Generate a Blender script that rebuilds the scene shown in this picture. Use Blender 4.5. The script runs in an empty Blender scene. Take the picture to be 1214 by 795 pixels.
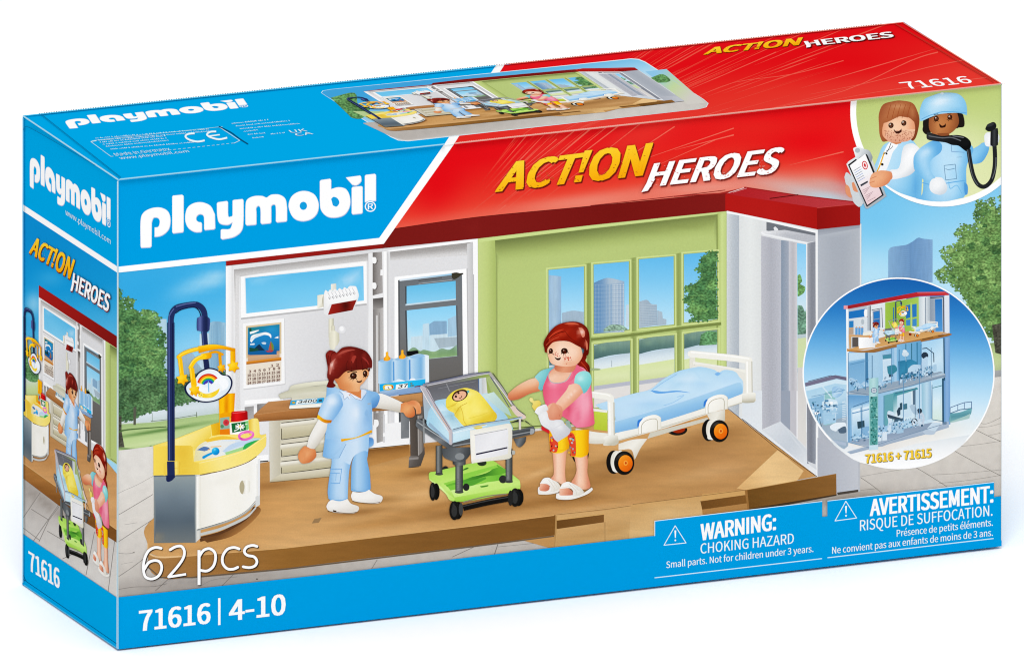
import bpy, math, random
import numpy as np
from mathutils import Vector, Matrix
from mathutils.geometry import delaunay_2d_cdt
random.seed(5)
SC = bpy.context.scene
COL = SC.collection

# ------------------------------------------------------------------ camera
LEN, DEP, HGT = 0.40, 0.10541168, 0.20199622
AZ, EL, ROLL, CX, CZ, DIST, FOC = 0.39929882, 0.27559404, 0.00301366, 0.1770788, 0.11617398, 12.0, 28.16215610
PW, PH = 1214.0, 795.0
def _cam():
    ca, sa, ce, se = math.cos(AZ), math.sin(AZ), math.cos(EL), math.sin(EL)
    fw = np.array([sa*ce, ca*ce, -se]); r = np.array([ca, -sa, 0.0]); u = np.cross(r, fw)
    c, s = math.cos(ROLL), math.sin(ROLL)
    r, u = c*r+s*u, -s*r+c*u
    return np.array([CX, 0, CZ])-fw*DIST, fw, r, u
CAMP, FW, RT, UP = _cam()
def rays(px):
    px = np.atleast_2d(px)
    a = (px[:, 0]-PW/2)/(FOC*PW); b = (PH/2-px[:, 1])/(FOC*PW)
    return FW[None]+a[:, None]*RT[None]+b[:, None]*UP[None]
def hit(px, p0, n):
    d = rays(px); t = ((p0-CAMP)@n)/(d@n)
    return CAMP[None]+d*t[:, None]

cam = bpy.data.objects.new('camera', bpy.data.cameras.new('camera')); COL.objects.link(cam); SC.camera = cam
cam.data.sensor_width = 36; cam.data.lens = FOC*36; cam.data.clip_start = 0.5; cam.data.clip_end = 200
M = Matrix.Identity(4)
for i in range(3):
    M[i][0], M[i][1], M[i][2], M[i][3] = RT[i], UP[i], -FW[i], CAMP[i]
cam.matrix_world = M

# box corners: each seen corner of the carton on the planes of a real, very nearly square-cut box
c_ftl, c_ftr, c_fbr, c_fbl = (140.2, 213.0), (1188.0, 99.7), (1187.4, 646.8), (139.3, 769.0)
c_btl, c_bbl, c_btr = (26.8, 137.0), (26.4, 692.3), (1071.2, 25.9)
YN = np.array([0, -1.0, 0])
F = hit([c_ftl, c_ftr, c_fbr, c_fbl], np.zeros(3), YN)
BTL = hit([c_btl], np.array([0, DEP, 0]), YN)[0]
def plane(a, b, c):
    n = np.cross(b-a, c-a); n /= np.linalg.norm(n)
    return a, (n if n@FW < 0 else -n)
LP = plane(F[0], F[3], BTL); TP = plane(F[0], F[1], BTL)
BBL = hit([c_bbl], *LP)[0]; BTR = hit([c_btr], *TP)[0]
BBR = BBL+(F[2]-F[3])+(BTR-BTL-(F[1]-F[0]))
PLANES = {'front': (F[0], YN), 'side': LP, 'top': TP}

# ------------------------------------------------------------------ materials
def srgb(h):
    if not isinstance(h, str): return np.array(h, float)
    return np.array([int(h[i:i+2], 16)/255 for i in (0, 2, 4)])
def lin(c):
    c = np.clip(c, 0, 1)
    return np.where(c <= .04045, c/12.92, ((c+.055)/1.055)**2.4)
WHITE = 0.76
def ink(name, scale=None, amp=0.0, detail=3, stretch=(1, 1), grain=0.05, second=None, contrast=(.3, .7)):
    m = bpy.data.materials.new(name); m.use_nodes = True
    N, L = m.node_tree.nodes, m.node_tree.links
    b = N['Principled BSDF']; b.inputs['Roughness'].default_value = .5; b.inputs['Specular IOR Level'].default_value = 0
    at = N.new('ShaderNodeAttribute'); at.attribute_name = 'ink'
    uv = N.new('ShaderNodeUVMap'); uv.uv_map = 'px'
    def noisef(sc, det, st, lo, hi, a):
        mp = N.new('ShaderNodeMapping'); mp.inputs['Scale'].default_value = (sc*st[0], sc*st[1], 1); L.new(uv.outputs[0], mp.inputs[0])
        n = N.new('ShaderNodeTexNoise'); n.inputs['Scale'].default_value = 1; n.inputs['Detail'].default_value = det; n.noise_dimensions = '2D'
        L.new(mp.outputs[0], n.inputs['Vector'])
        r = N.new('ShaderNodeMapRange'); r.inputs['From Min'].default_value = lo; r.inputs['From Max'].default_value = hi
        r.inputs['To Min'].default_value = 1-a; r.inputs['To Max'].default_value = 1+a
        L.new(n.outputs[0], r.inputs['Value']); return r.outputs[0]
    fs = [noisef(90, 2, (1, 1), .25, .75, grain)]
    if scale: fs.append(noisef(scale, detail, stretch, contrast[0], contrast[1], amp))
    if second: fs.append(noisef(second[0], 2, (1, 1), .3, .7, second[1]))
    cur = at.outputs['Color']
    for f in fs:
        v = N.new('ShaderNodeVectorMath'); v.operation = 'SCALE'; L.new(cur, v.inputs[0]); L.new(f, v.inputs['Scale']); cur = v.outputs[0]
    L.new(cur, b.inputs['Base Color'])
    return m
MATS = {
 'ink': ink('printed_ink', grain=.02),
 'foliage': ink('printed_foliage_ink', 34, .42, 5, (1, 1.5), .1, (9, .28), (.36, .64)),
 'wood': ink('printed_wood_ink', 5, .06, 4, (.5, 3), .03, (55, .03)),
 'plaster': ink('printed_plaster_ink', 40, .02, 3, (1, 1), .02),
 'speckle': ink('printed_speckle_ink', 60, .06, 3, (1, 1), .03),
 'stone': ink('printed_stone_ink', 9, .04, 5, (1, 1), .045),
 'far': ink('printed_far_ink', 12, .05, 2, (3, .4), .02),
}

# ------------------------------------------------------------------ drawing kit
_Z = [0.0, 0.0, 1.0]
def Z(ox=0, oy=0, s=1): _Z[:] = [ox, oy, s]
def zp(p):
    p = np.atleast_2d(np.array(p, float)); return p/_Z[2]+np.array(_Z[:2])
def parse(t):
    if not isinstance(t, str): return np.array(t, float), np.ones(len(t), bool)
    pts, cn, v = [], [], []
    for w in t.split():
        c = w.endswith('c'); v.append(float(w.rstrip('c')))
        if len(v) == 2: pts.append(v); cn.append(c); v = []
    return np.array(pts), np.array(cn)
def curve(P, cn, closed=True, k=4):
    n = len(P); out = []
    for i in range(n if closed else n-1):
        a, b = P[i], P[(i+1) % n]
        pa = P[(i-1) % n] if (closed or i > 0) else a
        pb = P[(i+2) % n] if (closed or i < n-2) else b
        ta = (b-a) if cn[i] else (b-pa)/2
        tb = (b-a) if cn[(i+1) % n] else (pb-a)/2
        if cn[i] and cn[(i+1) % n]: out.append(a); continue
        for j in range(k):
            t = j/k; t2, t3 = t*t, t*t*t
            out.append((2*t3-3*t2+1)*a+(t3-2*t2+t)*ta+(-2*t3+3*t2)*b+(t3-t2)*tb)
    if not closed: out.append(P[-1])
    return np.array(out)
def colfn(col, blobs, rim, polys):
    """colour of an inked shape as a function of place on the sheet; all places are in photo pixels"""
    if isinstance(col, tuple):      # ('l', x0,y0, x1,y1, hex, hex[, hex...])
        a, b = zp([[col[1], col[2]], [col[3], col[4]]]); cs = np.array([srgb(c) for c in col[5:]]); d = b-a
        def base(P):
            t = np.clip(((P-a)@d)/(d@d), 0, 1)*(len(cs)-1)
            i = np.minimum(t.astype(int), len(cs)-2); f = (t-i)[:, None]
            return cs[i]*(1-f)+cs[i+1]*f
    else:
        c0 = srgb(col)
        def base(P): return np.repeat(c0[None], len(P), 0)
    bl = []
    for q in blobs or ():
        x, y, r, h, al = q[:5]; ang = math.radians(q[5]) if len(q) > 5 else 0
        rx, ry = r if isinstance(r, tuple) else (r, r)
        bl.append((zp([x, y])[0], rx/_Z[2], ry/_Z[2], srgb(h), al, math.cos(ang), math.sin(ang)))
    segs = None
    if rim:
        A = np.concatenate([p for p in polys]); B = np.concatenate([np.roll(p, -1, 0) for p in polys]); segs = (A, B)
    def f(P):
        c = base(P)
        if rim:
            w, h, al = rim[0]*.75, rim[1], rim[2]*.62; A, B = segs; d = np.full(len(P), 1e9)
            AB = B-A; L2 = np.maximum((AB*AB).sum(1), 1e-9)
            for i in range(len(A)):
                t = np.clip(((P-A[i])@AB[i])/L2[i], 0, 1)
                d = np.minimum(d, np.hypot(*(P-A[i]-t[:, None]*AB[i]).T))
            k = (al*np.exp(-(d/w)**1.5))[:, None]; c = c*(1-k)+srgb(h)*k
        for ctr, rx, ry, h, al, ca, sa in bl:
            D = P-ctr; u = (D[:, 0]*ca+D[:, 1]*sa)/rx; v = (-D[:, 0]*sa+D[:, 1]*ca)/ry
            k = (al*np.exp(-(u*u+v*v)))[:, None]; c = c*(1-k)+h*k
        return c
    return f
def inside(P, poly):
    x, y = P[:, 0], P[:, 1]; r = np.zeros(len(P), bool); n = len(poly)
    for i in range(n):
        (x1, y1), (x2, y2) = poly[i], poly[i-1]
        if y1 == y2: continue
        r ^= ((y1 > y) != (y2 > y)) & (x < (x2-x1)*(y-y1)/(y2-y1)+x1)
    return r

_GL = {}
_FD = bpy.utils.system_resource('DATAFILES', path='fonts')
def _font(n):
    try: return bpy.data.fonts.load(_FD+'/'+n)
    except Exception: return None
FONTS = {'noto': _font('Noto Sans CJK Regular.woff2')}
def glyphs(s, w, sp, fn='noto'):
    k = (s, w, sp, fn)
    if k not in _GL:
        c = bpy.data.curves.new('t', 'FONT'); c.body = s; c.size = 1; c.offset = w; c.space_character = sp; c.resolution_u = 3
        
        if FONTS.get(fn): c.font = FONTS[fn]
        c.dimensions = '2D'; c.fill_mode = 'BOTH'
        o = bpy.data.objects.new('t', c); COL.objects.link(o)
        bpy.context.view_layer.update()
        me = o.evaluated_get(bpy.context.evaluated_depsgraph_get()).to_mesh()
        V = np.array([v.co[:2] for v in me.vertices]) if len(me.vertices) else np.zeros((0, 2)); T = [tuple(p.vertices) for p in me.polygons]
        o.to_mesh_clear() if False else None
        COL.objects.unlink(o); bpy.data.objects.remove(o); bpy.data.curves.remove(c)
        _GL[k] = (V, T)
    return _GL[k]

class Art:
    def __init__(s): s.lv = [[]]; s.cache = None; s.con = 0; s.post = None
    def fin(s, P, C):
        if s.con: C = np.clip(C-s.con*np.sin(2*math.pi*C), 0, 1)
        return s.post(P, C) if s.post else C
    def up(s):
        if s.lv[-1]: s.lv.append([])
        return s
    def shape(s, polys, col, b=None, rim=None, st=None, m='ink'):
        polys = [np.array(p) for p in polys if len(p) >= 3]
        if not polys: return s
        if st is None and (b or rim or (isinstance(col, tuple) and len(col) > 7)):
            A = np.concatenate(polys); e = A.max(0)-A.min(0)
            st = float(np.clip(min(e)/9, .7, 6))
            if rim: st = min(st, max(rim[0]*.8, .6))
        s.lv[-1].append(dict(polys=polys, f=colfn(col, b, rim, polys), st=st, m=m)); return s
    def p(s, t, col, **k):                      # polygon / smooth closed outline (straight unless a point is free)
        P, cn = parse(t); return s.shape([zp(curve(P, cn))], col, **k)
    def q(s, t, col, **k):                      # straight polygon
        P, cn = parse(t); return s.shape([zp(P)], col, **k)
    def e(s, x, y, rx, ry, col, a=0, **k):
        t = np.linspace(0, 2*math.pi, int(min(96, 20+max(rx, ry)/_Z[2]*.8)))[:-1]; ca, sa = math.cos(math.radians(a)), math.sin(math.radians(a))
        u, v = rx*np.cos(t), ry*np.sin(t)
        return s.shape([zp(np.stack([x+u*ca-v*sa, y+u*sa+v*ca], 1))], col, **k)
    def l(s, t, w, col, smooth=True, closed=False, cap=True, **k):     # stroke; w in zoom units, may be a (start, end) pair
        P, cn = parse(t)
        if smooth and len(P) > 2: P = curve(P, cn, closed)
        if closed: P = np.concatenate([P, P[:1]])
        P = zp(P); w0, w1 = (w if isinstance(w, tuple) else (w, w)); n = len(P)
        W = np.linspace(w0, w1, n)/_Z[2]/2; polys = []
        for i in range(n-1):
            d = P[i+1]-P[i]; L = np.hypot(*d)
            if L < 1e-6: continue
            nn = np.array([-d[1], d[0]])/L
            polys.append([P[i]+nn*W[i], P[i+1]+nn*W[i+1], P[i+1]-nn*W[i+1], P[i]-nn*W[i]])
        for i in range(n):
            if (0 < i < n-1) or cap:
                t8 = np.linspace(0, 2*math.pi, 9)[:-1]+.2
                if W[i] > .25: polys.append(P[i]+W[i]*np.stack([np.cos(t8), np.sin(t8)], 1))
        return s.shape(polys, col, **k)
    def text(s, t, bl, br, tr, tl, col, w=0.0, sp=1.0, dx=0, dy=0, m='ink', fn='noto'):     # quad fit: baseline bl-br, cap line tl-tr
        V, T = glyphs(t, 0.0, sp, fn); H = glyphs('H', 0.0, sp, fn)[0]; cap = H[:, 1].max(); lo = H[:, 1].min()
        u = (V[:, 0]-V[:, 0].min())/(V[:, 0].max()-V[:, 0].min()); v = (V[:, 1]-lo)/(cap-lo)
        u, v = u[:, None], v[:, None]; bl, br, tr, tl = [np.array(q, float)+np.array([dx, dy]) for q in (bl, br, tr, tl)]
        P = zp((bl*(1-u)+br*u)*(1-v)+(tl*(1-u)+tr*u)*v)
        s.up()
        if w > 0:       # heavier weight: the letter spread sideways and a little up and down
            r = w*np.hypot(*(zp(tl)[0]-zp(bl)[0])); ex = zp(br)[0]-zp(bl)[0]; ex = ex/np.hypot(*ex)*r; ey = zp(tl)[0]-zp(bl)[0]; ey = ey/np.hypot(*ey)*r*.45
            sh = [(0, 0), (1, 1), (-1, 1), (1, -1), (-1, -1)] if w > .02 else [(1, 0), (-1, 0)]
            for a, b in sh: s.up(); s.lv[-1].append(dict(raw=(P+a*ex+b*ey, T), f=colfn(col, None, None, []), m=m))
        else: s.lv[-1].append(dict(raw=(P, T), f=colfn(col, None, None, []), m=m))
        s.lv.append([]); return s
    def line(s, t, x0, y0, x1, y1, h, col, w=0.0, sp=1.0, sk=0.0, **k):
        """text with baseline (x0,y0)-(x1,y1), cap height h, lean sk"""
        return s.text(t, (x0, y0), (x1, y1), (x1+sk, y1-h), (x0+sk, y0-h), col, w, sp, **k)
    def bake(s):
        if s.cache is not None: return s.cache
        out = []
        for lv in s.lv:
            if not lv: continue
            tris, cols, mats = [], [], []
            if 'raw' in lv[0]:
                for sh in lv:
                    P, T = sh['raw']; C = s.fin(P, sh['f'](P))
                    for t in T:
                        for j in range(1, len(t)-1):
                            ix = [t[0], t[j], t[j+1]]; tris.append(P[ix]); cols.append(C[ix]); mats.append(sh['m'])
            else:
                V, Ed = [], []
                for sh in lv:
                    for p in sh['polys']:
                        k = len(V); V += [tuple(z) for z in p]; Ed += [(k+i, k+(i+1) % len(p)) for i in range(len(p))]
                for sh in lv:
                    if sh['st']:
                        for p in sh['polys']:
                            lo, hi = p.min(0), p.max(0); g = sh['st']
                            X, Y = np.meshgrid(np.arange(lo[0]+g*.5, hi[0], g), np.arange(lo[1]+g*.37, hi[1], g))
                            G = np.stack([X.ravel(), Y.ravel()], 1)
                            if len(G): V += [tuple(z) for z in G[inside(G, p)]]
                v2, _e, f2, _a, _b, of = delaunay_2d_cdt([Vector(z) for z in V], Ed, [], 0, 1e-5, False)
                P = np.array([[z[0], z[1]] for z in v2]); IX = np.array([f[:3] for f in f2]); Q0 = P[IX]; cen = Q0.mean(1)
                ar = np.abs((Q0[:, 1, 0]-Q0[:, 0, 0])*(Q0[:, 2, 1]-Q0[:, 0, 1])-(Q0[:, 2, 0]-Q0[:, 0, 0])*(Q0[:, 1, 1]-Q0[:, 0, 1]))
                own = np.where(ar > 1e-7, -1, -2)
                for i in range(len(lv)-1, -1, -1):
                    for p in lv[i]['polys']:
                        lo, hi = p.min(0), p.max(0)
                        c = np.nonzero((own == -1) & (cen[:, 0] > lo[0]) & (cen[:, 0] < hi[0]) & (cen[:, 1] > lo[1]) & (cen[:, 1] < hi[1]))[0]
                        if len(c): own[c[inside(cen[c], p)]] = i
                for i in sorted(set(own[own >= 0].tolist())):
                    ix = IX[own == i]
                    Q = P[ix]; C = s.fin(Q.reshape(-1, 2), lv[i]['f'](Q.reshape(-1, 2))).reshape(-1, 3, 3)
                    tris += list(Q); cols += list(C); mats += [lv[i]['m']]*len(ix)
            if tris: out.append((np.array(tris), np.array(cols), mats))
        s.cache = out; return out

def homog(src, dst):
    A, B = [], []
    if len(src) == 3:
        S = np.array([[x, y, 1] for x, y in src], float); D = np.array(dst, float)
        X = np.linalg.solve(S, D); return np.array([[X[0, 0], X[1, 0], X[2, 0]], [X[0, 1], X[1, 1], X[2, 1]], [0, 0, 1]])
    for (x, y), (u, v) in zip(src, dst):
        A += [[x, y, 1, 0, 0, 0, -u*x, -u*y], [0, 0, 0, x, y, 1, -v*x, -v*y]]; B += [u, v]
    return np.append(np.linalg.solve(np.array(A, float), np.array(B, float)), 1).reshape(3, 3)
def clip_tri(P, C, poly):
    pts = [(P[i], C[i]) for i in range(3)]
    n = len(poly)
    for i in range(n):
        a, b = poly[i], poly[(i+1) % n]; e = b-a
        sd = [e[0]*(q[0][1]-a[1])-e[1]*(q[0][0]-a[0]) for q in pts]; new = []
        for j in range(len(pts)):
            k = j-1
            if (sd[j] >= 0) != (sd[k] >= 0):
                t = sd[k]/(sd[k]-sd[j]); new.append((pts[k][0]+(pts[j][0]-pts[k][0])*t, pts[k][1]+(pts[j][1]-pts[k][1])*t))
            if sd[j] >= 0: new.append(pts[j])
        pts = new
        if len(pts) < 3: return []
    return pts
DZ = 1.2e-5
_stack = {'front': [], 'side': [], 'top': []}
def place(art, panel, name, parent, label=None, H=None, clip=None, tint=None, group=None):
    """print an Art on a panel of the carton as one thin ink layer object"""
    VV, FF, CC, UU, MM = [], [], [], [], []
    baked = []
    if clip is not None:
        clip = np.array(clip, float)
        if sum(clip[j-1][0]*clip[j][1]-clip[j][0]*clip[j-1][1] for j in range(len(clip))) < 0: clip = clip[::-1]
    for tris, cols, mats in art.bake():
        src = tris; T = tris
        if H is not None:
            q = np.concatenate([T, np.ones(T.shape[:2]+(1,))], 2)@H.T; T = q[..., :2]/q[..., 2:3]
        baked.append((T, cols, mats, src))
    allp = np.concatenate([b[0].reshape(-1, 2) for b in baked])
    if clip is not None: allp = np.clip(allp, clip.min(0), clip.max(0))
    lo, hi = allp.min(0), allp.max(0); base = 1
    for l2, h2, top in _stack[panel]:
        if l2[0] < hi[0] and lo[0] < h2[0] and l2[1] < hi[1] and lo[1] < h2[1]: base = max(base, top+1)
    _stack[panel].append((lo, hi, base+len(baked)-1))
    p0, n = PLANES[panel]
    names = []
    for k, (T, cols, mats, src) in enumerate(baked):
        polys = []
        state = np.ones(len(T), int)      # 1 wholly inside the clip, 0 cut by it, -1 wholly outside
        if clip is not None:
            e = np.roll(clip, -1, 0)-clip; D = e[None, None, :, 0]*(T[:, :, None, 1]-clip[None, None, :, 1])-e[None, None, :, 1]*(T[:, :, None, 0]-clip[None, None, :, 0])
            state = np.where((D >= 0).all((1, 2)), 1, np.where((D < 0).all(1).any(1), -1, 0))
        for t, c, m, s_, st in zip(T, cols, mats, src, state):
            if st < 0: continue
            if st == 0:
                pc = clip_tri(t, c, clip)
                if len(pc) < 3: continue
                polys.append((np.array([q[0] for q in pc]), np.array([q[1] for q in pc]), m, s_))
            else: polys.append((t, c, m, s_))
        if not polys: continue
        A = np.concatenate([q[0] for q in polys]); W3 = hit(A, p0+n*DZ*(base+k), n)
        C = lin(np.concatenate([q[1] for q in polys])@np.eye(3))
        if tint is not None: C = tint(C)
        i0 = len(VV); VV += W3.tolist(); CC += C.tolist(); UU += (A/100).tolist()
        for q in polys:
            L = len(q[0]); f = list(range(i0, i0+L)); i0 += L; FF.append(f)
            if q[2] not in names: names.append(q[2])
            MM.append(names.index(q[2]))
    me = bpy.data.meshes.new(name)
    # weld shared corners so that each ink shape is one connected sheet
    key, idx, V2 = {}, [], []
    for v in VV:
        kk = (round(v[0]*2e6), round(v[1]*2e6), round(v[2]*2e6)); j = key.get(kk)
        if j is None: j = key[kk] = len(V2); V2.append(v)
        idx.append(j)
    F2, M2, keep = [], [], []
    for f, mi in zip(FF, MM):
        g = [idx[i] for i in f]
        if len(set(g)) < len(g): continue
        F2.append(g); M2.append(mi); keep += f
    me.from_pydata(V2, [], F2)
    for q in names: me.materials.append(MATS[q])
    me.polygons.foreach_set('material_index', M2)
    ca = me.color_attributes.new('ink', 'FLOAT_COLOR', 'CORNER')
    CC = np.array(CC)[keep]*WHITE
    ca.data.foreach_set('color', np.concatenate([CC, np.ones((len(CC), 1))], 1).ravel())
    uv = me.uv_layers.new(name='px'); uv.data.foreach_set('uv', np.array(UU)[keep].ravel())
    me.update()
    c = F2 and np.mean(np.array(V2), 0)
    nrm = sum((p.normal*p.area for p in me.polygons), Vector())
    if nrm.dot(Vector(n)) < 0: me.flip_normals()
    o = bpy.data.objects.new(name, me); COL.objects.link(o); o.parent = parent
    if label: o['label'] = label
    if group: o['group'] = group
    return o
# ================================================================== printed picture: what lies behind the ward
A = {}
def new(k): A[k] = Art(); return A[k]
PIC = '139.5 320 453.7 287 537 172 1188 99.7 1187.4 588 775 635 560 660 400 679.5 139.8 708'

s = new('sky'); Z()
s.q('139.5 318 455 284 540 200 1188 99.7 1188 460 139.5 545', ('l', 640, 250, 690, 480, '3fb0e6', '7cc8ef', 'a6dcf6', 'd3ecf8'),
    b=[(232, 338, (30, 9), 'b4def4', .75, -18), (255, 330, (16, 8), 'cfe8f5', .6, -10), (215, 345, (16, 7), '8fd0f0', .5, -20),
       (170, 345, (60, 40), '2ea6e2', .65, 0), (235, 430, (40, 40), 'b9e2f6', .5, 0), (1040, 262, (40, 30), '6fc4ef', .6), (1160, 275, (24, 10), 'd8ebf6', .6, -20), (1110, 285, (30, 12), 'a5d8f3', .5, 0),
       (1030, 330, (40, 34), 'bfe4f6', .6)], st=8)
s.up()
Z(130, 300, 4.969)      # far towers behind the changing table
s.p('270 420c 300 390 335 388c 340 560c 340 800c 250 800c', ('l', 270, 400, 270, 700, 'b3d3e4', 'a8c8d8'), m='far')
s.q('530 475 590 470 590 700 530 700', 'c0daea', m='far')
s.p('585 412c 610 402 640 402 682 410c 682 700c 585 700c', ('l', 585, 400, 682, 400, '9cc3da', '7fabc8', '9dc3d9'), m='far')
for x in range(596, 680, 14): s.q(f'{x} 425 {x+5} 425 {x+5} 690 {x} 690', '86b2cf')
s.p('420 640c 440 600 490 590 510 640c 560 700c 560 800c 420 800c', ('l', 450, 600, 450, 760, '9fb9cc', '8ba7ad'), m='far')
Z(1020, 220, 6.118)     # tower on the far right
s.p('203 470c 230 445 330 430 380 405c 420 378 455 385 524 392c 524 700c 200 720c', ('l', 203, 500, 524, 500, '86aed2', '7399c2', '6d96c2', '82a9d0'), b=[(370, 520, (16, 200), '5f8aba', .5)], m='far')
for i in range(14): s.q(f'215 {478+i*14} 360 {462+i*14} 360 {465+i*14} 215 {481+i*14}', '7ba3cb')
for i in range(16): s.q(f'385 {425+i*14} 520 {415+i*14} 520 {418+i*14} 385 {428+i*14}', '759ec9')

s = new('park'); Z(170, 450, 6.624)
s.q('-210 60 640 60 640 560 -210 640', '86a58c')
s.p('-210 190c 0 232 200 190 400 150 640 130c 640 300c -210 360c', ('l', 0, 210, 20, 340, 'c3d3d8', 'd9e3ea', 'c5d3d3'))
s.q('-210 335 0 335 210 320 640 250 640 330 -210 400', 'd0d9d2')
s.q('-210 350 60 335 420 285 640 255 640 560 -210 600', ('l', 100, 320, 140, 560, 'a3bd80', 'b9d18e', 'c3d79a', 'a8c280'),
    b=[(120, 400, (380, 13), '4f7a3a', .9, -9), (440, 335, (160, 8), '8aa96c', .6, -8), (60, 540, (200, 18), '8fae6c', .5, -10), (250, 470, (300, 14), 'e0e9b8', .6, -8)], st=2)
s.l('75 320 60 330', 3, '7d8c74'); s.l('60 325 200 310 420 275', 5, '76846a'); s.l('418 255 418 292', 6, '6e7a62'); s.l('70 265 70 330', 4, '8a9885')
s.q('-210 575 110 535 110 575 -210 625', ('l', 0, 560, 4, 600, 'b4b8bd', 'a2a7ae'))
Z()
# right-hand lawn, kerb
s = new('park_right')
s.q('1010 425 1188 405 1188 452 1010 470', ('l', 1100, 410, 1104, 450, '7d9a5f', 'b4c88a', 'c6d59e', 'aebb90'))
s.q('1010 462 1188 438 1188 450 1010 474', ('l', 1100, 445, 1102, 458, 'b9bbbb', '9d9fa0'))

def blob(rnd, x, y, rr, fl=.6):
    k = rnd.randint(6, 9); tt = [(i+rnd.uniform(-.3, .3))*6.283/k for i in range(k)]
    return np.array([[x+rr*rnd.uniform(.55, 1.1)*math.cos(u), y+rr*fl*rnd.uniform(.55, 1.1)*math.sin(u)] for u in tt])
def leafy(s, t, col, dark, light, seed, n, box, r=(4, 9), m='foliage', keep=None, gaps=0, sky='a9d4ee'):
    """crown body, twiggy leaf clusters along its edge, then light and dark clumps"""
    rnd = random.Random(seed); P, cn = parse(t); P = zp(curve(P, cn)); c0 = srgb(col); cd, cl = srgb(dark), srgb(light)
    bb = [(rnd.uniform(box[0], box[2]), rnd.uniform(box[1], box[3]), (rnd.uniform(5, 14), rnd.uniform(3, 8))) for _ in range(26)]; z = list(_Z); Z()
    s.shape([P], col, m=m, st=2.5, b=[(x, y, q, (dark, light)[k % 2], .75) for k, (x, y, q) in enumerate(bb)]); _Z[:] = z
    edge = []
    for i in range(len(P)):
        a, b = P[i], P[(i+1) % len(P)]; L = np.hypot(*(b-a)); k = max(1, int(L/1.3))
        for j in range(k):
            q = a+(b-a)*rnd.random()
            if keep and not (keep[0] < q[0] < keep[2] and keep[1] < q[1] < keep[3]): continue
            edge.append(blob(rnd, q[0]+rnd.uniform(-1.6, 1.6), q[1]+rnd.uniform(-1.6, 1.6), rnd.uniform(.6, 2.6), .75))
    for k in range(3): s.shape(edge[k::3], (c0, cd*.5+c0*.5, cl*.5+c0*.5)[k], m=m)
    for _ in range(gaps):
        q = P[rnd.randrange(len(P))]+np.array([rnd.uniform(-9, 9), rnd.uniform(-9, 9)])
        if inside(q[None], P)[0]: s.shape([blob(rnd, q[0], q[1], rnd.uniform(.5, 1.5), .8)], sky)
    for _ in range(n):
        x, y = rnd.uniform(box[0], box[2]), rnd.uniform(box[1], box[3])
        if not inside(np.array([[x, y]]), P)[0]: continue
        q = blob(rnd, x, y, rnd.uniform(*r))
        f = rnd.random()
        near = min(bb, key=lambda k: (k[0]-x)**2+((k[1]-y)*1.5)**2); dk = bb.index(near) % 2 == 0
        if inside(q, P).all() and rnd.random() < .8: s.shape([q], cd*(1-f)+c0*f if (rnd.random() < (.75 if dk else .2)) else cl*(1-f)+c0*f, m=m)
s = new('tree_near'); Z(130, 300, 4.969)
leafy(s, '48 210c 75 235 62 270 95 262 150 275 138 310 160 345 215 335 265 345 300 395 280 425 330 490 318 535 335 580 320 650 330 740 320 850c 330 900 300 925 48 940c',
      '58854e', '39633e', '7da563', 3, 420, (139, 345, 198, 490), (2, 5.5), gaps=60, sky='8fc3dc')
s = new('tree_low'); Z(130, 440, 2.838)
leafy(s, '25 30c 120 20 180 20 200 30 240 20c 400 0c 400 80c 330 92 260 105 200 118 150 130 100 150 60 165 25 160c', '4b7148', '3a5a3c', '64895a', 4, 200, (139, 445, 250, 492), (1.5, 4))
s.q('25 150 40 150 40 200 50 255 25 255', '4f4f44', m='foliage'); s.q('80 120 90 120 88 180 80 180', '57594c')
s.l('25 206 60 196 190 186', (6, 3), '4e6b3c'); s.l('25 258 110 262 140 250', (7, 3), '7f9a62')
s = new('tree_far_right'); Z(1020, 220, 6.118)
leafy(s, '1030 60c 1000 85 1028 120 1010 150 1025 165c 1005 160 985 175 975 130 965 95 940 85 925 115 880 120 850 100 845 130 838 160 840 190 820 205 835 235 850 260 830 290 775 285 725 290 715 320 690 335 680 360 720 390 700 415 670 440 610 450 580 470 610 500 590 530 640 560 600 590 560 620 545 650 580 690 640 700 690 740 740 795 800 900 900 1060 1030 1160c',
      '688f50', '40683c', '8cb068', 5, 600, (1105, 240, 1187, 420), (2, 6.5), gaps=260)
s.q('1018 1000 1030 1000 1034 1190 1010 1190', '4b4a42')
Z(); s.q('1176 385 1187.4 383 1187.4 420 1180 418', '4b4b40', m='foliage')

s = new('pavement'); Z()
s.q('139 534 250 520 1010 466 1188 446 1188 600 775 650 139.8 712', ('l', 500, 520, 520, 700, 'dfdbd5', 'd8d3cc', 'c8c2bb', 'a9a29c'), b=[(1130, 500, (90, 60), 'd5cfc6', .7), (165, 545, (60, 30), 'dedbd6', .7), (240, 690, (130, 14), '8f8883', .6, -6), (1000, 590, (50, 8), '84796e', .7, -6)], st=8, m='stone')
Z(140, 560, 5.68)
for t, w in (('0 140 40 120 130 80 240 20', 1.6), ('0 285 110 220 235 145', 3.2), ('0 465 100 400 240 310', 3.2), ('0 700 90 640 170 580', 3.2), ('250 795 300 750 350 705', 3.5), ('0 785 110 768 240 765 330 745', 2.6), ('700 760 780 680', 3.5),
             ('0 540 60 545 110 537', 2), ('40 350 130 335', 1.5), ('20 615 100 600', 1.2), ('560 760 640 720 800 700', 1.5)):
    s.l(t, w, '68635f', cap=False)
s.e(105, 537, 8, 3, '5e5a56'); s.e(935, 715, 7, 5, '5b5753')
Z(560, 530, 4.968)
for t, w in (('150 570 130 630', 5), ('0 640 1 641', 1), ('150 585 400 560 490 548', 2), ('-120 645 0 590 20 580', 3.5), ('-600 725 -560 660', 3.5)): s.l(t, w, '75706c', cap=False)
Z(1000, 480, 4.968)
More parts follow.
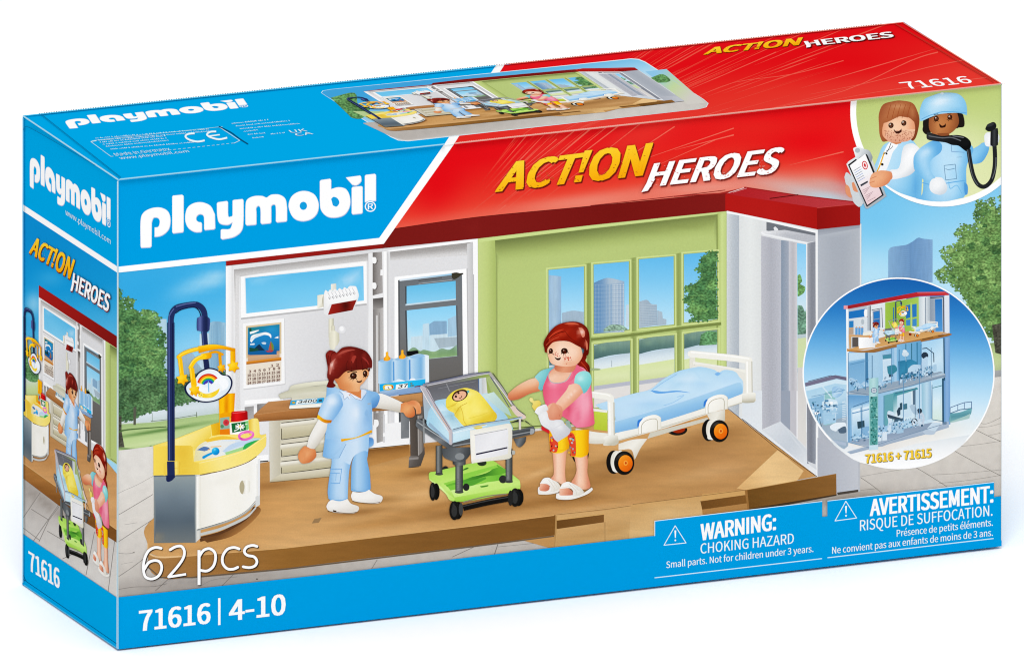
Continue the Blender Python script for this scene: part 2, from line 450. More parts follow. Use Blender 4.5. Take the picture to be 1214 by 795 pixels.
for t, w in (('415 360 500 410 610 480', 3), ('620 250 700 295 800 350 925 415', 3), ('760 135 850 180 930 215', 3), ('780 90 840 110 950 60', 2), ('640 245 760 235 940 210', 1.8), ('770 130 860 125 950 100', 1.6), ('520 410 700 400 930 380', 1.6),
             ('100 425 160 465 230 520', 3), ('560 460 750 440 940 410', 1.8), ('100 500 200 490', 2), ('880 400 940 300', 0), ('420 365 300 385 100 420', 1.4), ('850 180 940 160', 1.4)):
    if w: s.l(t, w, '757068', cap=False)

# ================================================================== the ward: walls, roof, floor
s = new('white_wall'); Z()
s.q('268 313 470 292 569 281 569 517 485 527 437 531.5 268 553', ('l', 268, 400, 569, 380, 'e9e9ea', 'dcdcde', 'e2e2e4'), b=[(420, 430, (60, 60), 'd3d3d6', .6), (300, 430, (30, 60), 'efeff0', .6)], st=8, m='plaster')
Z(270, 270, 6.07)
s.q('-14 270 40 265 40 1700 -14 1700', ('l', -14, 500, 50, 500, 'fbfbfb', 'f1f1f2', 'd2d2d3'))
s.q('45 300 1010 184 1010 240 80 345 80 640 100 1700 60 1700 52 600', ('l', 500, 240, 508, 310, 'a09d9b', 'c2c0bf', 'dedddd'), m='speckle')
s.p('85 342c 1000 238c 1003 550c 95 655c', ('l', 90, 340, 95, 360, 'b4b2b1', 'f6f6f6'))
s.q('92 352 996 248 998 545 97 648', 'fafafa'); s.q('95 648 1000 543 1000 556 95 660', 'b9b9ba')
s.q('120 355 976 268 980 523 130 616', ('l', 400, 320, 420, 600, '5cbcea', '72c8f0', '86d0f3'), b=[(880, 370, (110, 40), 'b9def4', .8, -28), (240, 370, (90, 14), '9ed6f3', .5, -6), (960, 330, (40, 30), '9bd4f2', .6), (200, 540, (200, 80), '62bfeb', .4)], st=12)
s.q('120 355 976 268 976 275 127 362 134 616 128 617', 'e8edf0')
Z(430, 280, 6.625)
# two posts with the hinge column between
s.q('48 135 190 118 190 1560 40 1600', 'ededee'); s.q('78 128 152 122 158 445 78 465', ('l', 80, 300, 152, 300, '6e6966', '979290', 'aaa6a4'), m='speckle')
s.q('80 490 162 480 168 1560 84 1590', ('l', 80, 700, 165, 700, '7e7a78', 'a5a19e', 'c4c1bf'), m='speckle')
s.q('80 490 162 480 162 560 82 575', ('l', 120, 480, 120, 580, '55514f', '9c9896'))
s.q('104 620 118 620 124 1570 108 1570', 'd4d2d1'); s.q('128 600 134 600 140 1570 132 1570', '8e8a88')
for y in (165, 365): s.p(f'72 {y}c 100 {y} 108 {y+20} 105 {y+40} 95 {y+50} 78 {y+45}c', 'f7f7f7'); s.l(f'84 {y+52} 108 {y+50} 118 {y+22}', 4, '55504e')
s.q('140 262 160 262 160 308 138 308', 'f4f4f4')
s.q('165 120 188 118 196 1560 172 1560', 'fbfbfb'); s.q('188 118 215 160 218 1555 196 1560', ('l', 190, 400, 218, 400, 'c9c9ca', 'e8e8e9'))
# door bay
s.q('215 118 865 44 866 110 820 150 215 190', ('l', 500, 80, 508, 160, '9d9a98', 'a8a5a3', 'd9d8d8'), m='speckle')
s.q('820 60 866 45 880 1460 830 1460', ('l', 820, 300, 870, 300, 'd9d9da', 'c3c3c4'))
s.q('250 320 815 254 832 1480 250 1560', 'fdfdfd'); s.q('815 254 824 254 840 1480 832 1480', 'bdbdbe')
s.q('190 112 900 14 905 20 905 1600 872 1600 866 45 215 122', 'fafafb'); s.l('906 20 912 1500', 4, '84a04a', cap=False)
s.q('866 300 874 300 880 1450 872 1450', 'b9b9bb')
s.q('278 345 780 288 792 1450 284 1530', ('l', 400, 320, 500, 1400, '6c7277', '74787c', '6a6866', '64605d'))
s.q('285 338 700 292 700 305 290 352', ('l', 300, 345, 700, 300, 'e6eef5', '8fc4e4')); s.l('440 350 620 328', 5, '4c4a4a'); s.l('440 372 700 342', 4, 'aeb4b8', cap=False)
s.q('278 345 290 343 296 1530 284 1530', '4f5357')
s.q('333 393 730 350 732 500 336 545', ('l', 400, 380, 410, 540, '66bfe8', '8fd2f3')); s.q('333 393 345 392 345 540 335 545', '464b50'); s.q('336 532 732 490 732 500 336 545', 'c9dde9')
s.q('333 583 732 542 742 940 345 980', ('l', 500, 570, 520, 960, '8dd3f5', 'a6dcf6', 'd2eaf5', 'c7dbe4'), b=[(420, 700, (60, 90), '9ad8f6', .5)], st=14)
s.q('333 583 346 582 356 978 345 980', '464b50')
s.q('472 690 520 680 525 900 470 900', 'c2dcea', m='far'); s.q('522 690 560 665 660 665 662 770 525 780', '86abc9', m='far'); s.q('530 775 730 760 735 880 530 890', 'c9dfea', m='far'); s.q('668 650 735 620 737 780 668 790', 'a5c8df', m='far')
s.q('380 790 470 780 470 900 380 900', 'c7dde8', m='far'); s.q('560 800 740 790 740 860 600 880', 'a7b9c4', m='far')
s.p('350 905c 400 870 450 900 480 890 560 905 620 880 680 890 740 850c 742 938c 345 978c', ('l', 400, 860, 400, 975, '8fae9a', '7ba070', '9dbf86'), m='far', b=[(420, 900, (20, 16), '6d9468', .6), (560, 910, (30, 14), 'a7c492', .6), (700, 890, (24, 20), '6d9468', .6)])
s.q('732 545 744 543 752 938 742 940', '5b5f63')
s.p('698 290c 735 284 770 292c 775 305c 740 330 715 338 700 325c', '3b382b'); s.q('770 290 790 288 790 300 770 302', '2e2c28')
# things low on the wall
s.q('300 1420 390 1410 390 1560 300 1565', '6d6b6a'); s.q('85 1480 380 1450 380 1590 60 1640', 'f2f2f3')
Z(230, 470, 5); s.q('215 85 420 60 420 90 215 120', 'f5f5f5'); s.q('215 100 235 98 235 330 215 330', 'e2e2e4')
Z(290, 440, 5.68); s.q('0 195 260 175 260 200 0 225', 'fbfbfb'); s.q('0 240 62 232 62 330 0 345', ('l', 0, 230, 60, 330, '8f8d8c', 'b9b7b7'), m='speckle'); s.q('84 220 150 214 150 330 84 330', ('l', 90, 230, 150, 230, '7c7a79', 'a9a7a7'), m='speckle')
s.q('-20 575 160 560 160 600 -20 622', 'fafafa'); s.q('-20 612 160 598 160 606 -20 622', '3a3634')
Z(350, 500, 6.625); s.q('570 175 895 132 895 172 575 208', 'f4f4f5'); s.q('575 206 895 174 895 182 575 216', '4e3a26')
s.q('830 -110 895 -115 895 125 830 130', ('l', 830, 0, 895, 0, '85898c', '6c7074')); s.q('836 70 895 60 895 120 836 126', '7a7e82'); s.q('690 -60 705 -60 705 160 690 160', 'd2d2d4'); s.q('635 -70 690 -80 690 150 640 165', ('l', 635, 0, 690, 0, '8a8684', 'b3b0ae'), m='speckle')
s.p('620 -20c 650 -15 655 20 640 40 615 40c', 'f6f6f6'); s.p('690 90c 700 80 705 110 690 115c', 'f6f6f6')

s = new('green_wall'); Z(440, 150, 4.669)
s.q('592 618 1214 544 1968 461 1968 1570 592 1700', ('l', 592, 700, 1968, 700, 'b7c97a', 'bccd82', 'b3c577'), m='plaster')
s.q('592 618 690 606 694 1660 594 1700', ('l', 592, 800, 692, 800, 'c7d68c', 'bfcf80', 'a9bb69'), m='plaster')
s.q('592 618 1214 544 1968 461 1968 476 1214 562 690 628 600 640', 'cbdc90')
s.l('694 1676 1968 1566', 6, '5d6a36', cap=False)
s.q('686 630 1214 566 1930 485 1930 700 690 830', ('l', 1200, 566, 1216, 690, '6f7c45', '8d9b58', 'aabb6e', 'b8c97c'), b=[(1700, 560, (200, 16), '86924f', .4, -6)], m='plaster', st=9)
s.q('690 700 700 698 704 1660 694 1662', ('l', 690, 800, 704, 800, '8c9c58', 'b3c477'))
s.q('1915 480 1968 470 1968 1572 1915 1578', ('l', 1915, 700, 1968, 700, 'a9bb68', 'cddc92', 'bccd80')); s.q('1912 486 1918 486 1918 1575 1912 1575', '7f8d4c')
Z(630, 280, 4.675)
def win(x0, y0, x1, y1, x2, y2, x3, y3):
    s.q(f'{x0-14} {y0-12} {x1+14} {y1-12} {x2+14} {y2+14} {x3-14} {y3+16}', 'cfdd94')
    s.q(f'{x0-5} {y0-4} {x1+6} {y1-4} {x2+6} {y2+6} {x3-5} {y3+6}', 'a7b766')
    s.q(f'{x0} {y0} {x1} {y1} {x2} {y2} {x3} {y3}', ('l', (x0+x1)/2, 90, (x0+x1)/2, 560, '5fb9ec', '7fc9f1', 'a9dcf6', 'cfe7f4'))
s.q('296 150 345 146 345 960 296 970', ('l', 296, 400, 345, 400, 'b9ca7a', '8a9a55', '98a962', 'bccd80')); s.q('545 120 595 115 595 940 548 945', ('l', 545, 400, 595, 400, 'bccd80', '8c9b56', '9dae66', 'bccd80'))
s.q('795 95 845 90 845 900 797 910', ('l', 795, 400, 845, 400, 'bccd80', '8c9b56', '9dae66', 'bccd80'))
s.l('330 572 550 548 800 513 1052 484', 16, '7c8a49', cap=False); s.l('330 556 550 532 800 500 1052 472', 6, 'b9ca7a', cap=False)
win(95, 187, 291, 168, 295, 950, 99, 960); win(345, 157, 540, 140, 542, 516, 347, 538); win(596, 128, 788, 111, 790, 488, 597, 508); win(845, 100, 1027, 84, 1029, 460, 846, 478)
win(347, 600, 547, 578, 549, 930, 349, 950); win(597, 570, 792, 547, 794, 910, 599, 930); win(847, 542, 1030, 518, 1030, 880, 849, 900)
s.up()
s.q('97 215 165 222 165 540 97 540', ('l', 97, 300, 165, 300, '9dbcd8', 'a9c5db', '93b3d2'), m='far'); s.p('170 425c 230 412 291 420c 291 560c 170 560c', 'a3b9cb', m='far')
s.p('347 258c 400 235 440 232 515 250c 515 530c 348 538c', ('l', 347, 300, 515, 300, '5f8cb8', '6f97bf', 'a9bed0', 'b3c4d2', '93aecb'))
for x in range(354, 510, 17): s.q(f'{x} 265 {x+5} 264 {x+5} 526 {x} 530', '7fa3c6' if x < 440 else 'c6d2dc')
for i in range(24): s.q(f'348 {270+i*11} 514 {262+i*11} 514 {264+i*11} 348 {272+i*11}', '6b92ba' if i % 2 else '88a8c8')
s.p('400 515c 440 490 500 492 530 510c 535 518c 400 530c', '8fae9a', m='foliage'); s.q('525 380 542 378 542 500 525 502', 'c5d9e6')
s.p('598 362c 640 352 665 375 695 378c 698 492c 598 506c', ('l', 600, 400, 695, 400, 'a7b8c6', '9db2c4'), m='far'); s.q('698 410 725 420 728 455 748 460 748 490 698 494', 'a9bccb', m='far')
for i in range(9): s.q(f'600 {375+i*14} 694 {380+i*14} 694 {383+i*14} 600 {378+i*14}', 'b6c6d2')
# cloud, tree and park through the panes
s.up()
leafy(s, '1026 84c 985 88 965 105 940 120 935 160 915 185 940 205 930 240 900 265 862 275 850 300 880 320 846 340c 846 370c 880 380 855 410 890 430 900 450 880 468 930 466 1026 458c', '55844e', '3c6a42', '6f9c59', 8, 160, (811, 298, 848, 380), (1.5, 4))
s.up()
for (x0, x1, x2, x3, y) in ((347, 547, 548, 349, 590), (597, 792, 794, 599, 560), (847, 1030, 1030, 849, 530)):
    y1 = y-22
    s.p(f'{x0} {y+14}c {x0+60} {y} {x0+120} {y-6} {x1} {y1+10}c {x1} {y1+78}c {x0+90} {y+70} {x0} {y+92}c', ('l', x0, y, x0, y+90, '7f9d90', '5d7f78', '48686a'), m='far', b=[(x0+50, y+30, (22, 14), '8ba98f', .5), (x0+120, y+20, (26, 14), '769884', .5)])
    s.q(f'{x0} {y+92} {x1} {y+56} {x1} {y+130} {x0} {y+160}', ('l', x0, y+90, x0+8, y+150, 'c1d3de', 'd8e5ec', 'e3ecec'))
    s.q(f'{x0} {y+152} {x1} {y+120} {x1} {y+215} {x0} {y+245}', ('l', x0, y+150, x0+8, y+240, 'd8e4a9', 'dde6b4', 'cfdba0'))
    s.q(f'{x0} {y+240} {x1} {y+212} {x1} {y+236} {x0} {y+266}', 'b9bcc8'); s.q(f'{x0} {y+262} {x1} {y+234} {x1+1} {y+330} {x0} {y+360}', 'e2dfdc')
s.e(350, 737, 34, 7, 'a5b684'); s.l('445 690 445 722', 4, 'a9b7bf'); s.p('940 545c 980 525 1028 530c 1028 600c 930 605c', '5f9260', m='foliage')
s.q('97 565 292 545 296 700 99 720', ('l', 97, 560, 97, 720, '4f7a8e', '62909f'), m='foliage'); s.q('99 715 296 695 296 800 99 820', 'd4e2ea')

s = new('side_wall'); Z(840, 220, 4.416)
s.q('95 130 800 200 800 1300 560 1515 174 1218 95 1172', 'dfe1e3')
s.q('95 140 160 150 160 1210 95 1172', ('l', 95, 400, 162, 400, 'd5d9dc', 'bcc4cb', 'b1b9c2'), m='speckle')
s.q('160 155 278 178 275 1290 160 1212', ('l', 160, 400, 278, 400, 'dfe2e2', 'e6e9e8', 'dde0e0'), m='plaster')
s.q('303 190 560 236 560 290 400 262 303 235', '6f747c'); s.p('340 222c 350 215 365 232 345 235c', 'e9eaec')
s.q('275 240 400 232 560 262 560 292 520 296 285 262', ('l', 300, 240, 330, 300, 'e9eaec', 'b9bcc3'), m='speckle')
s.q('275 262 380 285 380 1290 278 1290', ('l', 275, 400, 382, 400, 'bfc0c8', 'b0b2bb', 'bfc1ca'), m='speckle')
s.q('380 285 420 290 420 1260 380 1250', ('l', 380, 400, 420, 400, '8796a8', 'a2aab8'), m='speckle'); s.q('420 290 463 298 466 1300 420 1260', ('l', 420, 400, 465, 400, 'c9cad1', 'bab9bf', 'd5d3d6'), m='plaster')
s.q('463 300 512 308 512 1260 466 1260', ('l', 480, 310, 480, 640, '86cbf2', 'a8daf5', 'cfe6f1'))
s.p('466 470c 480 465 490 500 480 515 505 530 500 560 470 580 466 570c', '6fa35f', m='foliage'); s.p('466 625c 490 630 505 660 512 640c 512 780c 466 785c', '6f9a82', m='foliage')
s.q('466 780 512 775 512 800 466 805', 'b9c9ce'); s.q('466 800 512 795 512 950 466 960', 'cfdcaa'); s.q('466 955 512 945 512 975 466 985', 'a9abb4'); s.q('466 980 512 970 512 1350 466 1330', ('l', 470, 980, 470, 1300, 'd5d2cf', 'e0deda'))
s.l('275 245 290 255 515 300 515 1290', 8, 'eef0f2', smooth=False, cap=False)
s.q('517 302 562 292 564 1480 519 1440', ('l', 517, 400, 562, 400, 'a3a6af', '858993', '8d919b'), m='speckle')
s.q('92 128 160 140 560 236 575 232 575 1600 562 1600 560 248 160 156 96 146', 'f3f4f5')
s.q('572 230 792 202 792 1600 572 1620', ('l', 572, 400, 792, 400, 'b3b9c2', 'a9afb9', 'a8aeb8', 'b5bac2'), b=[(700, 1500, (150, 160), 'c9cbd3', .6)], m='plaster', st=12)
s.q('572 230 792 202 792 222 572 262', ('l', 600, 225, 604, 262, '9398a3', 'adb3bd'))
Z(880, 380, 3.6125)     # sill and threshold
s.q('0 300 85 300 85 465 165 430 320 640 320 670 0 424', ('l', 0, 400, 300, 640, 'dfe5ea', 'e6e9ec', 'f0f1f2'), m='plaster')
s.q('85 468 165 430 320 600 318 662', ('l', 100, 440, 300, 640, 'dde1e6', 'c9d0d8', 'e9ebed'), m='plaster')
s.q('165 300 205 300 205 470 165 432', '9aa3b2'); s.q('205 300 232 300 232 498 205 470', 'c3c2c8'); s.q('232 300 238 300 238 505 232 498', 'e9e9eb')
s.q('238 200 272 200 272 540 238 505', ('l', 250, 200, 250, 500, 'd3d0cd', 'dedbd7')); s.q('275 200 314 200 314 614 278 612', ('l', 275, 400, 314, 400, '8d909a', '7c808b', '949aa5'), m='speckle'); s.q('278 600 314 614 320 640 290 618', 'd5d8dc')
s.q('318 200 324 200 326 664 318 662', 'f2f3f4')
s.q('322 500 495 560 497 730 405 742 403 655 322 664', ('l', 322, 600, 497, 600, 'b1b5bf', 'b9bdc6', 'c4c7ce'), m='plaster'); s.q('405 735 497 722 497 732 410 745', '4b443d')
s.l('0 420 160 545 320 667', 3, '3a2c22', cap=False)

s = new('roof'); Z(440, 150, 4.669)
s.q('125 565 590 500 1214 440 1970 366 1970 468 1214 546 590 620 0 680 -803 771 -803 766 0 654 65 648', ('l', 125, 620, 1970, 420, '7a1a17', '7d1a18', '761613', '821b19'), b=[(560, 560, (40, 60), '8f2522', .3)], st=12, m='plaster')
s.q('-803 739 0 654 65 648 62 672 0 678 -803 768', ('l', -803, 760, 60, 650, 'a01c18', '8e1b17'))
s.l('125 566 590 501 1214 441 1960 368', 3, '5c100f', cap=False); s.l('1214 438 1700 384 1960 352', 4, '8f2523', cap=False)
Z(840, 220, 4.416)
s.q('-180 60 90 42 188 10 60 38 -180 54', 'a02622')
s.q('90 44 188 9 460 50 750 84 792 96 570 118', ('l', 200, 10, 700, 110, 'b22227', 'b53036', 'bb3a40'), m='speckle')
s.l('188 9 460 50 750 84 790 97', 6, 'a01c1d', cap=False, smooth=False); s.l('320 68 470 48', 5, '5c1210', cap=False); s.l('105 38 185 12', 3, 'efd9d8', cap=False); s.l('128 36 200 14', 2, 'd9a9a8', cap=False)
s.q('88 44 572 116 572 230 88 130', ('l', 90, 80, 570, 170, 'b31a17', 'b51c19', 'aa1714'), m='plaster')
s.q('568 116 794 94 794 206 568 230', ('l', 570, 170, 790, 150, '8f1311', '9a1614', 'a01816'), m='plaster'); s.l('568 117 792 95', 3, 'c54542', cap=False)

s = new('ward_floor'); Z()
s.p('175 644c 172 625 200 600 260 560 318 547c 437 532c 485 527c 643 510c 862 484c 968 564c 886 580.5c 776 636c 655 650c 560 623c 340 649c 219 659c 196 660 178 655 175 644c', ('l', 400, 530, 430, 650, 'b98a53', 'c7975d', 'd1a167', 'c29259'),
    b=[(400, 640, (120, 14), 'dfb27a', .7, -6), (250, 640, (60, 14), 'cf9a5b', .5, -6), (600, 540, (60, 8), 'dcae72', .7, -14), (590, 575, (80, 7), 'dfb075', .6, -12), (470, 560, (60, 10), 'cf9a58', .6, -10), (520, 600, (80, 6), 'a7743c', .6, -12),
       (560, 620, (90, 6), 'd9a769', .5, -6), (660, 560, (50, 22), 'b9854a', .6, -10), (780, 560, (90, 16), 'b5834e', .5, -14), (790, 590, (100, 14), 'bb8a55', .6, -8), (860, 550, (50, 30), 'b98a58', .7, 20), (740, 600, (60, 10), 'c1925b', .5, -8), (470, 536, (60, 6), '8d5d2c', .75, -8), (620, 516, (40, 5), 'a9783f', .5, -8), (690, 600, (40, 5), 'b27e45', .6, -10), (330, 600, (30, 12), 'd5a062', .6, -6),
       (640, 595, (60, 5), 'b07c40', .5, -12), (455, 620, (60, 5), 'b37f43', .5, -8), (730, 545, (60, 5), '9a6c3a', .6, -14), (290, 590, (25, 50), 'b98145', .5, 20), (425, 607, (36, 4), '8f6030', .7, -6), (455, 592, (26, 4), '9a6a36', .7, -6), (565, 604, (62, 7), '84572a', .8, -8), (600, 585, (40, 8), '9a6a36', .6, -8), (672, 592, (44, 5), '8f6030', .7, -6), (705, 570, (40, 8), '9a6a36', .6, -14), (770, 545, (90, 12), '9a6c3c', .75, -14), (850, 515, (40, 10), '9a6c3c', .7, -10), (320, 575, (50, 5), '946434', .6, -6), (500, 560, (26, 5), '8f6030', .7, -8), (500, 585, (40, 4), 'e0b57d', .6, -8), (640, 560, (24, 4), 'e3b982', .6, -20), (700, 602, (60, 4), 'dcb07a', .5, -7), (840, 560, (50, 8), 'd9ad78', .5, -10)], st=2.6, m='wood')
s.p('175 644c 178 655 190 660 219 658.6c 340 648.6c 400 642c 560 622.6c 658.6 610c 657.6 634c 560 646.6c 430 662c 340 673c 228 683c 200 686 182 680 176 670c', ('l', 176, 650, 658, 620, 'a97a48', '93652f', '83592a', '7d5326'), b=[(180, 660, (14, 20), 'c2935b', .6), (240, 664, (60, 6), 'a17238', .5, -6)], st=5, m='wood')
s.p('175 643c 178 655 190 659 219 658c 219 659.6c 190 661 176 656 174.6 645c', 'e6c08c')
s.l('219 659 340 649 560 623 657 610.4', .9, 'd9ab70', cap=False, smooth=False); s.l('176 672 190 684 228 684 340 674 560 647.5 657 635', 1.6, '6b5a48', cap=False, smooth=False)
Z(560, 530, 4.968)
s.q('490 398 775 370 1093 320 1200 300 1214 430 1075 432 1075 525 485 590', ('l', 700, 400, 740, 560, 'd0a56c', 'caa069', 'c39860', 'cba36c'), b=[(1010, 450, (120, 60), 'd9b27b', .6)], m='wood', st=12)
s.q('490 404 497 402 497 470 487 588 482 588', 'b48a54'); s.q('497 425 775 390 775 440 497 480', ('l', 500, 440, 775, 420, '6b4720', '7b532a')); s.q('497 425 775 390 775 395 497 430', 'd3a768')
s.q('775 440 785 438 785 555 778 556', 'b8905c')
s.l('492 396 620 383 800 362 1093 320', 2.2, '7e5c34', cap=False, smooth=False); s.l('492 392 620 379 800 358 1093 316', 1.6, 'd9b07a', cap=False, smooth=False)
Z(750, 480, 4.856)
s.q('-10 575 0 572 250 540 655 486 665 600 400 640 128 665 125 760 -20 775', ('l', 100, 560, 140, 740, 'c99d63', 'd3aa72', 'dcb67f'), m='wood', b=[(200, 620, (120, 50), 'dfb981', .6)], st=10)
s.q('400 550 640 500 655 515 660 600 400 640', ('l', 400, 550, 640, 520, 'cfa264', 'bd8b4f')); s.q('390 550 655 513 662 565 400 600', ('l', 400, 560, 640, 540, '6f4a22', '805628')); s.q('400 600 662 563 670 605 405 640', 'b1814a')
s.q('400 512 640 488 655 500 655 515 392 552', 'd0a264')
s.q('600 478 835 258 985 378 945 437 660 490', ('l', 650, 470, 900, 300, 'dfb377', 'e9c48c', 'e6c088'), m='wood')
s.q('655 488 1172 394 1174 514 1060 532 670 600', ('l', 660, 520, 1172, 440, '6f4b20', '7d5527', '8a5f30'), m='wood'); s.l('655 488 1172 395', 3, 'a5773f', cap=False); s.q('645 490 660 488 672 600 662 600', '9a6c38')
s.q('670 596 1174 512 1174 520 800 590 690 606', '453423')
s.l('0 570 300 533 655 487', 2.5, '795631', cap=False, smooth=False); s.l('545 15 830 250 1060 410', 3, '3a2a1c', cap=False, smooth=False)
Z(140, 560, 5.68); s.l('550 448 720 400 880 300 925 235', 34, '5c3a22', cap=False); s.p('560 440c 700 410 860 320 930 230 960 260 880 350 760 430 600 470c', ('l', 700, 400, 760, 470, '6b4526', 'b07a43'))
Z(350, 500, 6.625); s.q('150 760 208 750 185 790 130 795', '9b7a52'); s.q('570 218 895 182 895 260 575 350', ('l', 600, 210, 615, 330, '7c5127', 'a9763d', 'c08b4d'), m='wood')
# ================================================================== panel graphics on the front
s = new('red_band'); Z()
s.q('455 289 538.5 171 1188 99.7 1060 150 1035 205 1018 240 1008 243 862 229 700 244 463 272', ('l', 700, 170, 712, 252, 'e30f17', 'e5261f', 'e8402f', 'e87a66'),
    b=[(520, 215, (28, 40), 'e20a14', .9, 30), (640, 190, (60, 22), 'e6352b', .7, -40), (560, 262, (120, 12), 'ec6a55', .5, -6), (700, 238, (90, 9), 'efa691', .55, -6), (800, 225, (80, 10), 'ea6a58', .5, -7), (760, 160, (60, 20), 'e73a2f', .7, -20),
       (960, 165, (60, 26), 'e50d15', .95, 0), (880, 150, (80, 14), 'e62a22', .6, 0), (840, 222, (60, 8), 'ecab9b', .6, -4), (940, 222, (60, 10), 'd9a9a0', .85, 10), (985, 234, (50, 9), 'b9cfdb', .95, 6), (1000, 222, (40, 7), 'c9b0ae', .8, 10), (1010, 190, (20, 30), 'de1a1c', .8)], st=4)
def streaks(s, ox, oy, angs, r0, r1, seed, n, c='f0705a', wmax=2.2):
    rnd = random.Random(seed)
    for _ in range(n):
        a = math.radians(rnd.uniform(*angs)); a0 = rnd.uniform(*r0); a1 = a0+rnd.uniform(*r1); w = rnd.uniform(.3, wmax)
        d = np.array([math.cos(a), -math.sin(a)]); nn = np.array([d[1], -d[0]]); o = np.array([ox, oy])
        p = [o+d*a0, o+d*(a0+a1)/2+nn*w/2, o+d*a1, o+d*(a0+a1)/2-nn*w/2]
        s.shape([p], rnd.choice(['ee6353', 'ec4a3c', 'ea3e32', 'ec5646']))
s.up(); streaks(s, 480, 330, (33, 52), (120, 240), (40, 110), 3, 36, wmax=1.6)
for x0, y0, x1, y1, w in ((560, 250, 690, 148, .9), (590, 245, 700, 153, 1.6), (600, 248, 720, 150, .8), (625, 232, 735, 148, 1.4), (575, 262, 600, 243, 1), (640, 240, 760, 146, .8), (700, 216, 800, 150, 1.2), (745, 195, 870, 152, 1.2), (770, 200, 850, 165, 1), (935, 196, 1000, 180, 1.4), (800, 178, 870, 160, 1.5), (590, 225, 660, 165, .8)):
    s.l(f'{x0} {y0} {x1} {y1}', (.2, w), 'ee6b58', cap=False)
s = new('blue_band'); Z()
s.q('139.5 213 526.5 171.3 449.6 282 139.5 316.2', '009ee2'); s.q('526.5 171.3 539 170 455 289 139.5 323.2 139.5 316.2 449.6 282', 'ffffff')

def brand(s):
    """the rounded lower-case maker's lettering, traced letter by letter"""
    for dx, dy, c in ((1.2, 3.2, 'b9bfdc'), (0, 0, 'ffffff')):
        s.up(); _Z[0] = 150+dx/3.916; _Z[1] = 195+dy/3.916; _Z[2] = 3.916; k = dict()
        if c == 'ffffff': k = dict(rim=(.55, 'c3c6de', .55), st=1.2)
        s.p('68 386c 65 380c 65 262 80 222 118 202 160 200 193 218 204 255 196 300 165 328 132 335 130 330c 130 292c 148 288 154 265 146 248 126 247 117 268c 116 378c 110 384c', c, **k)
        s.p('216 144c 258 140c 265 145c 265 308c 260 314c 217 319c 212 314c 212 150c', c, **k)
        s.p('412 294c 406 300c 364 304c 360 298c 360 258 356 236 340 230 326 240 324 256 334 266 347 268c 350 274c 350 308c 345 313c 315 312 285 292 272 255 280 205 310 180 350 175 390 192 410 230c', c, **k)
        s.p('424 175c 466 169c 471 174c 471 222 474 242 482 242 491 238 492 222c 492 168c 498 164c 538 160c 543 165c 543 255 535 305 500 335 445 347c 437 342c 437 305c 445 300 480 298 492 268c 468 280 432 272 421 240 419 182c', c, **k)
        s.p('552 276c 552 205 558 165 590 147 630 146 650 153 672 140 710 140 738 160 745 200c 745 258c 740 264c 699 268c 693 263c 693 210 690 188 680 186 672 194 672 215c 672 266c 667 272c 628 276c 622 270c 622 215 618 196 610 192 602 202 603 220c 603 274c 598 279c 558 282c', c, **k)
        s.shape([zp(curve(*parse('752 195 765 150 800 126 840 124 875 142 892 182 885 225 855 254 810 262 772 244')))], c, **k)
        s.p('903 72c 944 66c 950 71c 950 114c 985 105 1020 115 1037 150 1036 195 1012 232 970 246 930 240 902 210 897 165c 897 78c', c, **k)
        s.p('1050 104c 1090 100c 1096 104c 1096 222c 1090 227c 1050 231c 1045 226c 1045 110c', c, **k)
        s.p('1018 60c 1084 51c 1089 56c 1089 78 1068 96 1048 94c', c, **k)
        s.p('1111 48c 1152 43c 1158 48c 1158 168c 1106 175c 1106 54c', c, **k)
    s.up(); Z(150, 195, 3.916)
    s.e(821, 192, 17, 19, '149fe0'); s.p('950 160c 962 150 980 158 988 178 975 196 958 190c', '149fe0')
    s.e(1132, 195, 28, 27, '009ee2'); s.e(1132, 195, 26, 25, 'ffffff'); s.e(1132, 195, 21, 20, '009ee2')
    s.line('R', 1121, 209, 1144, 206, 26, 'ffffff', .03)
s = new('brand'); brand(s)

def series(a, h, shadow='7a1a14'):
    Z(580, 165, 3.372)
    qa = ((30, 208), (607, 143), (648, 18), (72, 96)); qh = ((629, 190), (1138, 134), (1182, 33), (664, 99))
    for dx, dy in ((5, 6), (2.5, 3), (0, 0)):
        ca, ch = (shadow, shadow) if dx else (('l', 320, 40, 350, 190, 'fdd93a', 'fdc01c', 'f7a70a'), 'ffffff')
        a.text('ACT', qa[0], (330, 173), (380, 57), qa[3], ca, .06, 1.0, dx, dy)
        a.q(f'{382+dx} {46+dy} {413+dx} {43+dy} {376+dx} {132+dy} {357+dx} {134+dy}', ca)
        a.q(f'{345+dx} {146+dy} {374+dx} {143+dy} {367+dx} {170+dy} {339+dx} {173+dy}', ca)
        a.text('ON', (394, 167), qa[1], qa[2], (424, 46), ca, .06, 1.0, dx, dy)
        h.text('HEROES', *qh, ch, .06, 1.0, dx, dy)
        h.q(f'{638+dx} {160+dy} {664+dx} {158+dy} {634+dx} {206+dy} {608+dx} {212+dy}', ch); h.up()
    a.up(); h.up(); rnd = random.Random(9)
    for _ in range(150):
        u, v = rnd.random(), rnd.random(); v = v*v if rnd.random() < .7 else v
        if rnd.random() < .5: x, y, c, t = 40+575*u+42*v, 204-62*u-112*v, 'b5661c', a
        else: x, y, c, t = 630+510*u+40*v, 188-56*u-95*v, 'd98a80', h
        t.l(f'{x} {y} {x+rnd.uniform(-7,9)} {y+rnd.uniform(-4,3)}', rnd.uniform(1.2, 3.2), c, cap=False)
new('action'); new('heroes'); series(A['action'], A['heroes'])

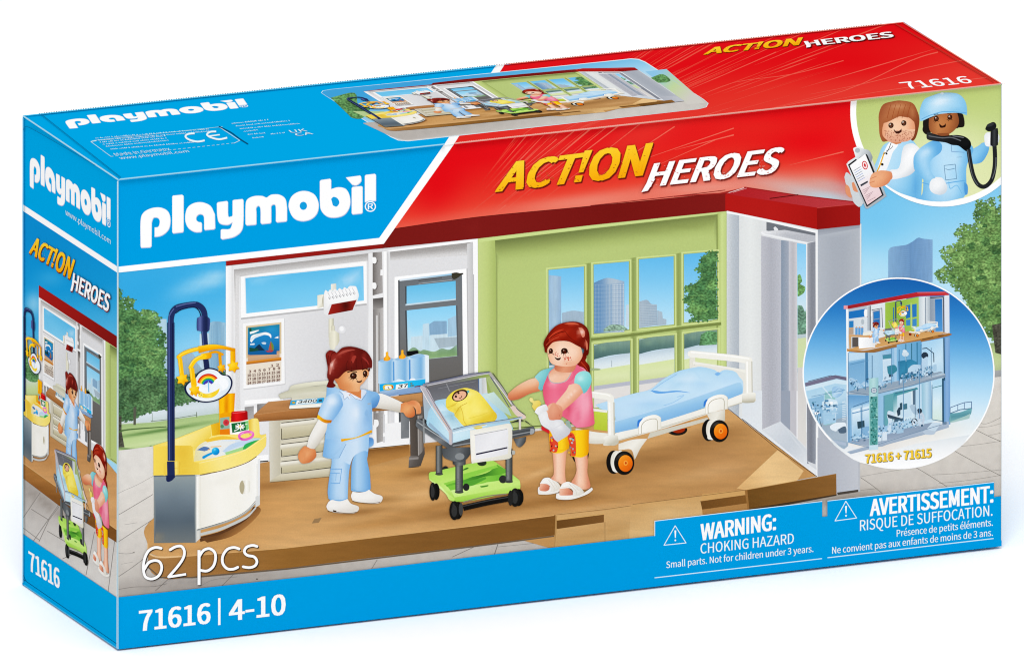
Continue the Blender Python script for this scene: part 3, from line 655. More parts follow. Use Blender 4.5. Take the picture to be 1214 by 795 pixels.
s = new('bottom_band'); Z()
s.q('139.8 707.5 400 678.8 560 659.6 770.5 635.2 776.2 634.6 776.2 617.3 974.8 594 974.8 612.2 980.9 611.5 980.9 593.4 1178.4 571.2 1178.6 588.7 1187.5 587.6 1187.5 646.9 139.3 769.2', '009ee2')
s.l('776.2 634.8 776.2 617.2 974.8 593.8', .8, 'e8f5fc', cap=False, smooth=False); s.l('980.9 593.4 1178.4 571.2', .8, 'e8f5fc', cap=False)
s.l('776 684.4 974.5 661.6', 1.1, 'd5effb', cap=False); s.l('981 660.6 1178 637.8', 1.1, 'd5effb', cap=False)

s = new('warning_text'); Z(770, 570, 5.518); W_ = 'ffffff'; w2 = 'f1fafe'
s.l('95 418 168 291 239 403', 5, w2, closed=True, smooth=False); s.q('163 322 175 321 172 370 166 370', W_); s.e(169, 386, 5.5, 6, W_)
s.line('WARNING:', 338, 386, 824, 316, 104, W_, .044, 1.0)
s.line('CHOKING HAZARD', 334, 474, 944, 406, 66, w2, .012, 1.0)
s.line('Small parts. Not for children under 3 years.', 110, 568, 1072, 462, 43, w2, .014, 1.0)
s = new('warning_text_fr'); Z(970, 565, 5.518)
s.l('110 287 181 158 251 268', 5, w2, closed=True, smooth=False); s.q('176 190 188 189 185 236 179 236', W_); s.e(182, 253, 5.5, 6, W_)
s.line('AVERTISSEMENT:', 342, 254, 1142, 164, 106, W_, .044, 1.0)
s.line('RISQUE DE SUFFOCATION.', 274, 352, 1140, 252, 69, w2, .012, 1.0)
s.line('Présence de petits éléments.', 514, 390, 1142, 318, 44, w2, .014, 1.0)
s.line('Ne convient pas aux enfants de moins de 3 ans.', 92, 502, 1142, 384, 44, w2, .014, 1.0)
s = new('piece_count'); Z(140, 560, 5.68)
for d, c in ((6, '2b2119'), (3, '3b2c20'), (0, 'ffffff')):
    s.up()
    def o(t): return ' '.join(str(float(v)+(d if i % 2 == 0 else d*.9)) for i, v in enumerate(t.split()))
    s.l(o('292 508 235 505 190 550 172 640 190 700 240 712 285 675 292 620 262 588 220 595 178 645'), 19, c, k=None) if False else None
    s.l(o('290 508 250 502 205 525 178 580 170 645 185 700 230 714 275 690 294 640 280 600 245 590 205 605 176 650'), 18, c)
    s.l(o('350 518 385 498 425 494 446 525 440 570 405 625 340 700'), 18, c); s.l(o('340 701 458 682'), 16, c, cap=False)
    s.l(o('545 520 545 755'), 20, c, cap=False); s.l(o('548 560 575 522 615 510 650 535 656 580 640 630 600 660 550 655'), 18, c)
    s.l(o('815 512 780 502 735 515 705 560 705 610 735 645 775 648 806 635'), 18, c)
    s.l(o('935 495 905 488 865 500 850 530 870 555 915 565 935 595 922 625 885 638 842 632'), 18, c)
s = new('number_line'); Z(130, 640, 4.496)
s.line('71616', 160, 482, 534, 440, 105, W_, .042, 1.0); s.q('578 308 591 307 591 450 578 452', W_); s.line('4-10', 640, 428, 934, 393, 106, W_, .042, 1.0)

s = new('crease_highlights'); Z()  # bevel highlight of the carton edges, painted as thin pale strokes
for t, w, c in (('139.9 214 139.9 768.6', 1.3, 'a5d8f2'), ('139.9 323 139.9 708', 1.3, 'cfdad8'), ('140 213.4 527 171.4', 1.2, '8fd2f2'), ('527 171.6 538 170.3', 1.2, 'ffffff'), ('538 170.3 1014 119', 1.3, 'eba59a'), ('1014 119 1187 100.2', 1.3, 'c9d0b0'), ('1187.3 101 1187.3 640', .8, 'd8dde0')):
    s.l(t, w, c, cap=False)
for i in range(0, 240, 1):
    x = 545+i*2.7; s.l(f'{x} {169.6-(x-538)*.1082:.2f} {x+1.2} {169.4-(x-537)*.1082:.2f}', .9, 'f6cfc6', cap=False)
# ================================================================== printed furniture, left half
s = new('calendar'); Z()
s.q('288 383.8 337.6 377.2 338.4 455.6 288.6 462', 'c9c9cb'); s.q('288 383.4 337 377 337.6 454.6 288.6 460.8', 'f7f7f7'); s.q('291.6 386.4 333.6 381.8 333.6 451 292 456', 'e9dfcf')
s.q('291.6 386.4 333.6 381.8 333.6 384 291.6 388.6', 'd9c39a'); s.q('291.6 387 293.6 387 293.8 424 292 424.3', 'd6c19a'); s.q('331.5 384 333.6 383.6 333.6 419 331.5 419', 'd6c19a')
s.q('293.8 388.4 331.5 384.2 331.5 419.2 293.8 423.8', ('l', 310, 386, 313, 420, '1c7f9a', '1f86c6', '1c78b8', '1a6399'), b=[(322, 390, (8, 5), '2b98d4', .8), (300, 392, 5, '2a8a7a', .7)])
s.q('293.8 420.2 331.5 415.6 331.5 423.6 293.8 428.4', ('l', 300, 419, 301, 427, 'b98c66', 'd2ab84', 'c79d78')); s.q('292 428.4 333.6 423.2 333.6 427 292 432', 'd98a2a'); s.q('292 430.4 333.6 425.4 333.6 427 292 432', 'b4691c')
Z(160, 350, 7.141)
s.p('972 310c 1000 302 1040 293 1050 297 1010 318 975 328c', 'f4f5f3'); s.p('975 385c 990 340 1060 320 1110 312 1150 330 1152 362 1130 340 1080 335 1020 360 985 400c', 'f6f7f5'); s.p('985 360c 1040 325 1100 330 1060 345 1010 365 975 385c', 'dfe9ee')
s.p('1180 360c 1200 350 1214 345c 1214 365c', 'eef3f5'); s.p('975 410c 1010 405 1010 418 975 420c', 'dfe9ee'); s.p('968 275c 985 280 985 300 968 310c', '1d4a34')
s.p('975 470c 1010 450 1050 415 1075 440 1100 465c 1040 470 975 475c', '17314c'); s.p('968 440c 1000 445 1040 450 1040 468 968 478c', '1a4a3a'); s.q('968 478 1110 466 1200 458 1200 500 968 505', '175f9c')
s.p('1130 465c 1140 420 1150 385c 1165 410 1172 440 1170 465c', 'b5593a'); s.p('1150 385c 1172 420 1175 450 1172 465 1160 460c', '6a8a3a'); s.p('1105 465c 1140 470 1175 460c 1160 478 1120 480c', 'b53a30'); s.p('1070 400c 1090 395 1110 400 1105 415 1080 412c', 'c7dae6')
for r, row in enumerate(('          1  2', ' 3  4  5  6  7  8  9', '10 11 12 13 14 15 16', '17 18 19 20 21 22 23', '24 25 26 27 28 29 30')):
    Z(); y = 436.2+r*4.6
    if r == 0: s.line('1 2', 321, y-1.3, 331, y-2.5, 2.9, '6a3328', .03)
    else: s.line(row.strip(), 293.5 if r > 1 else 295, y+1, 332, y-3.2, 2.9, '6a3328', .03)

s = new('heat_lamp'); Z(270, 270, 6.07)
s.q('645 485 690 478 710 560 645 582', ('l', 645, 500, 710, 540, 'e8e5d2', 'f2f0e4', 'cfcbb5')); s.p('690 480c 715 490 720 560 690 575c 680 540 680 510', 'bdb9a5')
s.q('742 405 780 400 782 450 742 455', ('l', 742, 420, 782, 420, 'efeee6', 'd9d8cc'))
s.p('690 490c 700 450 712 452 722 462c 735 445 750 452 756 458c 770 440 780 445 790 450c 803 434 815 440 825 444c 840 427 850 433 860 437c 875 420 890 418 905 418c 925 425 943 480 940 505c 935 520 900 590 870 600c 720 632 705 630 690 618c', ('l', 700, 450, 720, 640, 'ffffff', 'f4f5f5', 'e3e3e3'), rim=(4, 'd5d5d8', .5))
for i in range(8):
    x = 736+i*25; y = 470-i*5; s.l(f'{x-16} {y-4} {x+8} {y+40}', 5, 'cfcfd2', cap=False); s.l(f'{x-10} {y+30} {x} {y+44}', 5, '8f8f93')
s.q('748 550 928 518 898 592 720 626', ('l', 740, 560, 900, 560, '9c2119', '8a1c16', '5e140f', '8e2018'), b=[(850, 560, (24, 18), '3f100c', .6)]); s.q('692 615 720 628 748 550 735 548 705 600', 'e8e8ea')
Z(350, 340, 6.625)
s.q('262 250 302 245 302 400 262 400', ('l', 262, 300, 302, 300, 'c9c6b0', 'efecd9', 'dedbc6', 'b5b29b'))
Z()
s.q('393 386 396.8 386 396.8 408 393 408', ('l', 393, 390, 396.8, 390, 'bdb9a0', 'e9e6d2', 'c7c4ac')); s.q('390.5 395 393 392 397.5 392 402 395 402.5 404 400 409 398 410 397 413.5 393.5 414.5 391 412 390 405', ('l', 390, 400, 403, 400, 'd8d5c0', 'efecda', 'c5c2aa'))
s.e(405.5, 390.5, 5.4, 5.6, 'e6e6e8', rim=(1.2, 'b9b9bd', .8)); s.e(405, 389.5, 2.6, 2.8, 'f6f6f7')

s = new('desk'); Z(290, 440, 5.68)
s.q('165 300 640 260 640 705 170 745', ('l', 165, 300, 640, 700, 'c9c3ae', 'dcd6c2', 'cfc8b2'))
s.q('165 330 240 325 243 740 172 745', ('l', 165, 400, 243, 400, 'd9d5c6', 'cdc7b4', 'c3bda8'))
for y0, y1, c in ((335, 455, 0), (478, 570, 0), (595, 685, 0)):
    s.q(f'243 {y0+10} 640 {y0-30} 640 {y1-40} 243 {y1}', ('l', 300, y0, 312, y1, 'e9e6da', 'd7d0b6', 'c6be9f', 'bab292'))
    s.l(f'247 {y0+12} 470 {y0-14}', 5, '47423a', cap=False); s.l(f'249 {y0+50} 249 {y1+6}', 5, '514b3e', cap=False); s.l(f'249 {y1+4} 640 {y1-46}', 5, '3f3b33', cap=False)
    s.q(f'240 {y0+20} 640 {y0-25} 640 {y0+2} 240 {y0+46}', ('l', 300, y0+8, 304, y0+40, 'f3f1e8', 'e5e1d2', 'c9c2aa'))
s.q('243 690 640 645 640 700 172 746 172 735', ('l', 300, 685, 305, 735, 'd9d2bd', 'cfc7ae', 'b3a98c')); s.l('172 746 640 702', 4, '7a5c3a', cap=False)
s.q('65 290 160 205 400 182 640 165 640 235 520 240 300 262 65 300', ('l', 300, 190, 310, 270, 'c18c58', 'b88150', 'b07a48'), m='wood', b=[(300, 222, (80, 12), '9c683a', .5, -4)])
s.q('62 292 300 262 640 228 640 300 300 325 62 340', ('l', 300, 270, 306, 325, 'b27743', 'a66c3a', '8f5a2d'), m='wood'); s.l('62 292 300 262 640 229', 2.5, 'cf9a66', cap=False, smooth=False)
s = new('scale')
s.p('235 172c 232 155 300 128 400 108 520 95 600 92 640 100c 640 150c 560 158 540 140 545 175c 315 180c 300 178 240 186c', ('l', 400, 95, 410, 190, 'd8d6c0', 'cfcdb6', 'dad8c5', 'c2bfa6'), rim=(4, 'b0ad95', .5))
s.p('297 125c 320 95 420 75 520 65 580 62c 600 75 640 85c 640 105c 540 92 400 108 300 128c', ('l', 400, 65, 404, 120, 'efeedd', 'dedcc6', 'c9c7b0'))
s.p('318 160c 430 140 545 135c 555 150 550 200 528 222c 520 240 310 252c 300 248 303 230c 315 200', ('l', 420, 140, 420, 250, 'dad8c6', 'd2cfbb', 'ebe9dd', 'f3f2ea')); s.q('300 236 530 222 528 238 306 252', 'f4f3ea'); s.l('306 254 525 240', 4, '74582f', cap=False)
s.q('312 196 538 176 528 212 304 228', '31a8dc'); s.q('352 196 490 183 482 211 344 223', 'eaf3f2'); s.text('3400', (358, 216), (482, 206), (488, 187), (366, 196), '20262a', .03); s.q('502 190 522 188 520 202 498 204', '3b5563'); s.e(330, 210, 12, 7, 'c9a93a')
s.p('555 165c 570 155 590 160 590 180 560 195c', '5b3a26')

s = new('desk_end'); Z(350, 400, 6.625)     # right end of the desk with its leg
s.q('620 490 700 470 1000 432 1000 510 822 505 605 575', ('l', 700, 470, 705, 500, 'c9935c', 'b98450'), m='wood'); s.q('605 545 1000 500 1000 545 960 560 605 578', 'a56f3b', m='wood')
s.q('905 560 1000 540 1000 900 905 900', ('l', 905, 600, 1000, 600, '5b524b', '4d4641', '6b635c'))
Z(350, 500, 6.625)
s.q('900 -40 968 -50 968 270 905 270', ('l', 900, 0, 968, 0, '5d544d', '4a433e')); s.q('968 -50 1005 -55 1010 235 968 270', ('l', 968, 0, 1008, 0, '7d7672', '8f8984', '5f5852')); s.q('960 -50 972 -50 972 270 965 270', 'a8a29d')
s.p('893 280c 905 265c 970 262c 1000 230 1015 190c 1018 250c 985 345c 890 358c', ('l', 890, 280, 1000, 340, '77716d', '5a5450', '46413d')); s.q('893 280 968 274 968 290 893 298', '8f8985'); s.l('890 358 975 350', 4, '2a2320', cap=False)

s = new('warmer'); Z(350, 400, 6.625)
s.q('875 110 960 100 968 110 968 135 880 145', '1b1c1f'); s.p('895 148c 960 128 1030 135 1050 142c 1052 360c 660 425c 655 190c 700 180', ('l', 650, 200, 1050, 200, 'a9c8e6', '9fc2e3', 'b5d2ec', 'cfe1f1'))
for x0, x1, y in ((652, 775, 185), (778, 892, 172), (895, 1020, 155)):
    s.q(f'{x0} {y} {x1} {y-12} {x1} {y+170} {x0} {y+175}', ('l', x0, 200, x1, 200, 'b9d4ed', 'a3c4e4', '8fb6dc', '7ba6d2', 'b3cfe9'), st=1.2)
    s.p(f'{x0} {y}c {x0+30} {y-14} {x1-30} {y-26} {x1} {y-12}c {x1-40} {y} {x0+30} {y+8}', '8fb3d9')
s.q('768 190 778 188 780 335 768 340', '5f93c8'); s.q('892 175 905 172 907 330 893 335', '5b8fc5'); s.q('1022 140 1050 142 1052 350 1026 350', 'dce9f4')
for x, y in ((722, 160), (842, 145)):
    s.p(f'{x-28} {y+20}c {x-26} {y} {x-12} {y-12} {x-10} {y-30} {x-8} {y-46} {x+8} {y-46} {x+8} {y-28} {x+14} {y-12} {x+26} {y} {x+25} {y+14}c {x} {y+24}', ('l', x-28, y, x+28, y, 'e88f1c', 'f9b03c', 'e38a18'))
s.p('780 345c 810 325 850 335 870 345c', 'd9e8f5'); s.p('895 335c 910 320 935 320 950 335c', 'e4eef7')
s.q('662 365 1022 325 1022 375 665 422', ('l', 662, 370, 1022, 370, '1d9edb', '35b4e8', '2aa6df')); s.q('665 422 1022 375 1060 385 1000 425 720 462 660 440', ('l', 700, 430, 710, 462, '9db7d6', '7f97bb'))
s.p('693 410c 690 380 715 368 740 368 765 372 772 385 768 400c 740 412', 'd8b53a'); s.p('705 405c 705 382 730 375 750 380 758 395 752 402c', 'f4f1e6'); s.l('728 385 738 402', 5, '3a3a3a'); s.l('760 376 768 396', 8, 'c33a2c')
s.q('792 370 885 357 882 396 788 408', 'eef3ee'); s.text('37', (806, 398), (880, 388), (886, 362), (814, 370), '1c2022', .035)
for x, y in ((912, 378), (912, 360), (925, 376)): s.e(x, y, 8, 5, '2d3a3a'); s.e(x, y, 4, 2.5, 'c9b14a')
s.l('940 385 990 378', 7, '7a2622')

s = new('table'); Z(140, 560, 5.68)
s.q('240 -30 525 -30 525 470 242 473', ('l', 380, 20, 384, 470, '8d9698', '77828a', '5f6a73', '74797a'), b=[(260, 440, (40, 30), '9a8a70', .5), (380, 230, (60, 120), '6a757d', .4)])
s.q('520 -30 556 -40 555 440 522 469', ('l', 520, 0, 556, 0, 'a7acad', 'd4d3cb', 'b5b6b2'))
s.q('242 14 516 10 516 22 242 28', '6e7577')
s.p('528 25c 640 0 900 -100c 950 -120c 950 100c 948 160 935 165c 900 235 760 322 528 388c', ('l', 530, 200, 950, 150, 'e3dfd2', 'f2efe6', 'eeebe0', 'f4f3ee'), b=[(880, 0, (20, 140), 'e0ddd0', .5), (700, 50, (100, 30), 'dedace', .5, -15)])
s.q('528 25 556 20 556 380 530 388', ('l', 528, 0, 556, 0, 'faf8f2', 'dcd8ca')); s.l('530 388 650 355 760 320 860 268 930 200', 9, '9ea2a0', cap=False); s.l('530 383 650 349 760 312 860 258 925 190', 3, '4b4a48', cap=False)
s.q('925 160 955 150 955 215 925 235', 'c9cbc9'); s.l('936 160 936 -60', 4, 'c9c7bf', cap=False); s.q('940 -90 956 -95 955 150 942 160', 'dddfe0')
s.p('555 405c 700 365 860 290 930 225c 930 240c 860 310 700 385 556 425c', 'b9bbb7')
s.e(838, 98, 21, 46, 'a9a189'); s.p('838 55c 870 48 890 60 888 90 888 125 870 140 840 142c 850 110 850 80', ('l', 840, 60, 888, 60, 'cdc8b8', 'f4f2ea', 'dcd8ca'))
Z(170, 450, 6.624)
Y0 = 'f3d577'
s.p('78 525c 90 512 250 462 535 350c 650 325c 830 312 880 303 905 320c 915 425 962 425c 966 450 964 500 955 530c 900 590 800 650 620 708 440 742c 78 750c', ('l', 100, 500, 960, 400, 'efcf6e', 'f5dc86', 'f3d77c', 'efd073'), rim=(5, 'e3bb52', .35))
s.q('250 470 530 372 533 440 480 500 410 545 395 560 388 530 370 518 180 515', ('l', 300, 450, 420, 560, 'f6df92', 'f2d680', 'e6c35e'))
s.q('530 352 600 332 600 430 540 440', ('l', 530, 380, 600, 380, 'e2b23a', 'd79c22')); s.q('180 515 250 470 250 520 180 520', 'e9c764')
s.p('410 545c 440 510 500 480 640 468 860 455 945 460c 900 500 800 545 640 590 540 615 440 632 395 640c', ('l', 410, 600, 940, 470, 'd9cf9e', 'dfe3df', 'c9d7e6', '9fc49a'))
s.p('470 515c 560 490 680 485 720 480 700 515 600 540 560 530 480 520', 'dfe1de'); s.p('420 550c 470 525 510 530 520 545 480 560c', '5f7aa6'); s.p('620 560c 700 500 860 465 940 462c 880 500 760 520 640 570c', 'b4c9e4'); s.p('640 570c 780 525 880 480 940 465c 900 505 800 545 650 590c', '9ccb8c'); s.p('780 545c 800 505 880 475 938 466c 905 500 850 530 790 545', '3fa661')
s.l('530 525 610 522', 6, 'e5a43a'); s.l('508 548 520 545', 6, 'e5a43a')
s.p('480 470c 620 440 740 460 780 468c 620 470 500 490c', 'e9b84a')
s.p('825 320c 850 305 890 302 905 322 912 380 912 430c 860 445c 830 430c', ('l', 825, 350, 912, 350, 'd9a945', 'f4da86', 'efcf70'))
s.q('78 525 250 514 370 516 388 530 395 640 440 655 440 744 78 749', ('l', 80, 600, 440, 600, 'efcb62', 'e9c35a', 'e0b850', 'e9c561'), b=[(300, 570, (60, 50), 'd9ae48', .5)])
s.q('395 645 540 622 640 600 800 545 965 432 962 520 900 590 800 650 620 708 440 744 438 656', ('l', 420, 700, 940, 470, 'eecb66', 'f6dd8a', 'f4d97f', 'f0d274')); s.l('440 652 640 606 800 550 962 440', 4, 'f9e7a6', cap=False)
s.l('445 746 620 712 800 655 890 600', 6, '7e6b3a', cap=False)
s.q('160 655 180 650 180 745 160 755', 'e5bf58'); s.p('225 660c 250 640 285 640 290 660 285 700 285 735 230 755c', ('l', 225, 700, 290, 700, 'd9ad44', 'f2d379', 'd3a845'))
# things on the changing table
s.p('592 150c 600 118 660 108 720 105c 716 180 712 255c 690 275 682 430c 600 430c 596 300', ('l', 592, 200, 716, 200, 'f5a40c', 'fdbb1a', 'e7930a', 'fbb414', 'e08b08'), b=[(650, 210, (12, 60), 'c97606', .6)]); s.p('600 270c 640 255 690 262 690 275c 680 300 600 300c', 'e89a12'); s.q('600 390 682 380 682 428 602 430', 'e07f18')
s.q('602 300 675 290 678 382 604 390', '8ba89b'); s.e(650, 335, 24, 26, 'c94a52', b=[(650, 335, 12, '8f2f3a', .7)]); s.e(618, 365, 14, 14, '5f8a6a')
s.p('690 268c 700 250 800 243 818 252c 820 312c 760 325 690 330 688 320c', ('l', 688, 290, 820, 290, 'a80f16', 'd8242a', 'b5141a', '98101a')); s.l('700 262 800 252', 5, 'e9696c', cap=False)
s.p('676 335c 740 330 824 312c 830 395c 800 420 690 428 680 415c', ('l', 676, 360, 830, 360, 'e9e9df', 'ffffff', 'dfe5dc')); s.q('690 342 818 325 822 392 698 416', '1f7043'); s.q('800 325 824 320 828 385 806 395', '7cc07a')
for a in range(9):
    an = a*.7; s.l(f'758 368 {758+34*math.cos(an):.0f} {368+24*math.sin(an):.0f}', 9, 'f6f8f3')
s.e(758, 366, 9, 7, 'e9c44a'); s.l('715 400 735 392', 8, 'eef3ec'); s.l('800 350 815 345', 6, 'e9f0e4')
s.l('752 440 775 418 820 408 855 415 860 435 840 455 800 468 765 462', 20, 'e26fb4', closed=True, b=[(850, 415, 12, 'f3a5d4', .7), (770, 460, 14, 'b9438c', .6)]); s.l('760 430 790 412', 4, 'f4b5dc')
s.l('472 608 505 590 545 572', (22, 16), '1b93cf'); s.e(567, 560, 31, 31, ('l', 540, 535, 595, 590, '4fb6e4', '1c96d3', '1679b0'), b=[(560, 545, 9, 'a5dcf3', .7)])

s = new('pole'); Z(160, 350, 7.141)
nv = ('l', 0, 0, 1, 0, '27335f', '27335f')
s.l('307 1400 305 800 304 230', 62, '222e5c', cap=False, smooth=False); s.l('304 240 306 190 320 140 350 108 400 92 510 78 560 100 585 140 592 190', 50, '222e5c')
s.l('292 1395 290 800 289 235 296 165 330 112', 10, '4f5f95', cap=False); s.l('322 1395 320 800 319 235', 10, '161f42', cap=False); s.l('350 95 420 75 510 62', 9, '5a6aa0'); s.l('345 150 400 118 500 100 545 135 560 190', 8, '151d3e')
s.p('535 190c 525 200 524 290 540 300c 600 312 625 300 632 290c 636 210 625 190 610 182c 570 170', ('l', 524, 240, 634, 240, '33407a', '6370ad', '232d5c', '1a2349', '3b4784'), st=1); s.l('585 305 595 430', 48, '222e5c', cap=False); s.l('572 305 580 430', 8, '4f5f95', cap=False)
s.l('600 540 610 620', 46, '1d2850', cap=False)
Z(170, 450, 6.624); s.l('215 640 218 770', 60, '202b57', cap=False); s.p('180 750c 180 790 200 800 235 780 248 745c', '1a2450')

s = new('mobile'); Z()
o_ = '218.5 460 221.5 454.5 230 448 236 440.5 247 435.8 257.5 438 264 443.5 271.5 445 275.5 451 275 458 271.5 464.5 265.5 470 256 475 243 477 231 474.2 221.5 467.5'
s.p(o_, '20294f'); Z(-246.5*.0, 0, 1)
P_ = parse(o_)[0]; c_ = P_.mean(0)
s.shape([curve(c_+(P_-c_)*.925, np.zeros(len(P_), bool))], ('l', 225, 445, 268, 470, 'cfdfec', 'dfeaf3', 'e9f0f4', 'c5d8e8'), b=[(262, 452, 8, 'f7fafc', .9), (235, 466, 9, 'eef4f8', .7)])
s.up()
for r0, c in ((12.6, 'c8302c'), (10.9, 'ee8522'), (9.2, 'f4cf38'), (7.5, '41a64b'), (5.8, '2a67bd'), (4.2, '5b3b9a')):
    t = ' '.join(f'{247.2+r0*math.cos(a):.2f} {456.4-r0*math.sin(a):.2f}' for a in np.linspace(.55, 2.9, 9)); s.l(t, 2.2, c, cap=False)
s.e(247.2, 458.4, 5.5, 4.6, 'dce9f3'); s.e(262, 455, 9, 7.5, 'f4f8fb'); s.e(256, 460, 7, 6, 'eaf1f7'); s.e(237, 460, 5, 3.6, 'f2f6fa'); s.e(243.5, 462, 5, 3.4, 'eef4f8'); s.l('247 452 247.5 464', 1.2, '7fb0dc')
s.up(); Z(170, 450, 6.624)
s.p('430 112c 470 140 540 138 585 105 600 65c 560 90 500 110 455 100c', 'f1c53d', b=[(520, 120, 16, 'fbe28a', .6)]); s.e(448, 115, 20, 22, 'f5d765'); s.e(442, 112, 3, 4, '4a3520'); s.e(454, 118, 3, 4, '4a3520'); s.q('432 96 440 90 442 100', 'f6cf4a')
Z(160, 350, 7.141)
yl = ('l', 400, 430, 800, 700, 'fdb81a', 'f5a60a')
def star(s, x, y, r, c='fbb91a'):
    p = [(x+rr*math.cos(a), y+rr*math.sin(a)) for i in range(12) for rr, a in [((r if i % 2 == 0 else r*.62), i*math.pi/6+.3)]]
    s.shape([zp(np.array(p)+[3, 5])], 'c77e07'); s.shape([zp(p)], c, b=[(x-r*.2, y-r*.2, r*.5, 'fdd055', .7), (x+r*.4, y+r*.5, r*.4, 'd98c08', .5)])
s.l('640 485 690 478 742 500', 20, 'e69a0a'); s.l('718 500 725 590', 26, 'e69a0a'); star(s, 732, 612, 38, 'eda20e')
s.l('368 522 410 492 470 468 540 452', 34, 'fbb91a'); s.l('375 512 420 485 540 445', 8, 'fdd25c'); s.l('380 530 398 680', 38, 'f8b418', cap=False); s.l('372 530 388 660', 8, 'fccb4c'); star(s, 400, 706, 54)
s.p('535 430c 640 415 720 420 850 450c 850 478c 740 455 640 465 540 490c', ('l', 600, 420, 605, 480, 'fdc334', 'f5a60a', 'd98d06')); s.p('808 470c 850 475c 848 570 808 570c', ('l', 808, 500, 850, 500, 'fbbb22', 'dd9108')); star(s, 832, 600, 54)
s.p('560 495c 640 485 642 530 560 545c', ('l', 560, 500, 640, 520, 'fdc334', 'e2960a')); s.l('470 610 500 560 540 530 590 515', 36, 'fcc020'); s.l('465 595 500 545 570 505', 8, 'fdd566'); s.l('480 615 500 790', 42, 'f8b418', cap=False); s.l('470 620 488 780', 9, 'fccf55')
Z(170, 450, 6.624); s.l('395 -10 402 50', 38, 'f8b418', cap=False); star(s, 402, 82, 48); s.l('380 95 384 120', 10, 'd99008')

# ---------------------------------------------------------------- the nurse
s = new('nurse'); Z(350, 400, 6.625)
skin, skd = 'dd9a6e', 'b86a42'
# far arm with its white sleeve
s.p('600 440c 680 440 780 480 850 515c 862 560 830 590c 740 570 620 550 600 540c', ('l', 700, 450, 690, 580, 'eeece6', 'dcd8cf', 'b3aca0'))
s.p('590 420c 640 430 665 470 640 540 600 556c 590 500', ('l', 590, 450, 650, 540, '8fb6e0', '6f9acc', '5580b5'))
s.p('830 520c 870 505 900 520 935 560 938 610 905 628 870 618 850 590 825 585c', ('l', 830, 520, 920, 620, 'd98f64', 'e3a377', 'c0754b'), rim=(6, 'b76a43', .4)); s.p('880 505c 930 490 975 515 988 560 985 595 950 600c 945 560 915 535 880 520c', ('l', 890, 500, 980, 600, 'b5633c', 'd98f66', 'c0734a'), rim=(5, 'e8b08c', .7)); 
# trousers and shoes
Z(350, 500, 6.625)
s.p('580 120c 612 130 615 175 590 195 575 200c', ('l', 580, 130, 612, 190, '5a86bd', '7fa8d8'))
s.p('400 170c 580 110c 576 200 570 260 565 300 585 400 592 490c 590 530 560 545 490 548c 445 540 438 520 440 400 445 320 462 262 440 260 380 270', ('l', 440, 300, 590, 300, '7ea8d6', 'a7c6e8', '8db3de', '6b97ca'), rim=(6, '6f9acb', .4))
s.p('285 280c 400 170c 480 160 500 200 460 265 435 330 420 420 412 600c 380 625 290 622 262 600c 255 540 270 420 285 330', ('l', 260, 400, 430, 400, '7fa8d8', 'abc9ea', 'b9d2ee', '86aedb'), rim=(7, '6d98ca', .4), b=[(430, 250, (30, 60), 'cfe0f2', .6)])
s.p('340 290c 420 130 580 100c 578 170 570 230 545 225 500 240 460 270 430 330 420 330', ('l', 400, 200, 560, 200, 'b5cfec', 'c4d9f0', '9bbde3'))
s.l('275 368 365 368 350 480 280 480', 5, '6f9cd0', smooth=False); s.l('275 400 350 403', 5, '6f9cd0'); s.l('322 405 318 460', 4, '7fa8d8'); s.l('262 598 300 612 370 612 412 598', 5, '6f9cd0'); s.l('442 525 500 545 560 540 590 512', 5, '6f9cd0')
for t in ('262 625c 290 610 350 622 410 602c 440 640 495 660 498 690 470 712 420 718 300 708 255 690c 245 660', '450 545c 500 552 550 545 580 530c 620 560 680 580 684 610 660 635 600 640 500 630 450 615c 438 580'):
    s.p(t, ('l', 300, 600, 330, 720, 'fbfaf7', 'f0ede8', 'd5cfc7'), rim=(7, 'c9c2b8', .5))
s.l('257 700 320 706 420 716 480 706', 4, '6b5236'); s.l('450 618 500 630 600 638 665 628', 4, '6b5236'); s.q('295 690 325 695 320 708 300 705', '4a3828')
# tunic
s.p('250 -300c 230 0 240 60 215 270c 260 285 340 288 345 280c 380 200 400 160 480 130 600 90c 605 80 600 -150c', ('l', 230, 0, 600, 0, '7fa9da', 'a6c6ea', 'b7d1ef', '9fc0e6', '86add9'), rim=(7, '6f9acd', .35), b=[(300, 120, (40, 140), '8bb2df', .5), (440, -20, (60, 90), 'c8dcf2', .6), (215, 230, 30, '7fa6d3', .5)])
s.l('345 280 380 210 400 170', 4, '6f97c6', cap=False); s.p('358 128c 480 92 600 62c 606 82c 500 120 362 155c', ('l', 360, 130, 600, 80, 'e3a01c', 'f0b62c', 'dd9a18'))
Z(350, 400, 6.625)
s.p('350 425c 400 415 520 405 560 410c 610 425 650 440 600 470 604 560 606 720c 480 780 360 795c 240 795c 250 700 300 640 350 560 330 480', ('l', 260, 600, 606, 560, '93b8e2', 'b3cfee', 'c2d8f1', 'a3c2e7', '84abd8'), rim=(6, '7ba3d3', .3), b=[(475, 590, (30, 60), 'dde9f6', .8), (570, 630, (24, 60), '7fa2cf', .6, 20), (330, 560, (20, 70), '7fa8d8', .6)])
s.p('600 650c 575 640 545 600 560 560c 585 600 604 600c', '8aadd6')
s.p('365 425c 460 415 520 412 525 480c 480 470 420 450', 'c98256'); s.p('340 415c 355 420 375 440 385 490c 405 470 430 485 420 440c 470 480 520 495c 530 470 540 455 560 440c 555 415 520 405c 517 440 518 480c 480 460 430 435 400 425c', ('l', 340, 420, 560, 480, 'd3deec', 'e3eaf4', 'bccbe2')); s.l('345 420 375 445 385 488 410 465 425 484', 3, '6f82a3', smooth=False); s.l('430 440 470 478 520 494 545 460 560 432', 3, '6f82a3', smooth=False)
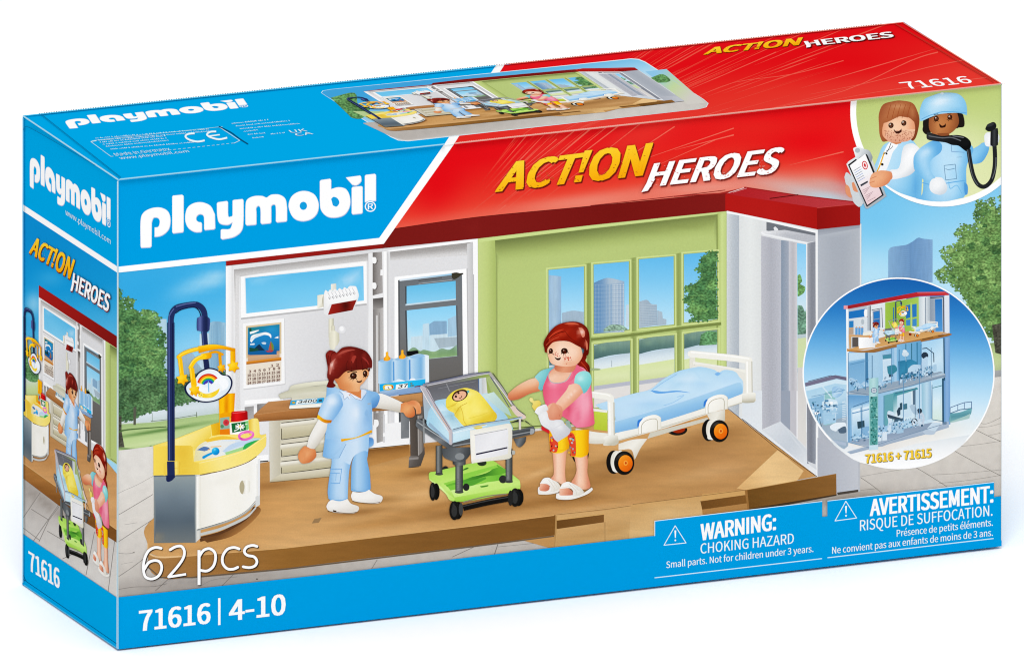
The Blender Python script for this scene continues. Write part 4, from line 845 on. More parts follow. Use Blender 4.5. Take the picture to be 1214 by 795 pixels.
s.q('568 515 596 512 596 524 570 528', '9aa7b5')
# near arm
s.p('185 640c 250 660 255 668c 240 740 200 810 155 870c 130 880 95 860 92 850c 110 780 150 700 185 640', ('l', 130, 700, 230, 780, 'f4f2ee', 'e9e6df', 'bfb9ae'), rim=(6, 'c9c4ba', .5))
s.p('178 600c 200 540 240 470 290 440 350 450 375 520 360 560 320 620 285 665c 240 660 180 640c', ('l', 200, 540, 340, 600, 'a9c8ea', 'c4daf2', '9dbfe6', '7da5d6'), rim=(7, '6f9acd', .45), b=[(290, 500, (40, 30), 'dde9f6', .8)])
s.p('178 602c 230 640 290 648c 280 670c 230 668 170 632c', ('l', 178, 620, 285, 660, 'f2b52e', 'd48c18', 'b87312'))
s.p('90 855c 120 870 150 875 160 885c 165 930 130 970 90 985 50 985 25 950 25 910 50 870 75 850', ('l', 30, 870, 150, 970, 'd9936a', 'e2a078', 'bd7048'), rim=(8, 'b5683f', .5), b=[(70, 930, (12, 30), 'c77f57', .5)])
# head
s.p('300 320c 320 300 420 250 570 240c 578 290 540 350 510 380 505 420 470 425 400 418 350 400 330 360', ('l', 320, 330, 560, 300, 'c27c54', 'e0a077', 'efb892', 'dc9a72'), rim=(8, 'b2683f', .4), b=[(400, 380, (60, 30), 'c47f55', .5), (530, 300, (40, 50), 'eab48e', .6)])
s.p('245 385c 255 360 262 340 258 320c 310 320 300 350 320 375c 300 392 262 392', '6e221c')
s.p('245 180c 240 130 270 100 310 108 325 120c 370 80 430 70 490 80 560 110 600 170 605 210 600 240 580 235c 560 245 470 258 400 265 350 310 330 322 260 325 250 290c 255 240', ('l', 270, 120, 560, 280, '8a2f26', '7d2a22', '6b211b', '7a2a23'), rim=(8, '561812', .5), b=[(290, 220, (16, 50), 'd8a39a', .75, 20), (350, 130, (50, 10), 'a95348', .6, -20), (450, 170, (10, 50), 'a3483c', .6, 10), (540, 150, (10, 30), '9a4438', .5, -20), (395, 250, (20, 20), '5a1a15', .6), (270, 130, (14, 16), 'a14a40', .6)])
for t in ('415 180 400 215 405 250', '450 170 438 210 445 255', '480 170 478 210 485 250', '520 170 525 210 530 245', '550 170 562 205 568 238'): s.l(t, 3.5, '561a15')
s.p('268 250c 278 200 300 178 318 165 300 200 288 240 280 280 270 290', 'b9766c', b=[(292, 215, 20, 'e8c3bb', .8)]); s.p('330 140c 370 105 430 92 470 96 420 108 370 125', 'a3554a'); s.p('440 175c 450 150 470 140 480 150 470 170 455 200', '9c463b'); s.p('520 150c 545 160 570 185 580 215 560 190 540 170', '95403a')
s.l('262 140 255 180 262 215', 4, '541812'); s.l('310 112 285 130 278 170 283 200', 4, '541812')
s.p('580 232c 588 245 585 262 572 268c', '5a1c17')
for x, y in ((457, 300), (549, 283)):
    s.e(x, y, 27 if x < 500 else 18, 26, '351b12'); s.e(x, y, 15 if x < 500 else 10, 15, '55301f'); s.e(x-5, y-7, 4, 4, 'd9c0b0')
s.l('412 272 440 264 482 270', 9, '3a1710'); s.l('528 252 552 244 574 254', 8, '3a1710')
for t in ('440 312 420 314', '446 322 430 330', '456 326 452 338', '475 320 486 328', '560 298 570 304', '544 302 536 312', '552 304 550 314'): s.l(t, 5, '3b2016')
s.p('480 335c 500 342 520 335 526 325c 522 345 505 354 485 350c', '4e1f14')
# ================================================================== printed furniture, right half
s = new('bed'); Z(690, 410, 4.967)
s.p('-200 565c -70 560 40 560 150 575 190 600 100 740 400 660 700 560 860 470 870 560 600 650 300 760 -50 700', ('l', 100, 560, 200, 740, 'a5733f', 'b5834d', 'b98855'), m='wood', b=[(560, 500, (120, 24), '94642f', .7, -12), (60, 640, (100, 40), '9a6a36', .7)]) if False else None
s.q('70 370 150 385 150 500 70 490', ('l', 70, 400, 80, 500, 'b7c757', 'a9ba45'))
s.l('650 45 650 140', 34, 'dcd9cc', cap=False); s.l('640 46 780 60 900 72 985 85', 40, 'eceadf', cap=True); s.l('640 36 780 48 985 74', 8, 'fbfaf5', cap=False); s.l('655 100 800 122 970 150', 18, 'e9e7dc', cap=False); s.l('660 112 970 164', 4, 'b8b5a8', cap=False)
s.p('645 120c 700 110 900 140 975 165c 975 270 940 280 700 200c', 'dedcd1')
# wheels at the back
for x, y, rx, ry in ((560, 492, 60, 34), (-10, 635, 50, 62)):
    s.e(x, y, rx, ry, '26221f'); s.e(x+6, y-4, rx*.68, ry*.7, '9a3a12')
s.q('500 440 640 420 640 478 500 500', 'b58652', m='wood')
# mattress
s.p('80 345c 180 315 300 280 400 255 470 200 560 150 640 130c 700 122 780 140 800 160c 840 140 900 150 925 180 948 210 948 270 940 285c 700 370 400 470 190 512c 190 400 110 370', ('l', 400, 180, 430, 470, 'b0d3ee', 'bfdcf2', 'b0d2ee', '9cc3e4'), rim=(8, '7fabdc', .35),
    b=[(620, 190, (60, 24), 'd0e4f5', .7, -10), (560, 230, (60, 24), '98c0e4', .5, -25), (300, 330, (120, 24), 'b4d1f1', .7, -12), (860, 200, (60, 26), 'a9cbef', .7), (700, 230, (70, 30), '9fc4ec', .6), (480, 320, (140, 24), 'aacbee', .5, -16), (230, 410, (80, 30), 'c0d8f3', .5, -12), (400, 350, (80, 20), '94bce8', .5)])
s.p('190 440c 350 395 600 320 760 270 900 220 935 215c 945 240 945 270 940 285c 700 370 400 470 190 512c', ('l', 400, 380, 420, 450, '9fc4e6', '8db6e0', '82abd8')); s.l('195 442 360 396 600 322 760 268 880 225', 4, 'b9d4f2', cap=False)
s.p('400 262c 450 280 560 270 640 275 560 262 480 268 430 262', '6c9ddb'); s.p('780 165c 800 152 815 160 830 150 800 175', '7fabe2'); s.l('410 262 440 240 500 200 560 165', 3, '7eabe0', cap=False); s.l('560 300 600 290 540 330 480 350', 3, '86b1e3', cap=False)
s.l('982 84 984 280', 40, 'e6e4d9', cap=False); s.l('972 90 974 280', 9, 'fbfaf5', cap=False); s.l('1000 90 1002 278', 6, 'b9b6a9', cap=False)
# side rail
s.p('190 525c 205 510 400 465 735 360 945 280c 1010 272 1024 285 1020 300 1020 325 945 330 850 365c 500 480 210 560 200 575c 170 585 130 585 125 575c 120 540', ('l', 400, 450, 420, 520, 'f6f4ec', 'ebe8dd', 'd0ccbd'), rim=(5, 'c5c1b2', .3))
s.p('942 285c 1000 275 1022 280 1022 300 1015 330 960 335 942 330c', ('l', 980, 275, 984, 332, 'efede2', 'd9d6c8', 'a9a595')); s.l('200 560 500 470 850 362 950 330', 4, 'b3ae9e', cap=False)
for ox, oy in ((0, 0), (393, -120)):
    s.p(f'{332+ox} {522+oy}c {332+ox} {480+oy} {340+ox} {440+oy} {380+ox} {415+oy} {430+ox} {405+oy} {462+ox} {418+oy} {466+ox} {440+oy} {466+ox} {490+oy}c {450+ox} {494+oy}c {450+ox} {440+oy} {400+ox} {430+oy} {350+ox} {460+oy} {346+ox} {520+oy}c', 'c9c5b6')
    s.p(f'{335+ox} {518+oy}c {335+ox} {475+oy} {345+ox} {437+oy} {383+ox} {413+oy} {430+ox} {404+oy} {460+ox} {418+oy} {463+ox} {440+oy} {463+ox} {488+oy}c', ('l', 340+ox, 420+oy, 460+ox, 500+oy, 'fbf9f2', 'f0ede2', 'e0dccf'))
    s.l(f'{350+ox} {515+oy} {352+ox} {465+oy} {385+ox} {435+oy} {440+ox} {432+oy} {444+ox} {494+oy}', 4, 'aaa696', cap=False)
s.p('325 470c 328 440 345 430 360 425c 340 450 335 470 330 480c', '3f7cc6'); s.p('715 355c 718 330 730 315 742 312c 730 335 728 345 722 355c', '3f7cc6')
# legs
s.p('215 575c 300 550 385 545c 345 600 320 650 310 668c 290 610 235 610 215 612c', ('l', 240, 560, 330, 650, 'dcd8ca', 'ebe7db', 'c3beae')); s.q('735 400 842 372 842 440 800 445 750 430', ('l', 740, 400, 840, 440, 'd4d0c2', 'e4e0d3', 'b9b4a4'))
s.q('385 545 740 440 740 420 400 510', 'c3bfb0')
# end frame at the foot
s.l('60 285 130 295 160 300 170 330 172 540', 40, 'e9e7dc'); s.l('50 272 140 284 165 295', 7, 'fbfaf5'); s.l('162 330 164 530', 10, 'f9f8f2', cap=False); s.l('188 330 190 530', 8, 'bcb9ac', cap=False); s.l('40 372 148 385', 15, 'e6e4d8', cap=False); s.l('-40 500 60 520 150 530', 34, 'e3e0d4', cap=False)
s.p('128 540c 150 525 205 525 212 535c 215 570 190 585 160 584 130 578 126 570', ('l', 130, 530, 160, 584, 'f3f1e8', 'dcd9cc', 'b9b5a6'))
s.p('-60 520c 60 530 130 548 130 575c 60 575 -20 560 -60 545c', ('l', 0, 520, 0, 575, 'f0eee4', 'c9c5b7'))
for x, y, r in ((248, 688, 60), (808, 500, 56)):
    s.e(x-62, y-5, r*.72, r*1.15, '1d1b1a'); s.e(x-44, y-8, r*.6, r*1.08, 'd9d5c8'); s.p(f'{x-52} {y-60}c {x-20} {y-75} {x-10} {y-60}c {x-40} {y} {x-30} {y+50}c {x-70} {y+40}', 'e5e2d6')
    s.e(x, y, r, r*1.17, '1f1d1c', b=[(x-20, y-40, (30, 10), '5a5856', .8, -30)]); s.e(x+6, y+2, r*.74, r*.86, '0c0b0b'); s.e(x+8, y+2, r*.70, r*.82, ('l', x-30, y-40, x+50, y+50, 'f19a3e', 'e77a1c', 'c95c0f')); s.e(x+9, y, 12, 14, 'f0a050'); s.e(x+10, y, 6, 8, 'b9540f')

# ---------------------------------------------------------------- rolling baby cart
s = new('cart'); Z(480, 520, 7.225)
s.p('230 520c 300 470 350 540 400 600 470 690 620 610 760 590 900 575 960 560 990 520c 1000 590 1050 600 900 640 700 700 430 740 300 640', '9a6a38', m='wood') if False else None
for x, y, rx, ry in ((348, 262, 28, 30),):
    s.e(x, y, rx, ry, '2b2d2d')
s.p('205 300c 215 285 240 280 260 278c 400 245 700 180 740 182c 780 200 960 335 985 360c 990 400 985 430 975 440c 800 480 560 530 420 537c 390 520 350 470 215 350c 205 330', ('l', 400, 250, 420, 520, 'a9d765', 'b5e070', 'c4e987', '9fd056'), rim=(6, '8ac047', .35))
s.p('345 385c 500 340 700 290 790 220c 860 260 870 290c 740 330 560 385 360 410c', ('l', 400, 330, 800, 260, '6fb03f', '559536', '3f7a2c', '6aa83c')); s.q('330 380 500 330 500 300 780 225 800 240 520 345 345 395', '8cc951')
s.q('365 405 560 360 690 320 860 300 900 345 700 370 560 420 390 440', ('l', 400, 400, 800, 330, '7fc04a', '93cf56', '74b544')); s.q('500 370 690 325 700 340 540 420 560 430 505 440', '5d9f3c')
s.q('395 440 640 385 900 340 985 365 985 390 700 450 425 500', ('l', 500, 430, 520, 480, 'c8ec8f', 'c0e67e')); s.p('640 405c 700 395 715 395 710 405 660 415', '4d8a33'); s.p('430 515c 600 500 900 440 975 420c 975 445 800 480 560 530 425 538c', ('l', 600, 480, 604, 520, 'b0dc69', '93c64d'))
s.p('215 345c 300 400 360 460 425 505c 425 537c 380 520 340 460 212 352', ('l', 230, 360, 420, 520, 'c9ec8c', 'd6f29c', 'b2dc6c')); s.p('490 265c 530 245 545 248 540 256 500 270', '3f7a2c')
s.l('500 540 700 490 870 470', 10, '8a8270', cap=False); s.l('500 590 700 545 890 510', 50, '191817', cap=False); s.l('500 575 700 530 890 497', 8, '4a4a4a', cap=False)
for x, y, rx, ry in ((240, 450, 30, 78), (425, 612, 44, 82), (945, 500, 44, 80)):
    s.e(x+28, y, rx, ry*.92, '161615'); s.e(x, y, rx, ry, '1d1d1c', b=[(x-8, y-40, (8, 26), '5c5c5b', .7)]); s.e(x-2, y+4, rx*.55, ry*.62, '3a3b3b'); s.e(x-2, y+4, rx*.3, ry*.4, '111')if False else None
s.e(905, 505, 22, 66, '2c2c2b'); s.e(480, 600, 18, 55, '4a4b4b')
s.e(660, 205, 40, 26, '2f3a2c'); s.e(525, 412, 28, 32, '2d2f2e'); s.e(840, 345, 34, 34, '353734')
# legs
for x0, x1, y0, y1 in ((265, 322, 60, 300), (432, 498, 150, 455), (862, 922, 90, 365)):
    s.q(f'{x0} {y0} {x1} {y0-8} {x1} {y1-5} {x0} {y1}', ('l', x0, 100, x1, 100, '3d403f', '8a8d8c', '5b5e5d', '3b3d3d'), st=1); s.e((x0+x1)/2, y1, (x1-x0)/2+5, 12, '4b4e4c')
s.p('408 160c 430 190 500 190 520 150c 520 215 500 225 440 225 410 215c', ('l', 410, 180, 520, 180, '3d4041', '7c8081', '4a4d4e'))
# tray frame under the basin
s.p('320 90c 340 80 540 70 560 80c 560 130 520 180 470 200 380 180 330 150', ('l', 330, 90, 560, 180, '54585b', '6d7174', '3c3f42')); s.e(470, 150, 40, 30, '888c8e'); s.p('930 0c 1000 -10 1040 -20c 1030 30 990 70 960 60c', ('l', 930, 0, 1030, 40, '4d5154', '777b7d', '45484a'))
Z(480, 430, 7.5875)
s.p('100 530c 108 508 130 505 170 520 400 640 450 680 900 620 1160 570c 1170 600 1165 630 1150 640c 900 690 600 730 420 762 370 758 200 640 105 575', ('l', 400, 620, 430, 760, '5a5e62', '7b7f83', '54585b', '3f4245'), rim=(5, '9a9ea0', .5)); s.q('1160 575 1090 520 780 560 560 620 240 600 160 520 130 505 420 470 900 440 1070 520', '2d3235')
s.l('112 530 200 590 300 655 420 735', 9, 'a5a9ab', cap=False); s.l('430 745 700 700 1150 615', 10, '8e9295', cap=False); s.p('1130 590c 1150 590 1165 600 1162 625 1145 640 1125 640c', '9da1a3')
s.q('160 500 175 500 180 720 165 715', '8b8f91')
# clear basin: through the plastic one sees door, wall and mattress
s.q('185 200 770 90 960 400 1070 490 960 530 430 610 230 360', ('l', 300, 200, 1000, 400, '6f6e70', '77777a', '8fa05f', '9eb067', 'a9ba70'))
s.q('205 225 665 140 668 400 300 440', ('l', 300, 180, 320, 420, '66666b', '74757a', '7d7f85')); s.q('668 140 690 135 694 300 668 310', 'c5cfd8'); s.q('690 136 730 130 745 300 695 300', ('l', 690, 200, 740, 200, 'b9bdbd', 'd8dad8')); s.l('663 140 668 300', 6, '4d6a96', cap=False)
s.q('730 130 775 120 900 330 960 420 800 330', 'a3b37a'); s.l('375 190 400 250', 8, '8f9094'); s.l('300 230 640 165', 4, '85868b', cap=False)
s.q('140 220 170 210 400 610 415 720 400 730 200 520 175 500 160 260', ('l', 150, 300, 300, 500, 'b3b1b6', '9fb3c1', 'a8c0cc'))
s.p('205 480c 215 430 260 360 290 335 400 320 560 320 690 280c 760 275 800 330 850 400 910 470 960 560 975 600c 700 650 430 720 415 720c 300 640 200 560 205 480', ('l', 300, 400, 800, 600, 'a5cfe6', 'bfe0ef', 'cde8f4', 'b5d7e9', 'a2c9e0'), rim=(6, '8fbcd6', .35), b=[(420, 480, (40, 60), '7fa9bd', .7, -30), (330, 420, (50, 40), 'd5ecf6', .7), (820, 330, (40, 30), 'dbeff7', .8), (500, 560, (60, 24), '8ab4c6', .5), (600, 650, (120, 24), 'c5e4f1', .6, -10)])
s.q('700 290 800 260 930 410 960 480 880 440', ('l', 720, 300, 930, 460, 'c9dfd9', 'b4d0cd', 'a9c7bd')); s.q('220 530 400 700 412 725 400 730 210 560', '93aec6'); s.l('330 345 520 580', 2, '9cc5da', cap=False)

s = new('baby'); Z(480, 430, 7.5875)
s.p('368 380c 375 320 430 260 500 232 560 225 640 250 680 280 740 350 800 430 825 460 825 500 790 530 680 570 545 575c 510 550 470 500 450 480 440 450 400 430 375 405', ('l', 400, 300, 700, 560, 'f0d85c', 'f6e27a', 'f3dc6c', 'd8b943'), rim=(9, 'c9a636', .4),
    b=[(560, 270, (60, 16), 'f9ec9e', .7, 10), (640, 420, (40, 60), 'f8e98f', .7, -30), (480, 440, (20, 50), 'bf9c30', .7, 10), (700, 520, (90, 14), 'd3b140', .6, -12), (560, 480, (20, 60), 'f8e88c', .6, -20), (430, 380, (30, 12), 'c9a73a', .6, -20), (600, 370, (60, 10), 'e2c650', .5, 30), (730, 430, (40, 30), 'f7e486', .6), (760, 500, (40, 16), 'e7cd58', .6)])
s.l('445 470 470 430 500 390 560 360', 5, 'c19f33', cap=False); s.l('500 395 520 450 530 520 560 565', 5, 'c9a83a', cap=False); s.l('570 500 680 470 760 440', 4, 'd9bc4c', cap=False); s.l('380 400 440 380 480 340', 4, 'c7a537', cap=False)
s.e(495, 292, 76, 48, '3b1b16', a=-25); s.e(494, 296, 62, 38, 'e3a98e', a=-25, b=[(470, 320, (20, 14), 'e8b49b', .7)])
s.e(459, 302, 11, 11, '35190f'); s.e(482, 270, 10, 10, '35190f'); s.l('488 318 505 312 512 295', 6, '5c1c18'); s.l('430 300 450 268 490 248 530 246', 10, '4b211a', cap=False); s.p('555 250c 575 245 580 262 565 272c', '6fa8a8')
s.l('455 285 470 275', 4, '4b211a')
# clear rim of the basin
s.up()
s.l('150 215 200 250 250 350 330 480 400 590 415 640 412 720', (26, 34), 'b4aeb4', cap=True); s.l('140 225 230 380 330 530 395 620', 6, 'e9dfdd', cap=False); s.l('190 230 300 420 410 600', 5, '6d6c74', cap=False); s.l('250 380 330 500 380 570', 8, 'c9a594', cap=False)
s.l('170 200 400 150 600 110 760 88', 22, '8f8e96'); s.l('175 188 400 140 600 98 765 80', 5, '3f4f70', cap=False); s.l('200 205 600 122 755 96', 6, 'c9c8cc', cap=False); s.e(768, 105, 12, 11, '2e3350')
s.l('765 95 800 140 900 270 980 390 1070 480', 26, 'a5a2a0'); s.l('790 90 880 215 990 390 1085 470', 6, '565b52', cap=False); s.l('770 125 850 250 940 400', 7, '5a5a78', cap=False); s.l('800 150 880 260 960 370', 6, 'dedcda', cap=False); s.p('945 395c 985 385 1020 430 1080 470c 1090 490 1070 505 1040 500 990 460', 'd3bdb3')
s.l('430 610 600 565 900 520 1050 490', 16, '9fb4c4'); s.l('430 598 600 556 900 510 1040 485', 5, '52606e', cap=False); s.l('430 632 600 590 740 560', 8, 'd9ecf5', cap=False); s.l('1035 500 1035 600', 20, 'c9c2bd', cap=False); s.l('400 610 410 710', 14, 'c4b7b4', cap=False); s.l('430 630 430 720', 5, '8fa8b8', cap=False)
s.q('610 580 700 572 690 590 640 595', 'd9c158')
# name card holder
s.p('585 615c 590 600 620 600 900 548 940 545 955 555c 965 600 965 700 955 800c 940 860 720 885 620 900 600 895 592 800', ('l', 600, 600, 960, 860, 'f5f3e9', 'ece9dc', 'd9d5c5'), rim=(6, 'bdb9a8', .45))
s.p('625 650c 640 640 900 590 925 592c 930 640 930 760 925 815c 850 835 660 865 630 860c 622 800 620 700', ('l', 640, 640, 900, 820, 'd9d9de', 'e6e6ea', 'dadadf')); s.l('625 650 920 594', 5, '9c9c98', cap=False)
s.q('628 838 905 790 905 805 628 858', '1d1a3f') if False else None
Z(480, 520, 7.225); s.q('610 125 878 68 878 80 610 138', '1d1a3f'); s.q('565 -30 600 -30 605 150 585 185 572 180', 'efece0')
s.p('915 100c 935 98 945 110 940 130 920 135c', 'a9a9a3')

# ---------------------------------------------------------------- the mother
s = new('mother'); Z(590, 370, 6.625)
# ponytail
s.p('640 370c 670 330 700 350 690 380 720 420 725 460 718 480c 690 470 660 450 630 420 615 400', ('l', 640, 360, 720, 460, '7a1c10', '9a2a16', '5f150c'), rim=(6, '4f0f08', .5)); s.l('655 390 690 430 712 470', 5, 'b34a30')
# far arm
s.p('80 640c 150 580 240 530 310 510c 330 560 335 600 330 618c 250 640 170 680 110 690 85 680', ('l', 150, 560, 180, 680, 'f3cbb0', 'e6ac8e', 'cf8868', 'b86e52'), rim=(6, 'b0654c', .35))
s.p('290 508c 340 460 400 440 445 430c 430 480 390 560 345 615c 320 600 325 560 318 540', ('l', 300, 500, 420, 560, '9fd6d6', '7cb9bf', '5f93a3'), rim=(5, '6aa5ad', .4))
Z(590, 480, 6.625)
# legs
sk = ('l', 430, 400, 550, 400, 'dc9a80', 'f6cbb5', 'efb9a0', 'd08e75')
s.p('430 370c 545 345c 535 430 530 530 535 590 540 620 500 620 470 600 430 590 420 570 440 540 438 450', sk, rim=(7, 'c07a62', .35)); s.p('600 395c 705 385c 708 450 705 530 720 590 728 640 700 660 640 655 590 620 580 600 605 560 620 500', ('l', 600, 400, 715, 400, 'd8967c', 'f5c8b2', 'eeb79e', 'cb8870'), rim=(7, 'b9735c', .35))
# capri trousers with flower print
s.p('400 200c 560 130c 570 200 560 330 552 345c 500 375 440 375 412 360c', ('l', 410, 300, 555, 300, 'e79f14', 'f6bd24', 'f9c633', 'dd9512')); s.p('560 200c 718 190c 716 280 715 360 705 390c 660 410 600 405 580 400c 570 330 562 260', ('l', 570, 300, 715, 300, 'e79f14', 'fac52e', 'f5ba22', 'd8900f'))
s.p('410 250c 440 240 470 280 475 320 465 365 440 370 414 358c', 'd5553c'); s.p('545 215c 590 220 610 260 615 330 612 395 582 398c 570 330 556 280', 'd5553c')
rnd = random.Random(4)
for _ in range(34):
    if rnd.random() < .45: x, y = rnd.uniform(412, 470), rnd.uniform(250, 365)
    else: x, y = rnd.uniform(560, 608), rnd.uniform(230, 392)
    s.e(x, y, rnd.uniform(5, 10), rnd.uniform(5, 9), rnd.choice(['8fa7ab', 'a9b7b3', 'c23a2c', 'b23325', '6f8f99', '30211f', 'e8a62a']))
s.p('345 160c 380 185 405 200 408 225c 370 205 345 190', 'c8323a'); s.p('530 130c 560 120 575 160 580 200 560 215c 545 180', '93a59a')
# slippers
for t, c in (('315 660c 330 640 430 640 495 640c 500 625 480 680 400 700 330 700 318 690', 'f2f0ea'), ('460 700c 480 690 640 700 740 645c 745 665 700 700 600 735 520 742 462 732', 'f6f4ee')): s.p(t, c, rim=(5, 'c3bcb0', .6))
s.p('330 640c 340 610 380 610 405 630 405 660 380 675 340 672 328 660', ('l', 330, 620, 400, 670, 'efb9a3', 'cf8a74', 'b4705c')); s.p('485 690c 490 650 540 645 575 665 595 690 590 705 500 708 484 700', ('l', 485, 660, 590, 700, 'efb9a3', 'd5937c', 'b4705c'))
s.p('335 610c 360 575 400 568 430 585 470 605 492 635 490 650c 470 670 430 680 412 680c 420 650 390 620 335 615', ('l', 340, 580, 480, 670, 'ffffff', 'f0ede6', 'd6d0c4'), rim=(5, 'c9c2b6', .5)); s.l('400 585 440 640 445 665', 4, 'c9c1b5'); s.l('430 590 465 640', 4, 'cfc8bc')
s.p('490 650c 510 615 550 600 580 610 640 640 675 675 670 690c 640 710 600 715 590 705c 590 670 560 650 492 655', ('l', 500, 610, 660, 700, 'ffffff', 'f0ede6', 'd6d0c4'), rim=(5, 'c9c2b6', .5)); s.l('560 615 610 665 620 700', 4, 'c9c1b5'); s.l('590 620 640 670', 4, 'cfc8bc'); s.l('505 645 600 630', 3, 'd5cec3')
Z(590, 370, 6.625)
# pink top
s.p('420 455c 460 430 560 430 600 410c 690 450 730 560 745 700 760 850 762 870 745 885 700 900 620 905c 590 880 560 850 480 800 380 740c 360 660 355 600 365 560 400 480', ('l', 360, 600, 760, 650, 'd9647c', 'ea7d92', 'e2738a', 'ef9aab', 'de6f86'), rim=(7, 'c9506a', .35),
    b=[(430, 560, (30, 16), 'f7b5c0', .8), (500, 620, (40, 60), 'd55f78', .5, 30), (690, 720, (26, 90), 'f6bcc8', .75), (640, 800, (16, 90), 'd45f79', .6, 10), (560, 760, (30, 60), 'c94e68', .7, 20), (440, 680, (40, 60), 'e4778d', .5)])
s.p('420 460c 460 435 560 440 585 430c 580 480 540 540 480 555 420 550 400 520 400 490', ('l', 420, 450, 480, 550, 'd89a80', 'eebda6', 'e9b29a'), b=[(500, 470, (50, 24), 'c98a70', .5)]); s.l('404 480 400 510 420 545 470 556 530 540 570 490 582 430', 6, 'a5a7ae', cap=False)
s.p('580 425c 620 410 660 440 680 460 640 470 600 520 560 545c 590 500 590 460', 'dd6c84')
# hand resting, near arm and sleeve
s.p('560 570c 620 560 660 600 670 630c 600 700 530 760 500 790c 470 780 440 740 455 715 500 660 540 610', ('l', 500, 640, 600, 740, 'f4cab4', 'eab098', 'cd8970'), rim=(7, 'c8826a', .35), b=[(570, 650, (60, 10), 'fbe3d6', .6, -42)])
s.p('600 555c 610 500 640 470 680 460 720 475 738 520 730 570 700 620 675 640c 660 600 640 570 600 555', ('l', 610, 480, 730, 620, 'a9e0dd', '8bd0d0', '6bb0b5'), rim=(7, '67a9ae', .4), b=[(650, 520, (24, 20), 'c5edea', .7)])
s.p('370 800c 380 750 420 715 455 718 500 740 510 780 500 830 470 850 430 860 400 840c', ('l', 380, 740, 500, 850, 'edb9a1', 'e0a089', 'c47c66'), rim=(7, 'bf765f', .4), b=[(440, 760, (24, 16), 'f8d8c8', .7)]); s.l('400 770 440 755', 3, 'c47c66'); s.l('480 820 495 790', 4, 'b86f58')
# bottle
s.p('248 685c 255 670 275 675 285 695 320 690 340 710 335 730 300 770 285 765 270 740 275 715 255 700', ('l', 260, 690, 330, 760, 'f3e3a0', 'e6cd76', 'd4b65c'), rim=(4, 'c4a64e', .4))
Z(590, 480, 6.625)
s.p('290 55c 310 20 350 0 380 -5 395 30 385 45 350 75 320 80c', ('l', 290, 0, 390, 70, 'f6f6f6', 'e3e3e5', 'c9c9cd')); s.p('318 85c 350 60 385 50 400 100 420 118 500 115 530 150 572 190c 560 230 500 270 470 290c 440 260 410 200 350 160 330 120', ('l', 340, 80, 520, 240, 'eeeef0', 'e3e4e7', 'cfd0d5', 'bfc0c6'), rim=(5, 'b5b6bd', .4), b=[(480, 160, (24, 40), 'fafafa', .6, -40)])
s.p('400 100c 430 118 460 110 480 75 500 60 480 20c 440 -20 400 40', ('l', 400, 20, 480, 100, 'e3a58d', 'cf8a73'), rim=(5, 'bb725b', .4))
Z(590, 370, 6.625)
# neck and head
s.p('450 405c 500 420 560 420 620 400c 610 440 580 470 500 470 450 450', ('l', 460, 400, 600, 460, 'b87258', 'd8957a', 'c47f66'))
s.p('390 300c 400 250 470 225 560 230 640 260 665 320 660 360 620 410 560 425 480 420 420 400 395 340', ('l', 400, 300, 660, 340, 'eeb598', 'f8cfb8', 'f5c5ac', 'e3a68a'), rim=(9, 'cf8a6e', .4), b=[(600, 310, (50, 50), 'f6ceb8', .6), (560, 400, (50, 20), 'd38f74', .5)])
s.p('368 285c 360 240 390 180 430 130 480 95 560 75 640 80 700 120 722 190 718 290 712 330 690 345 670 330c 680 290 650 275 620 260 560 230 500 225 440 235 410 260 390 290 388 320c 370 310', ('l', 380, 180, 720, 240, '7a1c0d', 'a02f18', '922913', '7f200e', '6a170a'), rim=(9, '611508', .5),
    b=[(655, 155, (24, 30), 'e5a493', .75, -20), (500, 175, (70, 14), 'c25a3c', .6, -20), (580, 100, (40, 10), 'c45f45', .6), (690, 250, (12, 24), 'd48a78', .6), (430, 210, (24, 24), 'a83a20', .6), (600, 200, (40, 30), 'a53219', .6), (400, 265, (14, 20), '6d180a', .6), (540, 195, (50, 12), '7d1f0e', .5, 10)])
s.p('635 120c 665 125 685 155 682 190 665 195 650 160', 'c97f6c', b=[(662, 155, 18, 'f0c9bd', .8)]); s.p('400 200c 440 160 480 140 520 132 480 155 430 185 405 225', 'b5492f'); s.p('520 90c 560 82 610 84 640 98 600 96 560 96', 'c4664e'); s.p('690 215c 705 240 708 280 700 300 694 270', 'c47660')
s.l('385 235 420 195 470 165 530 150', 5, '5a1208'); s.l('380 260 430 215 480 195', 3, 'c9654a'); s.l('530 150 570 200 640 250', 4, '741b0c'); s.l('660 280 690 300 710 295', 4, '5f1408')
for x, y, rx, ry in ((524, 304, 24, 21), (418, 304, 15, 19)):
    s.e(x, y, rx*1.12, ry*1.12, '38190f'); s.e(x-2, y-1, rx*.5, ry*.55, '5a2c1c'); s.e(x-5, y-6, 4, 4, 'cbb0a0')
for t in ('505 315 500 326', '520 322 518 335', '545 312 556 318', '408 318 402 328', '425 318 440 332'): s.l(t, 6, '38190f')
s.p('445 348c 465 360 485 358 498 350c 490 372 470 376 455 366c', '35150f')
rnd = random.Random(8)
for _ in range(54):
    if rnd.random() < .72: x, y = rnd.gauss(543, 18), rnd.gauss(358, 15)
    else: x, y = rnd.gauss(462, 20), rnd.gauss(332, 8)
    s.e(x, y, 3.1, 3.1, 'bb4a30')
